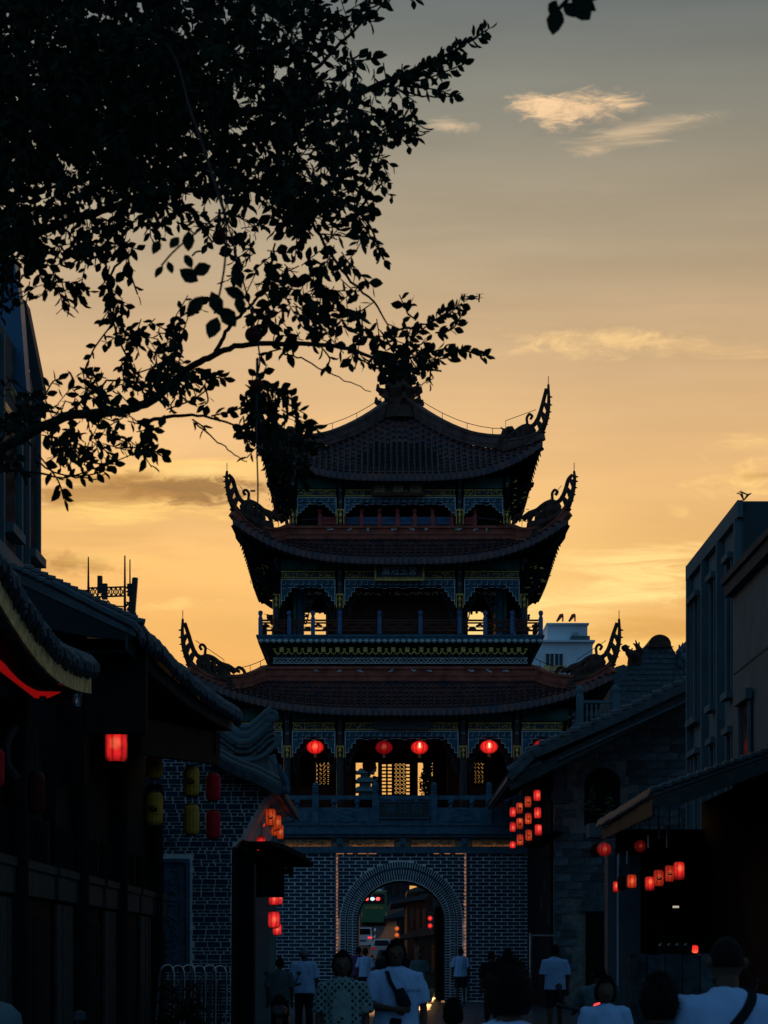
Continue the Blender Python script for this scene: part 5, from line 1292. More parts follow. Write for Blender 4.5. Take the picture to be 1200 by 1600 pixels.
for k, (a, b) in enumerate(((1068, 1012), (1073, 1000), (1078, 988))): pv.extpx([(a - 3, b + 5), (a, b), (a + 30, b - 2), (a + 30, b + 7)], 79 + k * .4, .3)
for a in range(1066, 1100, 5): pv.box(X(a, 79), X(a + 1.2, 79), 79, 79.1, Z(1045, 79), Z(1012, 79))
pv.box(X(1078, 80), X(1110, 80), 80, 82, 0, Z(995, 80))
o = pv.build('small_pavilion', 'darkstone', None); tag(o, 'small stepped pavilion roof peeping out beside the tall facade', 'pavilion')
# tall grey facade and nearer rendered wall
tf = thing('grey_building', (8.5, 45, 0), 'tall grey building with pilasters and narrow windows facing the lane', 'building')
xt = X(1160, 42); ztp = Z(783, 42)
m = MB(); m.box(xt, xt + 8, 42, 49.06, 0, ztp); fw = m.build('wall', 'facade', tf)
m = MB(); m.box(xt - .12, xt - .002, 41.9, 49.12, ztp - .35, ztp); m.build('parapet_band', 'facade', tf)
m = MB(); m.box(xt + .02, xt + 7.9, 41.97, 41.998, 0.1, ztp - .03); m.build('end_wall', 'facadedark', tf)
ys = [42.1, 44.35, 46.5, 48.75]
for y in ys[::1]:
    m = MB(); m.box(xt - .16, xt - .002, y - .07, y + .07, 3, ztp - .36); m.build('pilaster', 'facade', tf)
for i, y in enumerate((43.2, 45.4, 47.7, 48.35)):
    for (za, zb_) in ((4.2, 6.3), (7.2, 10.0)):
        m = MB(); h_ = .3 if i < 3 else .22; m.box(xt - .03, xt - .003, y - h_, y + h_, za, zb_); w = m.build('window', 'glass', tf)
        m = MB(); m.box(xt - .2, xt - .035, y - h_ - .1, y + h_ + .1, za - .16, za - .01); m.box(xt - .18, xt - .035, y - h_ - .1, y + h_ + .1, zb_ + .01, zb_ + .14); m.build('sill', 'facade', w)
        m = MB()
        for q in (y - h_, y + h_): m.box(xt - .09, xt - .031, q - .04, q + .04, za, zb_)
        m.build('window_frame', 'facade', w)
m = MB(); 
for k in range(7):
    p = P(1162, 782, 43); m.tube([p, p + Vector((U(-.12, .12), 0, .12)), p + Vector((U(-.2, .2), 0, U(.1, .22)))], [.012, .02, .008], 4)
o = m.build('roof_weed', 'plant'); tag(o, 'small weed growing on the corner of the grey building roof', 'plant')
rw2 = thing('rendered_house', (7.3, 33, 0), 'plain grey rendered house with sloping coping and one tall window at the picture edge', 'house')
xr = X(1145, 36); zr = Z(905, 36)
m = MB(); m.box(xr, xr + 6, 20, 36, 0, zr); m.build('wall', 'facade', rw2)
m = MB(); m.box(xr - .14, xr - .002, 20, 36.06, zr - .32, zr - .1); m.box(xr - .2, xr + .3, 19.9, 36.1, zr - .1, zr + .02); m.build('coping', 'facadedark', rw2)
m = MB(); m.box(xr - .03, xr - .003, 34.1, 35.0, 4.1, 5.9); w = m.build('window', 'glass', rw2)
m = MB(); m.box(xr - .14, xr - .035, 33.95, 35.15, 5.9, 6.08); m.box(xr - .08, xr - .032, 34.02, 34.1, 4.1, 5.9); m.box(xr - .08, xr - .032, 35.0, 35.08, 4.1, 5.9); m.build('window_frame', 'facade', w)
m = MB(); m.box(xr - .012, xr - .002, 20, 35.9, 6.55, 6.58); m.build('render_joint', 'facadedark', rw2)
# near shop with pent roof
sh = thing('open_shop', (5, 33, 0), 'open-fronted shop with scaly tiled pent roof, dark inside, grey square pillar in front', 'shop')
C0 = P(1021, 1238, 30.0); C1 = P(1215, 1170, 30.0); sl = C1 - C0
m = MB()
m.add([tuple(C0), tuple(C0 + sl * 1.3), tuple(C0 + sl * 1.3 + Vector((0, 8, 0))), tuple(C0 + Vector((0, 7.6, 0))), tuple(C0 + Vector((0, 0, -.06))), tuple(C0 + sl * 1.3 + Vector((0, 0, -.06))), tuple(C0 + sl * 1.3 + Vector((0, 8, -.06))), tuple(C0 + Vector((0, 7.6, -.06)))],
      [(0, 1, 2, 3), (7, 6, 5, 4), (0, 4, 5, 1), (3, 7, 4, 0), (2, 6, 7, 3), (1, 5, 6, 2)]); m.build('roof_deck', 'tileold', sh)
for i in range(18):
    m = MB(); p = C0 + sl * (i / 14); q = C0 + sl * ((i + 1.15) / 14); m.tube([p + Vector((0, .0, .05)), q + Vector((0, 0, .015))], [.045, .04], 6); m.tube([p + Vector((0, .15, .06)), q + Vector((0, .15, .02))], [.05, .045], 6); m.build('verge_tile', 'tileold', sh)
for i in range(48):
    y = 30.05 + i * .155; m = MB(); p = Vector((C0.x, y, C0.z)); m.tube([p + sl * .3 + Vector((0, 0, .02)), p + Vector((-.03, 0, .02)), p + Vector((-.07, 0, -.08))], [.05, .055, .02], 6)
    if i == 0: em = m.mesh('tile', 'tileold', p)
    inst('tile', em, sh, p + Vector((0, 0, U(-.012, .012))))
m = MB(); 
a = C0 + Vector((0, -.03, -.08)); b = C0 + sl * 1.1 + Vector((0, -.03, -.08))
m.add([tuple(a), tuple(b), tuple(b + Vector((0, 0, -.2))), tuple(a + Vector((.25, 0, -.16))), tuple(a + Vector((0, 0, -.12)))] + [tuple(q + Vector((0, .05, 0))) for q in (a, b, b + Vector((0, 0, -.2)), a + Vector((.25, 0, -.16)), a + Vector((0, 0, -.12)))],
      [(0, 4, 3, 2, 1), (5, 6, 7, 8, 9), (0, 1, 6, 5), (1, 2, 7, 6), (2, 3, 8, 7), (3, 4, 9, 8), (4, 0, 5, 9)]); m.build('verge_board', 'greyboard', sh)
for k, (y0_, y1_) in enumerate(((30.05, 31.9), (32.0, 34.0), (34.1, 36.0), (36.1, 37.6))):
    m = MB(); h_ = .24 - .02 * k; m.box(C0.x - .01 + .02 * k, C0.x + .03 + .02 * k, y0_, y1_, C0.z - .1 - h_, C0.z - .08); m.build('fascia_board', 'greyboard', sh)
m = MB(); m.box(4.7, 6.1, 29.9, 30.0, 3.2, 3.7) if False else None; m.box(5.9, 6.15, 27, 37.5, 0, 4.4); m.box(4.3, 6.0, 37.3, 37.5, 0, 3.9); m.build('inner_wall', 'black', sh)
m = MB(); x0, x1 = X(950, 37), X(1001, 37); m.box(x0, x1, 37, 37.6, 0, Z(1336, 37)); m.build('square_pillar', 'greypaint', sh)
m = MB(); m.box(X(965, 37) - .015, X(965, 37) + .015, 36.985, 36.999, 0, Z(1336, 37)); m.build('pillar_edge_strip', 'white', sh)
m = MB(); Yb_ = 38; m.box(X(921, Yb_), X(962, Yb_), Yb_, Yb_ + .6, Z(1308, Yb_), Z(1286, Yb_)); m.build('balcony_box', 'facade', sh)
for a, b in ((1004, 1230), (1008, 1248), (990, 1300)): pass
# shop counter of stone slabs with jars
ct = thing('shop_counter', (X(1060, 31), 31.2, 0), 'low grey slab counter in front of the open shop carrying a row of dark jars', 'counter')
for k in range(5):
    m = MB(); a, b = 985 + k * 27.5, 985 + k * 27.5 + 26; m.box(X(a, 31), X(b, 31), 31, 31.6, .02, Z(1490, 31) - .02 * (k % 2)); m.build('stone_panel', 'darkstone', ct)
for k in range(4):
    m = MB(); p = P(1058 + 13 * k * 1.0 - 22, 1488, 31.2); m.lathe((p.x, p.y, p.z + .0), [(.04, 0), (.07, .03), (.075, .1), (.045, .14), (.05, .17)], 10)
    o = m.build('jar', 'glass'); tag(o, ['dark jar at the pillar end of the counter row', 'second dark jar of the counter row from the pillar', 'third dark jar of the counter row from the pillar', 'dark jar at the far end of the counter row'][k], 'jar', 'jars on the shop counter')
m = MB(); p = P(1086, 1489, 31.2); m.lathe(tuple(p), [(.03, 0), (.05, .02), (.05, .1), (.03, .12)], 10); o = m.build('candle_lamp', 'lit_red'); tag(o, 'tiny red glowing lamp standing on the shop counter', 'lamp')
m = MB(); m.tube([P(1056, 1417, 33) + Vector((-.05, 0, 0)), P(1056, 1417, 33) + Vector((.05, 0, 0))], .018, 6); o = m.build('tube_lamp', 'dimlamp'); tag(o, 'small pale strip lamp in the dark shop interior', 'lamp')
# small plants in the arched window, on the box
for k, (a, b, Y) in enumerate(((952, 1275, 56.8), (925, 1262, 56.8))):
    m = MB(); p = P(a, b + 8, Y)
    for q in range(26):
        z = R(); an = U(0, 6.28); ln = .28 * (1 - z) + .06; r0 = p + Vector((0, 0, z * .7)); m.tube([r0, r0 + Vector((ln * .5 * cos(an), ln * .3 * sin(an) - .1, .06)), r0 + Vector((ln * cos(an), ln * .5 * sin(an) - .12, .03))], [.012, .03, .006], 4)
    m.tube([p, p + Vector((0, -.05, .7))], .015, 4)
    o = m.build('conifer_plant', 'plant'); tag(o, ['small pale fir-like plant in the arched stone window', 'dim thin plant beside the fir-like one in the arched window'][k], 'plant')
# antennas on a roof beyond the second house
an = thing('antenna_mast', (X(205, 33), 33, 5.9), 'roof antenna array with lattice arm, panel boxes and thin whip aerials', 'antenna')
YA = 33.0; bb = lambda px, py: P(px, py, YA)
m = MB(); m.tube([bb(195, 985), bb(195, 868)], [.03, .012], 5); m.tube([bb(203, 985), bb(203, 874)], [.02, .01], 5); m.tube([bb(138, 960), bb(138, 870)], [.03, .01], 5); m.build('whip_aerial', 'darkmetal', an)
m = MB()
for z0_ in (917, 931): m.bar(bb(138, z0_ + 2), bb(197, z0_), .025, .025)
for i in range(8):
    a = 138 + i * 7.2; m.bar(bb(a, 918), bb(a + 7.2, 932), .016, .016); m.bar(bb(a, 932), bb(a + 7.2, 917), .016, .016); m.bar(bb(a, 918), bb(a, 932), .016, .016)
m.build('lattice_arm', 'darkmetal', an)
for (a, b, c, d) in ((154, 161, 902, 928), (161, 169, 914, 938), (131, 138, 924, 935)):
    m = MB(); m.box(X(a, YA), X(b, YA), YA - .15, YA - .05, Z(d, YA), Z(c, YA)); m.build('panel_box', 'darkmetal', an)
m = MB(); m.bar(bb(212, 903), bb(207, 970), .07, .1); m.bar(bb(208, 903), bb(205, 940), .03, .03)
for i in range(16): m.bar(bb(196 + U(-1, 10), 912 + i * 3.6), bb(198 + U(0, 12), 914 + i * 3.6), U(.03, .09), U(.03, .1))
m.tube(spline([bb(168, 938), bb(176, 946), bb(195, 948)], 4), .012, 4); m.tube(spline([bb(210, 955), bb(215, 968), bb(217, 985)], 4), .014, 4)
for (a, b) in ((205, 985), (208, 985)): m.bar(bb(a, 912), bb(a, b), .025, .025)
m.build('equipment_cluster', 'darkmetal', an)
# far pagoda and trees seen through the loggia
pg = thing('far_pagoda', (X(575, 210), 214, 0), 'distant many-eaved pagoda seen through the open loggia door', 'pagoda')
Yp = 210.0
for k, (py, w) in enumerate(((1204, 15), (1218, 18), (1233, 21), (1250, 24), (1270, 27))):
    cx_ = X(570, Yp); hw = w * Yp / F; z = Z(py, Yp); m = MB(); m.add([(cx_ + sx * hw * q, Yp + (4 + sy * hw * q), z + (.0 if q == 1 else .55)) for q in (1, .55) for sx, sy in ((-1, -1), (1, -1), (1, 1), (-1, 1))], [(0, 1, 5, 4), (1, 2, 6, 5), (2, 3, 7, 6), (3, 0, 4, 7), (3, 2, 1, 0), (4, 5, 6, 7)])
    for s in (-1, 1): m.tube([(cx_ + s * hw * .8, Yp + 4 - hw, z + .05), (cx_ + s * hw * 1.1, Yp + 4 - hw, z + .25), (cx_ + s * hw * 1.22, Yp + 4 - hw, z + .7)], [.16, .12, .04], 5)
    m.build('eave', 'facade', pg); m = MB(); m.box(cx_ - hw * .5, cx_ + hw * .5, Yp + 4 - hw * .5, Yp + 4 + hw * .5, z - 1.0, z); m.build('storey_wall', 'facade', pg)
m = MB(); m.box(X(550, Yp), X(596, Yp), Yp + 2, Yp + 8, 0, Z(1276, Yp)); m.build('base', 'facadedark', pg)
def blob_tree(px, py_top, Y, w, h, label, trunk=True, name='leafy_tree'):
    t = thing(name, (X(px, Y), Y, road_z(Y) if Y > 84 else 0), label, 'tree')
    m = MB(); c = P(px, py_top, Y); W_ = w * Y / F; H_ = h * Y / F
    for i in range(900):
        a = U(0, 6.28); r = R() ** .6; zz = U(0, 1); rad = W_ * .5 * (1 - abs(zz - .45) ** 1.5 * 1.4) * (.7 + .45 * noise.noise(Vector((a * 1.3, zz * 4, px))))
        p = Vector((c.x + cos(a) * r * rad, Y + sin(a) * r * rad * .7, c.z - H_ * (1 - zz)))
        s_ = U(.12, .3) * Y / 150; q = Matrix.Rotation(U(0, 6.28), 3, Vector((U(-1, 1), U(-1, 1), U(-1, 1))).normalized())
        m.add([tuple(p + q @ Vector(v_) * s_) for v_ in ((-1, 0, 0), (0, -.5, .1), (1, 0, 0), (0, .5, .1))], [(0, 1, 2), (0, 2, 3)])
    m.build('crown', 'leaf', t); m = MB(); m.tube([(c.x, Y, t.location.z), (c.x + .2, Y, c.z - H_ * .3)], [.35, .12], 7); m.build('trunk', 'bark', t)
blob_tree(668, 1188, 160, 34, 100, 'far leafy tree seen in the right-hand opening of the loggia')
blob_tree(586, 1215, 228, 14, 60, 'slim far tree beside the distant pagoda')
blob_tree(640, 1395, 100, 0, 0, 'x') if False else None
# buildings along the uphill road
def far_house(x0, x1, Y, top, label, mname='facade', roofm='tileold', slope=.35, depth=14, wins=True):
    t = thing('far_house', ((X(x0, Y) + X(x1, Y)) / 2, Y + depth / 2, 0), label, 'house')
    a, b = X(x0, Y), X(x1, Y); z = Z(top, Y)
    m = MB(); m.box(a, b, Y, Y + depth, 0, z); m.build('wall', mname, t)
    m = MB(); d = 1 if a > 0 else -1
    inner = a if d > 0 else b; outer = b if d > 0 else a
    m.add([(inner - d * .9, Y - .4, z - .3), (inner - d * .9, Y + depth, z - .3), (outer, Y + depth, z + abs(b - a) * slope), (outer, Y - .4, z + abs(b - a) * slope)] + [(inner - d * .9, Y - .4, z - .45), (inner - d * .9, Y + depth, z - .45), (outer, Y + depth, z - .15), (outer, Y - .4, z - .15)], [(0, 1, 2, 3), (7, 6, 5, 4), (0, 4, 5, 1), (1, 5, 6, 2), (2, 6, 7, 3), (3, 7, 4, 0)]); m.build('roof', roofm, t)
    if wins:
        for k in range(3):
            m = MB(); w = (b - a) / 5; xx = a + w * (.6 + 1.5 * k); m.box(xx, xx + w, Y - .05, Y - .002, z - 1.9, z - .7); wi = m.build('window', 'glass', t)
            m = MB(); m.box(xx - .05, xx + w + .05, Y - .12, Y - .052, z - 2.0, z - 1.9); m.build('sill', mname, wi)
far_house(655, 700, 92, 1452, 'low house with blue-grey tiled roof just beyond the archway', 'facadedark')
far_house(636, 668, 108, 1400, 'red-brown plank fronted house up the road beyond the arch', 'redwood', slope=.1)
far_house(622, 660, 125, 1425, 'house with dark sloping awning beside the bus', 'facadedark')
far_house(505, 558, 130, 1380, 'pale grey house on the bank side of the bus', 'facade')
far_house(600, 640, 230, 1372, 'dark house at the head of the uphill road', 'facadedark')
far_house(500, 600, 260, 1368, 'long blue-grey house closing the uphill road', 'facade')
far_house(655, 720, 150, 1385, 'tall shaded house beyond the plank fronted one', 'facadedark')
# hills closing the horizon, low behind everything
m = MB(); n = 60
for i in range(n + 1):
    x = -900 + 1800 * i / n; h = 18 + 14 * noise.noise(Vector((i * .35, 1, 0))); m.v += [(x, 900, 0), (x, 950, h), (x, 1100, h * 1.1)]
for i in range(n): k = 3 * i; m.f += [(k, k + 3, k + 4, k + 1), (k + 1, k + 4, k + 5, k + 2)]
o = m.build('hills', 'leaf', at=(0, 0, 0)); o['kind'] = 'structure'
# ================================================================== LANTERNS
def lantern(px, py, wpx, hpx, Y, m_, label, group=None, logo=0, hang=.25, turn=0.0, tassel=True):
    """barrel paper lantern with ribs, black caps and a cord"""
    p = P(px, py, Y); r = wpx / 2 * Y / F; h = hpx * Y / F
    t = thing('paper_lantern', tuple(p), label, 'lantern', group); t.rotation_euler.z = turn
    m = MB(); n = 12; k = 12
    prof = [(r * .72, -h / 2), (r * .93, -h * .43), (r, -h * .34), (r, h * .34), (r * .93, h * .43), (r * .72, h / 2)]
    s = len(m.v)
    for rr, z in prof:
        for q in range(n * 2):
            a = pi * q / n; r2 = rr * (1.0 if q % 2 == 0 else .955); m.v.append((p.x + r2 * cos(a), p.y + r2 * sin(a), p.z + z))
    nn = 2 * n
    for i in range(len(prof) - 1):
        for q in range(nn): a = s + i * nn + q; b = s + i * nn + (q + 1) % nn; m.f.append((a, b, b + nn, a + nn))
    m.f.append(tuple(s + q for q in range(nn))[::-1]); m.f.append(tuple(s + 5 * nn + q for q in range(nn)))
    if isinstance(m_, tuple):      # own glow: (colour, strength, rim, bulb offset)
        g = glowmat('lit_lantern_paper', m_[0], m_[1], rim=m_[2], pos=(m_[3][0] * r, -r, m_[3][1] * h), rad=h * .75)
        m.build('paper_shade', g, t)
        gb = MB(); gb.lathe((p.x + m_[3][0] * r, p.y - r * .9, p.z + m_[3][1] * h), [(.0, -r * .12), (r * .12, 0), (.0, r * .12)], 6)
    else: m.build('paper_shade', m_, t)
    m = MB(); m.lathe((p.x, p.y, p.z + h / 2), [(r * .7, 0), (r * .7, h * .05), (r * .3, h * .07)], 12); m.build('top_cap', 'darkmetal', t)
    m = MB(); m.lathe((p.x, p.y, p.z - h / 2 - h * .05), [(r * .6, 0), (r * .7, h * .05)], 12); m.build('bottom_cap', 'darkmetal', t)
    m = MB(); m.tube([p + Vector((0, 0, h * .55)), p + Vector((0, 0, h * .55 + hang))], .008, 4)
    m.build('cord', 'darkmetal', t)
    if logo:
        m = MB(); yy = p.y - r * 1.03; R_ = r * .52; z0 = p.z + h * .02
        c = [(p.x + R_ * cos(a), z0 + R_ * sin(a)) for a in [-.1 - i * (pi + .5) / 12 for i in range(13)]]; c2 = [(p.x - R_ * .12 + R_ * .62 * cos(a), z0 + R_ * .22 + R_ * .62 * sin(a)) for a in [-pi - .1 + i * (pi - .2) / 10 for i in range(11)]]
        m.ext(c + c2, yy, yy + .006)
        for q in range(3): m.box(p.x - R_ * .6, p.x + R_ * .6, yy - .003, yy + .004, z0 - R_ * .1 + q * R_ * .22, z0 - R_ * .1 + q * R_ * .22 + R_ * .09)
        for q in range(4): m.lathe((p.x - R_ * .9 + q * R_ * .6, yy, z0 - h * .22), [(.0, 0), (R_ * .16, R_ * .1), (0, R_ * .22)], 5)
        m.build('printed_emblem', 'ink', t)
    return t
lantern(182, 1165, 34, 50, 29.5, ((1.0, .02, .02), .8, .3, (-.2, .05)), 'largest glowing red lantern, hanging alone before the dark timber house', turn=.2, hang=.9)
RED1 = ((1, .03, .02))
lantern(241, 1193, 26, 46, 33, 'yellowpaper', 'upper yellow lantern of the pair nearest the timber house', 'unlit yellow lanterns under the timber eave', 1, .5)
lantern(241, 1264, 27, 50, 33, 'yellowpaper', 'lower yellow lantern of the pair nearest the timber house', 'unlit yellow lanterns under the timber eave', 1, .4)
lantern(299, 1221, 25, 45, 34.5, 'yellowpaper', 'upper yellow lantern beside the two unlit red ones', 'unlit yellow lanterns under the timber eave', 1, .5)
lantern(299, 1281, 25, 46, 34.5, 'yellowpaper', 'lower yellow lantern beside the two unlit red ones, emblem turned away', 'unlit yellow lanterns under the timber eave', 0, .35, .5)
lantern(333, 1230, 23, 41, 35.5, 'redpaper', 'upper unlit red lantern in front of the brick gable', 'unlit red lanterns by the brick gable', 0, .6)
lantern(333, 1289, 23, 43, 35.5, 'redpaper', 'lower unlit red lantern in front of the brick gable', 'unlit red lanterns by the brick gable', 0, .35)
lantern(57, 1240, 28, 62, 22, 'darkred', 'dim dark red lantern beside the curved bracket of the timber house', None, 0, .5)
lantern(-4, 1200, 22, 56, 21, 'redpaper', 'dim red lantern cut by the picture edge', None, 0, .5)
# right-hand cluster: four strings
cols_ = [(801, 57.4, (1269, 1292, 1320), 'lit', 9.5, 15, 0), (811.5, 56.9, (1263, 1287, 1312), 'or', 10.5, 17, 1), (825, 56.4, (1253, 1279, 1305), 'or', 10.5, 17, 1), (839, 56.0, (1243, 1270, 1297), 'lit', 11, 17, 0)]
pos = ['top', 'middle', 'bottom']; strn = ['string nearest the tower', 'second string from the tower', 'third string from the tower', 'string nearest the stone gable']
for ci, (px, Y, ys_, kind, w, h, lg) in enumerate(cols_):
    for ri, py in enumerate(ys_):
        dxp = ri * (0, .5, .5, 1)[ci] * 1.0
        spec = ((1.0, .03, .025), U(.7, 1.1), .25, (U(-.4, .4), U(-.2, .2))) if kind == 'lit' else ((1.0, .07, .015), U(.42, .65), .4, (U(-.3, .5), U(-.2, .3)))
        hh = h * .72 if (ci == 0 and ri == 2) else h
        lantern(px + dxp, py, w, hh, Y, spec, ('small red' if kind == 'lit' else 'orange-red') + ' glowing lantern, ' + pos[ri] + ' of the ' + strn[ci], 'glowing lantern strings by the stone gable', lg, .28)
# left cluster under the brick house eave
lc = [(423, 1277, 16, 26, 41.5, 'or', 'large orange lantern at the top of the cluster under the brick house eave'), (409, 1285, 11, 14, 43, 'lit', 'small red lantern left of the large orange one in the eave cluster'), (408, 1318, 15, 22, 42, 'lit', 'lowest bright red lantern of the eave cluster above the porch'), (434, 1285, 11, 22, 44, 'or', 'slim orange lantern partly behind the large one in the eave cluster'),
      (438, 1300, 10, 22, 44.5, 'or', 'orange lantern nearest the gate in the eave cluster'), (430, 1297, 12, 18, 45.5, 'or', 'orange lantern in the middle of the eave cluster'), (417, 1298, 9, 11, 46, 'lit', 'smallest red lantern deep within the eave cluster')]
for (px, py, w, h, Y, kd, lb) in lc: lantern(px, py, w, h, Y, ((1.0, .03, .025), 1.0, .15, (0, -.2)) if kd == 'lit' else ((1.0, .09, .015), .42, .5, (.3, 0)), lb, 'lantern cluster under the brick house eave', 1 if (kd == 'or' and w > 11) else 0, .3)
for (px, py, w, h, Y, lb) in ((428, 1405, 17, 18, 46, 'wide red lantern just under the porch canopy tip'), (437, 1400, 9, 26, 47, 'narrow red lantern touching the one under the porch canopy'), (428, 1437, 19, 25, 46, 'largest red lantern of the lower porch group'), (433, 1452, 14, 18, 47, 'lowest red lantern of the porch group')):
    lantern(px, py, w, h, Y, ((1.0, .03, .03), .9, .2, (.2, 0)), lb, 'red lanterns hanging before the gate brickwork', 0, .3)
# right shop row
for (px, py, w, h, Y, kd, lb) in ((962.5, 1386, 9, 17, 36, 'lit', 'small bright red lantern at the far end of the shop row'), (971, 1380, 13, 22, 35.5, 'yel', 'dim unlit yellowish lantern in the shop row'), (987, 1377, 15, 21, 35, 'or', 'plain orange lantern between the dim one and the gap in the shop row'), (1015, 1381, 15, 22, 34, 'lit', 'red lantern just before the emblem one in the shop row'),
                             (1029, 1372, 16, 25, 33, 'ore', 'wide orange lantern with round emblem in the shop row'), (1046, 1365, 14, 25, 32, 'ore', 'narrow orange lantern with round emblem in the shop row'), (1061, 1361, 17, 28, 31.5, 'lit', 'red lantern with a bright bulb at the near end of the shop row')):
    sp = {'lit': ((1.0, .03, .02), .8, .1, (.1, .15)), 'or': ((1.0, .065, .015), .6, .2, (0, 0)), 'ore': ((1.0, .05, .02), .4, .5, (0, 0)), 'yel': 'darkred'}[kd]
    lantern(px, py, w, h, Y, sp, lb, 'lantern row under the shop roof', 1 if kd in ('ore', 'yel') else 0, 1.3)
# cords and rods hanging in the shop
for k, (a, b, c) in enumerate(((1042, 1290, 1325), (1030, 1290, 1310), (1013, 1305, 1325), (980, 1330, 1350), (967, 1333, 1352))):
    m = MB(); m.tube([P(a, b, 33), P(a, c, 33)], .014, 5); o = m.build('hanging_rod', 'metal'); tag(o, ['longest bright rod hanging over the shop lantern row', 'second bright rod over the shop lantern row', 'third rod of the shop row', 'short rod near the square pillar', 'shortest rod beside the square pillar'][k], 'rod', 'rods hanging in the shop')
def oval(px, py, w, h, Y, spec, label, group=None, tass=True, hang=.4, rib=True):
    p = P(px, py, Y); r = w / 2 * Y / F; hh = h / 2 * Y / F
    t = thing('oval_lantern', tuple(p), label, 'lantern', group); m = MB(); n = 32; s = 0
    N_ = 9
    for i in range(N_ + 1):
        th = -pi / 2 * .9 + pi * .9 * i / N_
        for q in range(n):
            a = 2 * pi * q / n; rr = r * cos(th) * (1 if q % 2 == 0 else .95); m.v.append((p.x + rr * cos(a), p.y + rr * sin(a), p.z + hh * sin(th)))
    for i in range(N_):
        for q in range(n): a = i * n + q; b = i * n + (q + 1) % n; m.f.append((a, b, b + n, a + n))
    g = glowmat('lit_silk', spec[0], spec[1], rim=spec[2], pos=(0, -r * .9, 0), rad=r * 1.25, base=(.3, .01, .015)) if isinstance(spec, tuple) else spec
    m.build('silk_shade', g, t)
    m = MB(); m.lathe((p.x, p.y, p.z + hh * .95), [(r * .25, 0), (r * .2, hh * .12), (.01, hh * .2)], 8); m.build('top_cap', 'gold', t)
    if tass: m = MB(); m.lathe((p.x, p.y, p.z - hh * 1.55), [(r * .2, 0), (r * .18, hh * .45), (r * .1, hh * .6)], 8); m.build('tassel', 'carved', t)
    m = MB(); m.tube([p + Vector((0, 0, hh)), p + Vector((0, 0, hh + hang))], .008, 4); m.build('cord', 'darkmetal', t)
    return t
g_ = 'red silk lanterns hanging in the loggia'
oval(492.5, 1167.5, 27, 21, 67.9, ((1, .02, .015), 1.15, .45), 'bright red oval lantern alone in the bay left of the centre bay, no bulb showing', g_)
oval(600, 1168, 27, 21, 67.9, ((.7, .008, .012), .28, .7), 'dimmest oval lantern, dusky red, in the central bay', g_)
t_ = oval(655.5, 1168, 27, 21, 67.9, ((1, .02, .015), 1.15, .45), 'bright red oval lantern with glowing bulb in the central bay', g_)
t2_ = oval(764, 1167, 28, 21, 67.9, ((1, .025, .02), 1.3, .45), 'brightest oval lantern, in the bay beside the hanging strings', g_)
for t, a in ((t_, 655.5), (t2_, 764)):
    m = MB(); p = P(a, 1166, 67.9); m.box(p.x - .03, p.x + .03, p.y - .31, p.y - .28, p.z - .08, p.z + .08); m.build('bulb', 'glint', t)
oval(846, 1166, 26, 20, 67.9, ((.9, .02, .02), .45, .6), 'red oval lantern half hidden by the tiled verge', g_)
oval(577, 1196, 22, 22, 76, 'redpaper', 'dark red round lantern hanging in the rear doorway of the loggia', None)
oval(944, 1327, 23, 22, 37.8, ((.9, .03, .02), .28, .35), 'ribbed oval lantern glowing at its top beside the blue-grey box', None, False)
oval(930, 1329, 19, 22, 38.6, 'darkred', 'dull unlit ribbed lantern tucked behind the glowing one by the box', None, False)
oval(1000, 1322, 18, 20, 36, ((.6, .02, .02), .12, .6), 'dim red round lantern under the shop roof edge', None, False)
# tiny lanterns beyond the arch
for k, (a, b, c, lb) in enumerate(((672, 1435, 0, 'upper red lantern on the dark wall inside the archway view'), (672, 1446.5, 0, 'lower red lantern on the dark wall inside the archway view'), (620, 1451, 1, 'upper orange lantern beside the road beyond the arch'), (620, 1461, 1, 'lower orange lantern beside the road beyond the arch'))):
    oval(a, b, 7.5, 8, 86 + k, ((1, .02, .02), 1.2, .5) if not c else ((1, .16, .02), .8, .5), lb, 'small lanterns beyond the archway', False, .3)

# ================================================================== VEHICLES BEYOND THE ARCH
bus = thing('bus', (X(585, 190), 195, road_z(190)), 'dark green bus on the uphill road beyond the archway, coloured lamps high on its back', 'bus')
Y = 190; x0, x1 = X(564, Y), X(605, Y); zb, zt = Z(1447, Y), Z(1393, Y)
K['busgreen'] = mat('dark_green_bus_paint', (0.05, 0.17, 0.06), .35, var=.1, bump=0)
m = MB(); m.ext([(x0 + .08, zb + .35), (x1 - .08, zb + .35), (x1, zb + .6), (x1 - .02, zt - .3), (x1 - .2, zt), (x0 + .2, zt), (x0 + .02, zt - .3), (x0, zb + .6)], Y, Y + 10); m.build('body', 'busgreen', bus)
m = MB(); m.box(x0 + .25, x1 - .25, Y - .03, Y - .002, zt - 1.15, zt - .25); m.build('rear_window', 'glass', bus)
m = MB(); m.box(x0 + .35, x1 - .5, Y + .3, Y + 6, zt + .002, zt + .25); m.build('roof_unit', 'white', bus)
m = MB(); m.box(x0 + .02, x1 - .02, Y - .01, Y + .1, zt + .002, zt + .07); m.build('roof_edge', 'board', bus)
for (a, mm) in ((572.5, 'lit_red'), (582, 'glint2'), (590.5, 'lit_red')):
    if 'glint2' not in K: K['glint2'] = mat('cyan_white_lamp', (.8, 1, 1), .4, var=0, bump=0, emit=(.5, .95, .9), es=1.3); K['buslamp'] = mat('pink_red_lamp', (1, .2, .2), .4, var=0, bump=0, emit=(1, .07, .07), es=2.2)
    m = MB(); m.lathe((X(a, Y), Y - .05, Z(1404.5, Y)), [(.0, -.17), (.17, -.12), (.2, 0), (.17, .12), (.0, .17)], 10); m.build('lamp', 'glint2' if mm == 'glint2' else 'buslamp', bus)
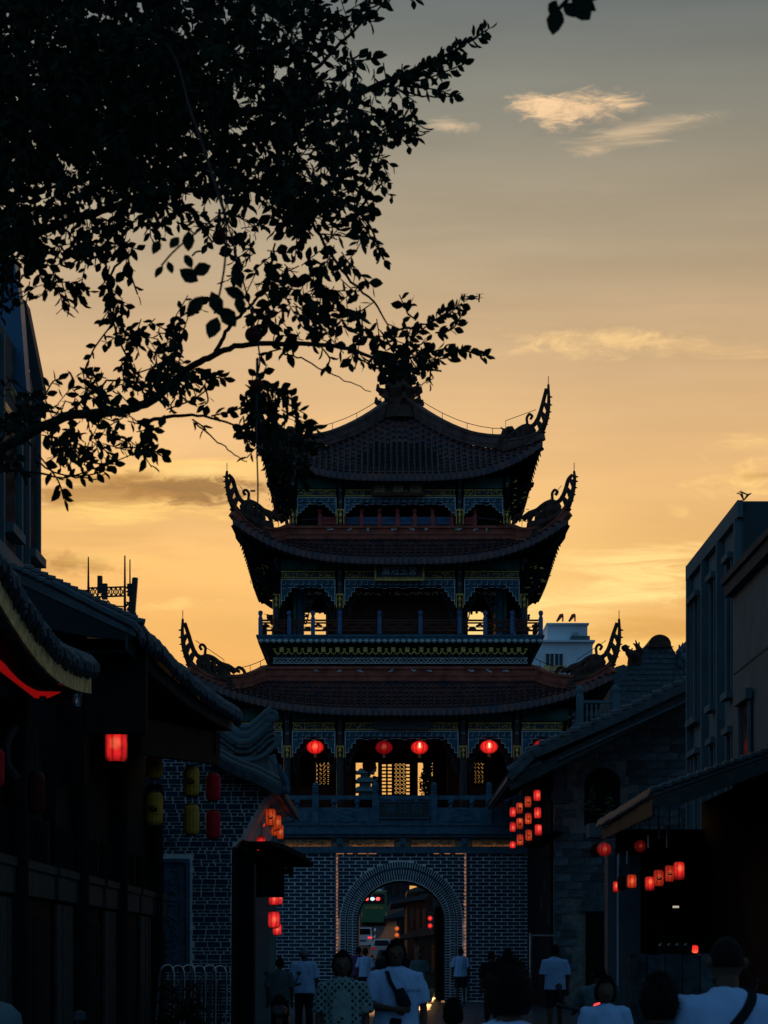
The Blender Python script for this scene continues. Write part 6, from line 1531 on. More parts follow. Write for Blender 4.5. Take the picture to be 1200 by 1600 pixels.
for a in (565.5, 603.5):
    m = MB(); m.box(X(a, Y) - .05, X(a, Y) + .05, Y - .04, Y - .003, zb + .9, zb + 1.3); m.build('tail_lamp', 'board', bus)
m = MB(); m.box(X(578, Y), X(586, Y), Y - .04, Y - .003, Z(1439, Y), Z(1436.5, Y)); m.build('number_plate', 'plant', bus)
text('台山旅游客運', .27, (X(583, Y), Y - .05, Z(1418.5, Y)), 'gold', bus, ext=.005)
text('◇', .4, (X(596, Y), Y - .05, Z(1419, Y)), 'gold', bus, ext=.005)
for a in (568, 601):
    m = MB(); xw = X(a, Y); 
    for yw in (1.5, 8): m.add([(xw + s * .13, Y + yw + .42 * cos(q), zb + .42 + .42 * sin(q)) for s in (-1, 1) for q in [2 * pi * i / 14 for i in range(14)]], [(i, (i + 1) % 14, 14 + (i + 1) % 14, 14 + i) for i in range(14)] + [tuple(range(14))[::-1], tuple(range(14, 28))])
    m.build('wheels', 'darkmetal', bus)
def car(px0, px1, pyt, Y, label, paint, name='car', tail=True, h=1.5, van=False):
    x0, x1 = X(px0, Y), X(px1, Y); w = x1 - x0; zt = Z(pyt, Y); zb = zt - h
    t = thing(name, ((x0 + x1) / 2, Y + 2, zb), label, 'van' if van else 'car')
    m = MB(); sec = [(0, zb + .2, zb + h * .6, 0), (.12, zb + .18, zb + h * .62, .0), (4.2, zb + .18, zb + h * .55, .02), (4.4, zb + .25, zb + h * .45, .1)]
    for (dy_, a, b, ins) in sec: m.v += [(x0 + ins, Y + dy_, a), (x1 - ins, Y + dy_, a), (x1 - ins, Y + dy_, b), (x0 + ins, Y + dy_, b)]
    for i in range(3):
        k = i * 4
        for q in range(4): m.f.append((k + q, k + (q + 1) % 4, k + 4 + (q + 1) % 4, k + 4 + q))
    m.f += [(0, 3, 2, 1), (12, 13, 14, 15)]; m.build('body', paint, t)
    m = MB(); hh = h * .61; tr_ = .1 if van else .25
    m.add([(x0 + .03, Y + .1, zb + hh), (x1 - .03, Y + .1, zb + hh), (x1 - .05, Y + 3.2, zb + hh * .97), (x0 + .05, Y + 3.2, zb + hh * .97), (x0 + tr_, Y + (.25 if van else .6), zt), (x1 - tr_, Y + (.25 if van else .6), zt), (x1 - tr_, Y + 2.4, zt - .02), (x0 + tr_, Y + 2.4, zt - .02)], [(0, 1, 5, 4), (1, 2, 6, 5), (2, 3, 7, 6), (3, 0, 4, 7), (4, 5, 6, 7)]); m.build('cabin', paint, t)
    m = MB(); yo = .14 if van else .34; m.add([(x0 + tr_ * .8 + .08, Y + .08, zb + hh + .06), (x1 - tr_ * .8 - .08, Y + .08, zb + hh + .06), (x1 - tr_ - .08, Y + yo - .1 + .05, zt - .1), (x0 + tr_ + .08, Y + yo - .1 + .05, zt - .1)], [(0, 1, 2, 3)])
    m.f.append((3, 2, 1, 0)); m.build('rear_window', 'glass', t)
    for s in (0, 1):
        m = MB(); a = x0 + .04 if s == 0 else x1 - .34; m.box(a, a + .3, Y - .03, Y + .1, zb + h * .46, zb + h * .54); m.build('tail_lamp', 'redglow' if not tail else 'taillit', t)
        m = MB(); m.box((x0 - .16) if s == 0 else x1, x0 if s == 0 else x1 + .16, Y + 2.6, Y + 2.75, zb + hh, zb + hh + .14); m.build('mirror', 'darkmetal', t)
        for yw in (.8, 3.4):
            m = MB(); xw = x0 + .12 if s == 0 else x1 - .12
            m.add([(xw + q_ * .1, Y + yw + .3 * cos(q), zb + .3 + .3 * sin(q)) for q_ in (-1, 1) for q in [2 * pi * i / 12 for i in range(12)]], [(i, (i + 1) % 12, 12 + (i + 1) % 12, 12 + i) for i in range(12)] + [tuple(range(12))[::-1], tuple(range(12, 24))]); m.build('wheel', 'darkmetal', t)
    m = MB(); m.box((x0 + x1) / 2 - .25, (x0 + x1) / 2 + .25, Y - .025, Y - .004, zb + h * .3, zb + h * .4); m.build('number_plate', 'bluesheet', t)
K['taillit'] = mat('lit_tail_lamp', (1, .05, .05), .4, var=0, bump=0, emit=(1, .05, .06), es=1.2)
K['carwhite'] = mat('white_car_paint', (.7, .7, .7), .25, var=.03, bump=0)
K['cardark'] = mat('dark_car_paint', (.02, .022, .03), .2, var=.1, bump=0)
car(553, 582, 1449, 152, 'white van behind the bus with one lit tail lamp, partly hidden by the arch', 'carwhite', 'van', True, 1.55, True)
car(579, 614, 1467, 146, 'pale hatchback with shining roof, lower and nearer than the white van', 'carwhite', 'car', False, 1.4)
car(585, 634, 1484, 104, 'dark saloon nearest the archway, mostly hidden by the walkers', 'cardark', 'car', False, 1.45)

# ================================================================== STREET CLUTTER
def barrier(px, Y, label, i, base=1558):
    t = thing('crowd_barrier', (X(px, Y), Y, 0), label, 'barrier', 'steel barriers stacked by the brick gable'); m = MB(); w = 10; a, b = X(px, Y), X(px + 16, Y); z0, z1 = .08, Z(1512 + i % 2, Y)
    m.tube(spline([(a - .08, Y, 0), (a, Y, z1 - .25), (a + .05, Y, z1), (b, Y + .15, z1 + .02), (b + .06, Y + .15, z1 - .2), (b + .04, Y + .15, 0)], 4), .02, 6); m.build('frame', 'metal', t)
    m = MB()
    for q in range(1, 6): x = a + (b - a) * q / 6; m.tube([(x, Y + .08, .2), (x, Y + .08, z1 - .3)], .01, 4)
    m.tube([(a, Y + .05, z1 - .28), (b + .05, Y + .14, z1 - .27)], .014, 5); m.tube([(a, Y + .05, .22), (b + .05, Y + .14, .22)], .014, 5); m.build('bars', 'darkmetal', t, kind='stuff')
for i, lb in enumerate(('steel crowd barrier nearest the timber post', 'second steel barrier from the timber post', 'third steel barrier, before the relief panel corner', 'fourth steel barrier, in front of the brick joint line', 'fifth steel barrier, next to last', 'steel barrier nearest the dark porch')):
    barrier(249 + i * 16.5, 35 + .5 * i, lb, i)
m = MB(); p = P(283, 1600, 33); p.z = 0
for q in range(70):
    an_ = U(0, 6.28); z = U(.15, 1.05); ln = U(.15, .38); r0 = p + Vector((.1 * cos(an_), .1 * sin(an_), z)); m.tube([r0, r0 + Vector((ln * .6 * cos(an_), ln * .6 * sin(an_), .12)), r0 + Vector((ln * cos(an_), ln * sin(an_), -.02))], [.015, .035, .006], 4)
m.lathe(tuple(p), [(.16, 0), (.22, .3), (.2, .32)], 12); o = m.build('potted_shrub', 'leaf'); tag(o, 'dark bushy pot plant in front of the steel barriers', 'plant')
# parked scooters at the kerb
def scooter(px, Y, label, lamp=None, turn=0.0, lampm=None, x=None):
    x = X(px, Y) if x is None else x; t = thing('scooter', (x, Y, 0), label, 'scooter')
    W_ = lambda a, b, c: Vector((x + a, Y + b, c))
    for b in (0, 1.25):
        m = MB(); m.tube([W_(0, b + .25 * cos(q), .25 + .25 * sin(q)) for q in [2 * pi * i / 16 for i in range(17)]], .055, 6, cap=False); m.lathe(tuple(W_(0, b, .25)), [(.02, -.05), (.06, 0), (.02, .05)], 8)
        for q in range(5): m.bar(W_(0, b, .25), W_(0, b + .24 * cos(q * 1.256), .25 + .24 * sin(q * 1.256)), .02)
        m.build('wheel', 'darkmetal', t)
    m = MB(); m.tube(spline([W_(0, -.25, .62), W_(0, .1, .58), W_(0, .42, .5), W_(0, .6, .3), W_(0, .9, .3), W_(0, 1.08, .6), W_(0, 1.1, .95)], 4), [.1, .13, .15, .16, .17, .17, .16, .15, .13, .12, .12, .12, .12, .13, .14, .15, .15, .15, .14, .13, .12, .11, .1, .08, .07], 9); m.build('body', 'cardark', t)
    m = MB(); m.tube([W_(0, -.25, .78), W_(0, .1, .76), W_(0, .5, .74)], [.1, .14, .12], 8); m.build('saddle', 'darkcloth', t)
    m = MB(); m.tube(spline([W_(-.34, .92, 1.05), W_(-.15, 1.02, 1.0), W_(0, 1.08, .98), W_(.15, 1.02, 1.0), W_(.34, .92, 1.05)], 3), .022, 6)
    for s in (-1, 1): m.tube([W_(s * .22, 1.0, 1.0), W_(s * .3, 1.0, 1.22)], .012, 5); m.lathe(tuple(W_(s * .3, .99, 1.2)), [(.01, 0), (.038, .02), (.036, .06), (.01, .075)], 8, 1, .3)
    m.build('handlebar', 'darkmetal', t)
    if lamp:
        m = MB(); m.lathe(tuple(W_(0, -.3, lamp)), [(0, -.05), (.05, -.035), (.065, 0), (.05, .035), (0, .05)], 8); m.build('tail_lamp', 'taillit', t)
    return t
scooter(931, 21, 'scooter ahead of the child with a round red tail lamp', lamp=1.05)
scooter(437, 36, 'dark scooter parked beside the seated person near the gate', None)
scooter(0, 10.6, 'scooter at the lower corner of the lane, only its rear cowl showing', None, x=-2.05)
scooter(1172, 26, 'dark parked scooter beside the stone counter behind the shaven man', None)
m = MB(); x = X(14, 10.6) - .0; z = Z(1592, 10.6); m.lathe((x - .03, 10.4, z - .07), [(.12, 0), (.14, .04), (.13, .1), (.08, .15), (.01, .17)], 14); o = m.build('helmet', 'facade', smooth=True); tag(o, 'blue-grey riding helmet lying at the lower left corner', 'helmet')
# yellow plastic caution stand and a warm floor lamp by the arch
m = MB(); p = P(669, 1542, 66); m.add([tuple(p + Vector(q)) for q in ((-.2, 0, .12), (.2, 0, .12), (.12, .05, -.25), (-.12, .05, -.25), (-.2, .2, .12), (.2, .2, .12), (.12, .15, -.25), (-.12, .15, -.25))], [(0, 3, 2, 1), (4, 5, 6, 7), (0, 1, 5, 4), (1, 2, 6, 5), (2, 3, 7, 6), (3, 0, 4, 7)])
m.v = [(a, b, c + .0) for a, b, c in m.v]; zmin = min(q[2] for q in m.v); m.v = [(a, b, c - zmin + .005) for a, b, c in m.v]; o = m.build('basket', 'led2' if 'led2' in K else 'carved'); tag(o, 'small gold-brown basket on the ground at the foot of the arch', 'basket')
m = MB(); p = P(692, 1545, 66); m.lathe((p.x, p.y, .005), [(.06, 0), (.06, .03), (.04, .06)], 10); o = m.build('floor_lamp', 'led'); tag(o, 'warm ground lamp glowing at the foot of the arch jamb', 'lamp')

# ================================================================== PEOPLE
def remesh(mb, name, m, parent, vox=.014, sm=3):
    o = mb.build(name, m, parent); md = o.modifiers.new('r', 'REMESH'); md.mode = 'VOXEL'; md.voxel_size = vox; md.use_smooth_shade = True
    s = o.modifiers.new('s', 'SMOOTH'); s.iterations = sm; s.factor = .5
    dg = bpy.context.evaluated_depsgraph_get(); me = bpy.data.meshes.new_from_object(o.evaluated_get(dg)); o.modifiers.clear(); old = o.data; o.data = me; bpy.data.meshes.remove(old)
    me.materials.clear(); me.materials.append(K[m]); me.name = name; return o
def person(x, Y, H, face, label, top='tee', bottom='darkcloth', hair='hair', hstyle='short', arms='down', width=1.0, bag=False, pose='stand', seat=0.0, print_=None, vox=.014, turn=0.0, group=None, child=False):
    """face: +1 looks away from the camera, -1 towards it"""
    t = thing('person', (x, Y, 0), label, 'person', group)
    s = H / 1.72; ang = (0 if face > 0 else pi) + turn
    ca, sa = cos(ang), sin(ang)
    def W_(a, b, c): a *= s * width; b *= s; return Vector((x + a * ca - b * sa, Y + a * sa + b * ca, c * s - seat))
    hs = 1.0 if not child else 1.15
    hz = 1.60; up = MB()
    # head, face, neck
    hd = MB(); prof = []
    for i in range(13):
        th = -pi / 2 + pi * i / 12; zz = .118 * hs * sin(th); rr = .078 * hs * cos(th) * (1 - .16 * max(0, -sin(th))); prof.append((max(rr, .002), zz))
    c0 = W_(0, 0.015, hz); k0 = len(up.v)
    for rr, zz in prof:
        for q in range(16):
            a = 2 * pi * q / 16; lx = rr * cos(a) / width; ly = rr * 1.2 * sin(a) + .015; up.v.append(tuple(W_(lx, ly, hz + zz)))
    for i in range(12):
        for q in range(16): a = k0 + i * 16 + q; b = k0 + i * 16 + (q + 1) % 16; up.f.append((a, b, b + 16, a + 16))
    up.f.append(tuple(range(k0, k0 + 16))[::-1]); up.f.append(tuple(range(k0 + 192, k0 + 208)))
    up.tube([W_(0, .105, hz + .02), W_(0, .128, hz - .02), W_(0, .108, hz - .03)], [.01, .02, .014], 6)         # nose
    up.tube([W_(-.028, .098, hz - .062), W_(.028, .098, hz - .062)], .012, 6)                                   # lips
    for sd in (-1, 1):
        up.tube([W_(sd * .082 / width, 0, hz + .02), W_(sd * .09 / width, -.012, hz - .0), W_(sd * .08 / width, 0, hz - .035)], [.014, .018, .01], 6)
        up.tube([W_(sd * .05, .09, hz + .022), W_(sd * .02, .102, hz + .022)], .012, 5)
    up.tube([W_(0, -.015, hz - .08), W_(0, -.02, 1.44), W_(0, -.02, 1.38)], [.055 * s, .056 * s, .07 * s], 10)
    # torso, arms, legs
    up.tube([W_(0, -.01, 1.42), W_(0, -.01, 1.3), W_(0, 0, 1.1), W_(0, 0, .95), W_(0, 0, .86)], [.085 * s, .105 * s, .10 * s, .11 * s, .11 * s], 12)
    def arm(sd, kind):
        sh_ = W_(sd * .19, -.01, 1.385)
        if kind == 'down': el, wr, d = W_(sd * .25, -.02, 1.10), W_(sd * .25, .05, .86), Vector((0, 0, -1))
        elif kind == 'fold': el, wr, d = W_(sd * .26, .02, 1.12), W_(sd * .02, .22, 1.08), (W_(-1, .1, 0) - W_(0, 0, 0)).normalized() * sd
        elif kind == 'bars': el, wr, d = W_(sd * .27, .18, 1.15), W_(sd * .3, .42, 1.08), (W_(0, 1, 0) - W_(0, 0, 0)).normalized()
        else: el, wr, d = W_(sd * .27, .03, 1.12), W_(sd * .17, .25, 1.2), (W_(0, .4, .9) - W_(0, 0, 0)).normalized()
        up.tube([W_(sd * .1, -.01, 1.38), sh_, el.lerp(sh_, .5), el, wr.lerp(el, .6), wr], [q * s for q in (.07, .058, .046, .038, .037, .026)], 8)
        side_ = (W_(1, 0, 0) - W_(0, 0, 0)).normalized()
        if abs(side_.dot(d)) > .8: side_ = Vector((0, 0, 1))
        up.tube([wr, wr + d * .045 * s, wr + d * .09 * s], [.026 * s, .036 * s, .034 * s], 8)
        for q in range(4):
            b0 = wr + d * .085 * s + side_ * (q - 1.5) * .019 * s; ln = (.062, .075, .07, .055)[q] * s; cr = (W_(0, 1, 0) - W_(0, 0, 0)).normalized() * .012
            up.tube([b0, b0 + d * ln * .5, b0 + d * ln + cr], [.0095 * s, .009 * s, .007 * s], 6)
        b0 = wr + d * .03 * s - side_ * sd * .03 * s; up.tube([b0, b0 + d * .035 * s - side_ * sd * .022 * s, b0 + d * .07 * s - side_ * sd * .026 * s], [.013 * s, .011 * s, .008 * s], 6)
        return sh_, el, wr
    A_ = [arm(-1, arms if isinstance(arms, str) else arms[0]), arm(1, arms if isinstance(arms, str) else arms[1])]
    legs = []
    for sd in (-1, 1):
        hip = W_(sd * .09, 0, .88)
        if pose == 'sit': kn, an_, dz = W_(sd * .14, .42, .84), W_(sd * .15, .46, .42), 0
        else:
            st = (.1 if sd > 0 else -.08) if pose == 'walk' else 0; kn, an_ = W_(sd * .1, st * .6 + .02, .48), W_(sd * .11, st - (.05 if sd < 0 and pose == 'walk' else 0), .07 + (.03 if sd < 0 and pose == 'walk' else 0))
        up.tube([hip, kn.lerp(hip, .5), kn, an_.lerp(kn, .65), an_], [q * s for q in (.092, .078, .056, .056, .036)], 9)
        ft = W_(0, 1, 0) - W_(0, 0, 0); ft.normalize(); up.tube([an_ - ft * .05 * s - Vector((0, 0, .03 * s)), an_ + ft * .08 * s - Vector((0, 0, .04 * s)), an_ + ft * .17 * s - Vector((0, 0, .05 * s))], [.036 * s, .036 * s, .022 * s], 8)
        legs.append((hip, kn, an_, ft))
    remesh(up, 'body', 'skin', t, vox, 2)
    # shirt: a torso shell that hangs from the shoulders, with sleeves
    m = MB()
    def ring(zc, rx, ry, n=20, off=0):
        return [tuple(W_(rx * cos(2 * pi * q / n), ry * sin(2 * pi * q / n) + off, zc)) for q in range(n)]
    k = len(m.v); rr = [(1.485, .068, .068), (1.465, .1, .085), (1.435, .16, .1), (1.39, .205, .12), (1.29, .212, .14), (1.15, .205, .145), (1.0, .21, .15), (.84, .225, .16)]
    if child: rr = [(a, b * .95, c) for a, b, c in rr]
    for z_, rx, ry in rr: m.v += ring(z_, rx, ry + 0, off=-.01)
    for i in range(len(rr) - 1):
        for q in range(20): a = k + i * 20 + q; b = k + i * 20 + (q + 1) % 20; m.f.append((a, a + 20, b + 20, b))
    m.f.append(tuple(range(k, k + 20))); m.f.append(tuple(range(k + 140, k + 160))[::-1])
    for sd in (0, 1):
        sh_, el, wr = A_[sd]; e = el.lerp(sh_, .12); S0 = W_((-.11, .11)[sd], -.01, 1.375)
        S0 = S0 + Vector((0, 0, .01)); m.tube([S0, sh_, sh_.lerp(e, .5), e], [.078 * s, .08 * s, .082 * s, .088 * s], 12)
    sh2 = remesh(m, 'shirt', top, t, .014, 3)
    # folds
    import mathutils
    for v_ in sh2.data.vertices:
        c = v_.co; n_ = noise.noise(Vector((c.x * 9, c.y * 9 + x * 7, c.z * 3.2))) * .02 * s + abs(noise.noise(Vector((c.x * 16 + c.z * 5, c.y * 16, c.z * 7 - c.x * 4)))) * -.016 + .004
        v_.co = c + v_.normal * n_
    m = MB()
    for hip, kn, an_, ft in legs:
        ln = 1.0 if bottom == 'darkcloth' else .9
        e = an_ + Vector((0, 0, .03)) if pose != 'shorts' else kn
        if print_ == 'shorts': m.tube([hip + Vector((0, 0, .03)), kn.lerp(hip, .5), kn.lerp(hip, .05)], [.105 * s, .1 * s, .095 * s], 10)
        else: m.tube([hip + Vector((0, 0, .03)), kn.lerp(hip, .5), kn, e], [.105 * s, .092 * s, .078 * s, .068 * s], 10)
    m.tube([W_(-.08, 0, .9), W_(.08, 0, .9)], .125 * s, 10); m.tube([W_(0, 0, 1.0), W_(0, 0, .86)], .15 * s, 10)
    remesh(m, 'trousers', bottom, t, .018, 2)
    for hip, kn, an_, ft in legs:
        m = MB(); m.tube([an_ - ft * .06 * s - Vector((0, 0, .035 * s)), an_ + ft * .07 * s - Vector((0, 0, .038 * s)), an_ + ft * .18 * s - Vector((0, 0, .05 * s))], [.045 * s, .045 * s, .03 * s], 9); m.build('shoe', 'darkcloth', t, smooth=True)
    # hair: a close cap that leaves the face free, with a rough outline
    if hstyle != 'none':
        m = MB(); k = len(m.v); g_ = {'short': 1.12, 'full': 1.3, 'crop': 1.035, 'bob': 1.28, 'cap': 1.15}[hstyle]; low = {'short': -.2, 'full': -.45, 'crop': -.1, 'bob': -.85, 'cap': .15}[hstyle]
        N1, N2 = 14, 22
        for i in range(N1 + 1):
            for q in range(N2):
                a = 2 * pi * q / N2; back = -sin(a)          # +1 at the back of the head
                lo = (low if back > -.25 else .52) * pi / 2; lo = lo + (0 if back > -.25 else 0)
                th = lo + (pi / 2 - lo) * i / N1
                nz = 1 + (g_ - 1) * .35 * noise.noise(Vector((a * 3, th * 5, x * 3))) + (g_ - 1) * .25 * noise.noise(Vector((a * 11, th * 14, x)))
                g2 = (g_ if hstyle != 'bob' else g_ * (1 + .05 * max(0, -th))) * nz
                rr_ = .08 * hs * cos(th) * g2; m.v.append(tuple(W_(rr_ * cos(a) / width, rr_ * 1.2 * sin(a) + .012, hz + .12 * hs * sin(th) * (1 + (g_ - 1) * .55) * (1 if th > 0 else 1))))
        for i in range(N1):
            for q in range(N2): a = k + i * N2 + q; b = k + i * N2 + (q + 1) % N2; m.f.append((a, b, b + N2, a + N2))
        m.f.append(tuple(range(k + N1 * N2, k + N1 * N2 + N2))); m.f.append(tuple(range(k, k + N2))[::-1])
        if hstyle in ('full', 'short', 'bob'):
            nv_ = len(m.v)
            for q in range(700):
                b_ = Vector(m.v[k + random.randrange(N2 * 2, (N1 + 1) * N2)]); c_h = W_(0, .012, hz - .01); o_ = (b_ - c_h).normalized(); sw = Vector((U(-1, 1), U(-1, 1), U(-.9, .4))) * .8
                tip = b_ + (o_ + sw).normalized() * U(.012, .03) * (1.2 if hstyle == 'full' else .8); sdv = o_.cross(Vector((0, 0, 1)) + sw * .3).normalized() * .0035
                m.add([tuple(b_ - sdv - o_ * .004), tuple(b_ + sdv - o_ * .004), tuple(tip)], [(0, 1, 2)])
        m.build('hair', hair, t, smooth=True)
    if face < 0 or hstyle == 'crop':
        for sd in (-1, 1):
            m = MB(); p = W_(sd * .032 / 1, .098, hz + .012); m.lathe(tuple(p), [(0, -.006), (.011, 0), (0, .006)], 8); m.build('eye', 'ink', t)
    if bag:
        m = MB(); f_ = 1 if face < 0 else -1
        if face < 0: st = [W_(.1, -.1, 1.42), W_(.085, .05, 1.44), W_(.05, .145, 1.33), W_(-.03, .165, 1.2), W_(-.12, .17, 1.08)]
        else: st = [W_(.0, .1, 1.44), W_(.1, -.02, 1.46), W_(.07, -.13, 1.38), W_(-.06, -.165, 1.22), W_(-.2, -.15, 1.02)]
        sp = spline(st, 5)
        for a, b in zip(sp, sp[1:]): m.bar(a, b, .045 if face > 0 else .04, .02, up=(0, 1, 0))
        m.build('shoulder_strap', 'darkcloth', t)
        if face < 0:
            m = MB(); m.tube([W_(-.02, .185, 1.27), W_(-.06, .2, 1.16), W_(-.1, .19, 1.1)], [.05, .065, .05], 8); m.build('sling_bag', 'darkcloth', t, smooth=True)
    return t
def man(px, Y, top_py, *a, **k):
    """placed by the picture's head top: the height follows from the eye level"""
    H = (Z(top_py, Y)) ; return person(X(px, Y), Y, H / 1.0 if H > .9 else 1.2, *a, **k)
man(475, 39, 1482, 1, 'elderly man from behind, pale polo shirt, cropped grey hair, near the gate wall', top='tee', hair='greyhair', hstyle='crop', width=1.0)
man(535, 18.4, 1489, -1, 'woman in a lozenge-patterned blouse with dark bobbed hair, walking towards the camera', top='print', hstyle='bob', arms=('down', 'down'), width=.92)
c_ = man(619, 19.2, 1472, -1, 'young man facing the camera, white T-shirt, dark sling bag across his chest', top='tee', hstyle='full', arms=('bars2' if False else 'down', 'fold'), bag=True, vox=.009, width=1.05, turn=.0)
lt_ = text('WAW', .05, (X(645, 19.2), 18.99, Z(1548, 19.2)), 'ink', c_, ext=.002)
man(560, 66, 1480, 1, 'person in a purple top walking through the archway', top='purple', width=.95, pose='walk')
man(571, 64, 1482, 1, 'person in a light blue T-shirt entering the archway', top='tee', width=.95, pose='walk')
man(720, 64.5, 1482, 1, 'person in a white T-shirt and dark shorts standing by the arch jamb', top='tee', print_='shorts')
man(867, 41, 1477, 1, 'man in a loose white T-shirt and black shorts walking away by the stone gable', top='tee', print_='shorts', pose='walk', hstyle='short')
man(768, 46, 1487, 1, 'person in dark clothes in front of the gate brickwork', top='darkcloth')
man(793, 40, 1484, 1, 'broader person in dark clothes before the metal door frame', top='darkcloth', width=1.15, hstyle='full')
man(936, 22.5, 1508, 1, 'scooter rider in a dark teal T-shirt seen from behind', top='teal', arms='bars', width=1.0, hstyle='short')
man(437, 36, 1497, 1, 'person in dark clothes beside the parked scooter near the gate', top='teal', hstyle='short')
man(795, 7.6, 1506, 1, 'person with thick dark hair and pale blue collar close to the camera', top='tee', hstyle='full', width=.95)
man(1030, 9.2, 1530, 1, 'dark-haired person close to the camera in dark clothes', top='darkcloth', hstyle='full', width=1.0)
man(1136, 9.3, 1464, 1, 'shaven-headed man in a white T-shirt with a dark shoulder strap, closest to the camera', top='tee', hstyle='crop', bag=True, vox=.01, width=1.02)
man(946, 17, 1533, -1, 'child in a white T-shirt facing the camera beside the red tail lamp', top='tee', hstyle='full', child=True, width=1.0)
man(708, 16, 1568, 1, 'small dark-haired child seen from behind, only the head in view', top='darkcloth', hstyle='full', child=True)
for k, (px, Y, tp, lb) in enumerate(((628, 62, 1486, 'person in dark clothes under the arch behind the young man'), (655, 58, 1487, 'person in a grey top by the dark side of the arch'), (600, 66, 1486, 'person on the left of the group under the arch in dark clothes'))):
    man(px, Y, tp, 1 if k != 1 else -1, lb, top=('darkcloth', 'teal', 'darkcloth')[k], pose='walk')

# ================================================================== DRONE
dr = thing('drone', tuple(P(737, 465, 45)), 'small four-armed drone hovering beside the leafy branch tip', 'drone')
p = P(737, 465, 45); m = MB(); m.lathe((p.x, p.y, p.z - .05), [(.03, 0), (.08, .02), (.09, .07), (.05, .1)], 10); m.build('body', 'darkmetal', dr)
for sx in (-1, 1):
    for sy in (-1, 1):
        q = p + Vector((sx * .17, sy * .13, .0)); m = MB(); m.tube([p + Vector((sx * .05, sy * .04, 0)), q], .012, 5); m.tube([q + Vector((0, 0, -.06)), q + Vector((0, 0, .035))], .016, 6); a = m.build('arm', 'darkmetal', dr)
        m = MB(); m.bar(q + Vector((-.09, 0, .04)), q + Vector((.09, .02, .045)), .018, .004); m.build('propeller', 'darkmetal', a)
# ================================================================== TREE
tree = thing('fig_tree', (-3.3, 11.5, 0), 'large dark-leaved tree reaching over the lane from the side, black against the sunset', 'tree')
m = MB(); m.tube(spline([(-3.3, 11.5, -.1), (-3.25, 11.5, 2), (-3.1, 11.6, 4), (-3.35, 11.7, 6.5), (-3.2, 11.8, 9)], 6), [.34 - .008 * i for i in range(25)], 12); m.build('trunk', 'bark', tree)
TY = 12.0
def branch(pts, r0, r1, Y=TY, jy=.0, name='branch'):
    sp = spline([P(a, b, Y + jy * math.sin(i * 1.7)) for i, (a, b) in enumerate(pts)], 6); n = len(sp)
    for i in range(1, n - 1): sp[i] = sp[i] + Vector((U(-.006, .006), U(-.01, .01), U(-.006, .006)))
    sc = Y / F; m = MB(); m.tube(sp, [(r0 + (r1 - r0) * i / (n - 1)) * sc for i in range(n)], 7); m.build(name, 'bark', tree); return sp
B = []
B.append(branch([(-260, 820), (-120, 740), (0, 700), (100, 652), (200, 640), (248, 618), (290, 580), (335, 555), (390, 538), (500, 538), (565, 552), (620, 572), (690, 580)], 9.5, 1.5))
B[0]
B.append(branch([(215, 660), (270, 650), (330, 652), (400, 678)], 3.5, 1.2, 11.9)); B.append(branch([(335, 555), (352, 520), (378, 490), (398, 470), (420, 430), (430, 380)], 3.5, 1.5, 12.1))
B.append(branch([(-220, 500), (-60, 330), (80, 230), (250, 190), (420, 170), (540, 150), (640, 113), (700, 85), (760, 47)], 12, 1.2, 12.2)); B.append(branch([(-240, 600), (-60, 420), (60, 360), (160, 330), (240, 300), (360, 300), (460, 290), (560, 330), (600, 405)], 9, 1.2, 11.8))
B.append(branch([(420, 170), (500, 100), (560, 40), (610, 0)], 4, 1, 12.3)); B.append(branch([(540, 150), (600, 135), (660, 150), (714, 150)], 2.5, 1, 12.1)); B.append(branch([(480, 250), (560, 230), (610, 210), (655, 212)], 2.2, 1, 11.9))
B.append(branch([(460, 290), (500, 370), (540, 430), (590, 480), (610, 520)], 3, 1.1, 12)); B.append(branch([(600, 520), (650, 510), (690, 495), (722, 476)], 2, .9, 11.8)); B.append(branch([(610, 568), (660, 555), (700, 545), (756, 556)], 2, .8, 12.0))
B.append(branch([(440, 552), (470, 560), (530, 590), (580, 612)], 1.6, .7, 12)); B.append(branch([(205, 395), (172, 430), (175, 500), (200, 560), (230, 625)], 2, 1.6, 12.1)); B.append(branch([(55, 722), (100, 742), (150, 748), (165, 738)], 1.6, .8, 12)); B.append(branch([(-20, 735), (60, 738), (110, 745), (230, 700)], 2.4, .8, 11.9))
B.append(branch([(400, 600), (404, 650), (420, 700), (470, 740)], 3.5, 1.2, 12)); B.append(branch([(305, 660), (340, 690), (370, 712), (386, 722)], 1.4, .7, 12)); B.append(branch([(100, 652), (160, 600), (200, 590), (270, 560)], 2.2, .9, 12)); B.append(branch([(265, 645), (275, 615), (290, 625), (275, 600)], 1.4, .8, 12))
B.append(branch([(300, 400), (330, 380), (350, 340), (352, 300)], 1.6, 1, 9)); B.append(branch([(640, 590), (655, 600), (665, 598), (678, 590)], 1.2, .7, 12))
def leaf_v(ln, w, fold, curl):
    return [Vector((0, 0, 0)), Vector((w * .36, fold * .5, ln * .25)), Vector((w * .5, fold, ln * .5)), Vector((w * .3, fold * .6, ln * .8)), Vector((0, curl, ln)), Vector((-w * .3, fold * .6, ln * .8)), Vector((-w * .5, fold, ln * .5)), Vector((-w * .36, fold * .5, ln * .25)), Vector((0, 0, ln * .5))]
LF = [(0, 1, 8), (1, 2, 8), (2, 3, 8), (3, 4, 8), (4, 5, 8), (5, 6, 8), (6, 7, 8), (7, 0, 8)]
leaves = []      # (pos, direction, roll, size in px at Y, Y)
def add_leaf(p, d, size): leaves.append((p, d.normalized(), U(0, 6.28), size))
def poly_area(pl): return abs(sum(pl[i][0] * pl[(i + 1) % len(pl)][1] - pl[(i + 1) % len(pl)][0] * pl[i][1] for i in range(len(pl)))) / 2
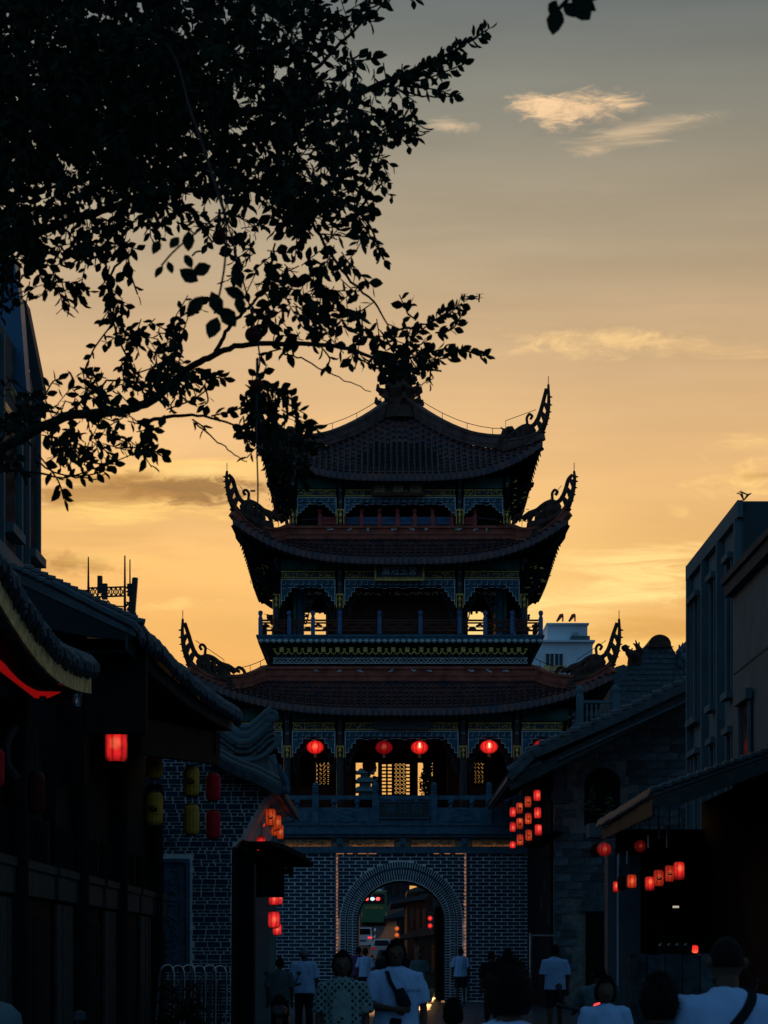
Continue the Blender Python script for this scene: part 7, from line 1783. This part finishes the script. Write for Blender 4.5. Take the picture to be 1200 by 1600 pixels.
def fill(pl, cov, lo=13, hi=23, Y0=10.8, Y1=13.4, seed=0, hole=.0):
    xs = [q[0] for q in pl]; ys = [q[1] for q in pl]; n = int(poly_area(pl) * cov / 120); k = 0; g = 0
    while k < n and g < n * 8:
        g += 1; x, y = U(min(xs), max(xs)), U(min(ys), max(ys))
        if not inside(x, y, pl): continue
        if hole and noise.noise(Vector((x / 24 + seed, y / 24, 0))) > hole: continue
        # small twigs of five leaves
        a = U(-2.6, -.2) if R() < .6 else U(0, 6.28); Y = U(Y0, Y1); d = Vector((cos(a), U(-.5, .5), sin(a))); p = P(x, y, Y); sz = U(lo, hi)
        m_ = random.randint(3, 6)
        twig.tube([p - d * .02, p + d * .13], .0035, 4, cap=False)
        for q in range(m_):
            b = a + (1 if q % 2 else -1) * U(.4, 1.1); add_leaf(p + d * (.15 * q / m_), Vector((cos(b), U(-.45, .45), sin(b) - .25)), sz * U(.75, 1.2) * 1.0 * Y / F); k += 1
twig = MB()
fill([(-70, -60), (470, -60), (500, 40), (470, 110), (540, 130), (560, 230), (540, 280), (500, 320), (430, 330), (400, 300), (330, 290), (250, 330), (180, 300), (120, 300), (60, 350), (10, 440), (-70, 450)], 3.7, hole=.36, Y0=10.6, Y1=13.8)
fill([(-70, 100), (60, 60), (330, 40), (400, 180), (330, 260), (180, 270), (60, 260), (-70, 300)], 2.2)
fill([(-70, -60), (260, -60), (300, 120), (200, 200), (-70, 230)], 2.0)
fill([(440, -20), (600, -10), (560, 40), (500, 60), (480, 110), (440, 90)], 1.5, hole=.2)
fill([(520, 100), (560, 95), (620, 105), (640, 120), (648, 200), (600, 225), (598, 290), (575, 345), (545, 300), (555, 220), (530, 150)], 1.6, hole=.25)
fill([(330, 280), (540, 270), (570, 330), (575, 400), (560, 470), (500, 495), (440, 480), (420, 500), (380, 420), (350, 380), (300, 330)], 1.5, hole=.16)
fill([(0, 340), (120, 290), (210, 330), (200, 400), (140, 445), (60, 455), (0, 470)], 1.9, hole=.2)
fill([(180, 300), (300, 300), (290, 350), (240, 350), (180, 350)], 1.6, hole=.2)
fill([(160, 470), (185, 455), (205, 500), (290, 490), (305, 530), (285, 570), (250, 590), (220, 570), (165, 520)], 2.2, hole=.2)
fill([(235, 560), (300, 575), (345, 585), (320, 620), (270, 600), (235, 590)], 1.6, hole=.3)
fill([(-60, 620), (20, 610), (110, 605), (150, 600), (200, 620), (240, 640), (250, 690), (225, 715), (180, 715), (120, 700), (60, 715), (-60, 730)], 1.75, hole=.16)
fill([(60, 600), (150, 580), (210, 560), (230, 620), (150, 640), (60, 640)], 1.0, hole=.15)
fill([(585, 500), (640, 485), (660, 520), (655, 570), (600, 575), (575, 540)], 1.9, hole=.35)
fill([(490, 480), (580, 470), (600, 520), (590, 560), (545, 545), (500, 520)], 1.5, hole=.25)
fill([(420, 480), (500, 470), (520, 530), (470, 535), (430, 510)], 1.4, hole=.2)
fill([(395, 600), (420, 590), (450, 625), (465, 650), (500, 700), (498, 735), (440, 730), (410, 700), (390, 650)], 3.2, Y0=11.4, Y1=12.8)
fill([(355, 595), (400, 590), (405, 650), (370, 640)], 1.0, hole=.2)
def along(pts, n, lo=13, hi=21, Y=TY, spread=7, dens=1):
    sp = spline([P(a, b, Y) for a, b in pts], 8); twig.tube(sp, .005, 4, cap=False)
    for i in range(n):
        t = (i + R() * .6) / n; j = min(int(t * (len(sp) - 1)), len(sp) - 2); p = sp[j].lerp(sp[j + 1], R()); d = (sp[j + 1] - sp[j]).normalized(); side = Vector((-d.z, U(-.5, .5), d.x)) * (1 if i % 2 else -1)
        add_leaf(p + Vector((U(-1, 1), U(-8, 8), U(-1, 1))) * spread * .15 * Y / F, d * U(.3, 1) + side * U(.5, 1) + Vector((0, 0, -.2)), U(lo, hi) * Y / F)
    add_leaf(sp[-1], (sp[-1] - sp[-2]), hi * .9 * Y / F)
along([(600, 150), (650, 115), (700, 85), (740, 60), (762, 46)], 42); along([(620, 120), (670, 105), (715, 75)], 26); along([(630, 135), (680, 140), (708, 150)], 18); along([(640, 130), (680, 118), (725, 100)], 22)
along([(580, 180), (620, 195), (650, 215)], 20); along([(560, 230), (600, 215), (632, 190)], 18); along([(560, 250), (590, 270), (597, 290)], 12); along([(540, 90), (560, 95), (585, 90)], 10, 16, 24); along([(560, 340), (585, 380), (600, 406)], 14); along([(540, 280), (570, 310), (578, 330)], 12)
along([(560, 20), (590, 8), (615, -5)], 14); along([(640, -8), (648, -2)], 3)
along([(640, 530), (680, 500), (722, 474)], 30, 12, 19); along([(650, 500), (636, 488), (640, 478)], 5); along([(640, 560), (700, 545), (758, 556)], 30, 12, 19); along([(650, 565), (690, 560), (720, 548)], 18); along([(680, 520), (705, 515), (720, 495)], 14); along([(640, 540), (670, 560), (672, 598)], 12, 11, 16)
along([(60, 640), (80, 600), (92, 592)], 8); along([(120, 720), (160, 725), (178, 725)], 10); along([(60, 710), (90, 750), (100, 780)], 8, 16, 24); along([(100, 745), (140, 742), (164, 735)], 9); along([(180, 700), (230, 700), (252, 712)], 12)
along([(200, 400), (205, 430), (215, 460)], 4); along([(180, 500), (150, 540), (140, 560)], 5); along([(260, 510), (290, 490), (312, 475)], 9); along([(290, 600), (330, 590), (350, 592)], 12); along([(260, 640), (300, 625), (322, 610)], 6); along([(320, 600), (325, 625), (320, 632)], 4)
along([(440, 545), (420, 550)], 2); along([(500, 540), (515, 560), (510, 572)], 4); along([(560, 560), (590, 575)], 4, 11, 16)
along([(330, 650), (370, 640), (395, 620)], 12); along([(300, 655), (315, 665), (322, 672)], 3); along([(380, 650), (385, 680), (398, 690)], 8, 10, 15); along([(440, 640), (470, 660), (500, 700)], 14); along([(420, 610), (440, 608), (455, 625)], 8)
twig.build('twigs', 'bark', tree, kind='stuff')
# leaves nearer the camera, larger and softer
def near_leaf(px, py, ang, size, Y): 
    size *= .95
    leaves.append((P(px, py, Y), Vector((cos(ang), U(-.2, .2), sin(ang))).normalized(), None, size * Y / F))
for (a, b, an_, sz) in ((340, 495, -1.9, 42), (345, 480, -.9, 40), (318, 462, -2.2, 46), (330, 455, -1.2, 44), (350, 450, -.4, 40), (310, 440, 2.6, 36), (300, 420, 2.0, 30), (372, 460, -1.4, 34), (255, 415, -2.2, 24), (262, 408, -1.2, 22), (250, 375, -2.0, 28), (295, 360, -1.6, 34), (280, 370, -2.2, 26), (365, 420, -1.2, 36), (330, 415, -2.8, 34)): near_leaf(a, b, an_, sz, 7.0)
for (a, b, an_, sz) in ((872, 10, -1.75, 48), (880, 5, -.8, 38), (890, -5, -.5, 50), (895, 0, -.95, 48), (870, 0, -2.1, 26), (900, -8, -.1, 40)): near_leaf(a, b, an_, sz, 5.5)
leaves.sort(key=lambda l: -l[3] / l[0].y + (0 if l[0].y > 8 else -1))
me_l = []
for i in range(4):
    mb_ = MB(); mb_.add(leaf_v(1, .52 + .06 * i, .06, .08 * (i - 1.5)), LF); me_l.append(mb_.mesh('leaf', 'leaf'))
rest = MB()
# the single leaves: the large near ones, then those standing free at the edge of the crown
free = leaves[:21] + [l for l in leaves[21:] if l[0].x * F / l[0].y + 600 > 560 or (1490 - (l[0].z - 1.6) * F / l[0].y) > 480]
free_ids = set(id(l) for l in free[:300]); used_n = 0
for l in leaves:
    p, d, roll, sz = l
    if roll is None:
        xx_ = Vector((U(-.25, .25), -1, 0)).cross(d).normalized(); q = Matrix((xx_, d.cross(xx_), d)).transposed()
    else: q = d.to_track_quat('Z', 'Y').to_matrix() @ Matrix.Rotation(roll, 3, 'Z')
    if id(l) in free_ids and used_n < 298:
        used_n += 1; o = inst('leaf', me_l[used_n % 4], tree, p, q.to_euler(), (sz, sz, sz))
    else:
        w = U(.5, .72); vs__ = [p + q @ (v_ * sz) for v_ in leaf_v(1, w, .06, U(-.15, .15))]; rest.add(vs__, LF)
rest.build('foliage', 'leaf', tree, kind='stuff')
br_ = None
# twig carrying the loose leaves at the top edge belongs to the same tree's far bough
m = MB(); m.tube(spline([P(1000, -160, 5.5), P(930, -60, 5.5), P(890, -5, 5.5), P(872, 15, 5.5)], 5), .006, 5); m.build('twig', 'bark', tree)
m = MB(); m.tube(spline([(-3.2, 11.8, 8.6), (-2, 9, 8.2), (-.6, 6.6, 6.4), tuple(P(1000, -160, 5.5))], 6), .03, 6); m.build('branch', 'bark', tree)
m = MB(); m.tube(spline([P(350, 330, 7.2), P(352, 400, 7), P(345, 450, 7), P(335, 490, 7)], 5), .004, 5); m.tube(spline([P(350, 330, 7.2), P(280, 385, 7), P(252, 415, 7)], 5), .0035, 5); m.tube(spline([P(350, 330, 7.2), P(300, 180, 9), P(250, 60, 11), P(100, 0, 12)], 6), .006, 6); m.build('twig', 'bark', tree)
# round lanterns strung in the tree, with their cable
for (a, b, r, lb) in ((394.5, 523, 24, 'small dark round lantern silhouetted on the bare branch'), (343, 371, 23, 'dark round lantern half hidden among the upper leaves'), (402, 603, 22, 'dark round lantern in the low leaf cluster before the top roof')):
    oval(a, b, r, r, 11.6, 'darkred', lb, 'unlit round lanterns strung in the tree', False, .12)
m = MB(); m.tube(spline([P(343, 300, 11.6), P(402, 530, 11.6), P(401, 600, 11.6), P(401, 690, 11.6), P(403, 760, 11.6), P(402, 818, 11.6), P(405, 800, 11.6), P(403, 815, 11.6)], 5), .0045, 4); m.tube([P(391, 767, 11.6), P(399, 767, 11.6)], .006, 4); o = m.build('cable', 'darkmetal'); tag(o, 'thin lantern cable dangling from the tree in front of the roof tips', 'cable')
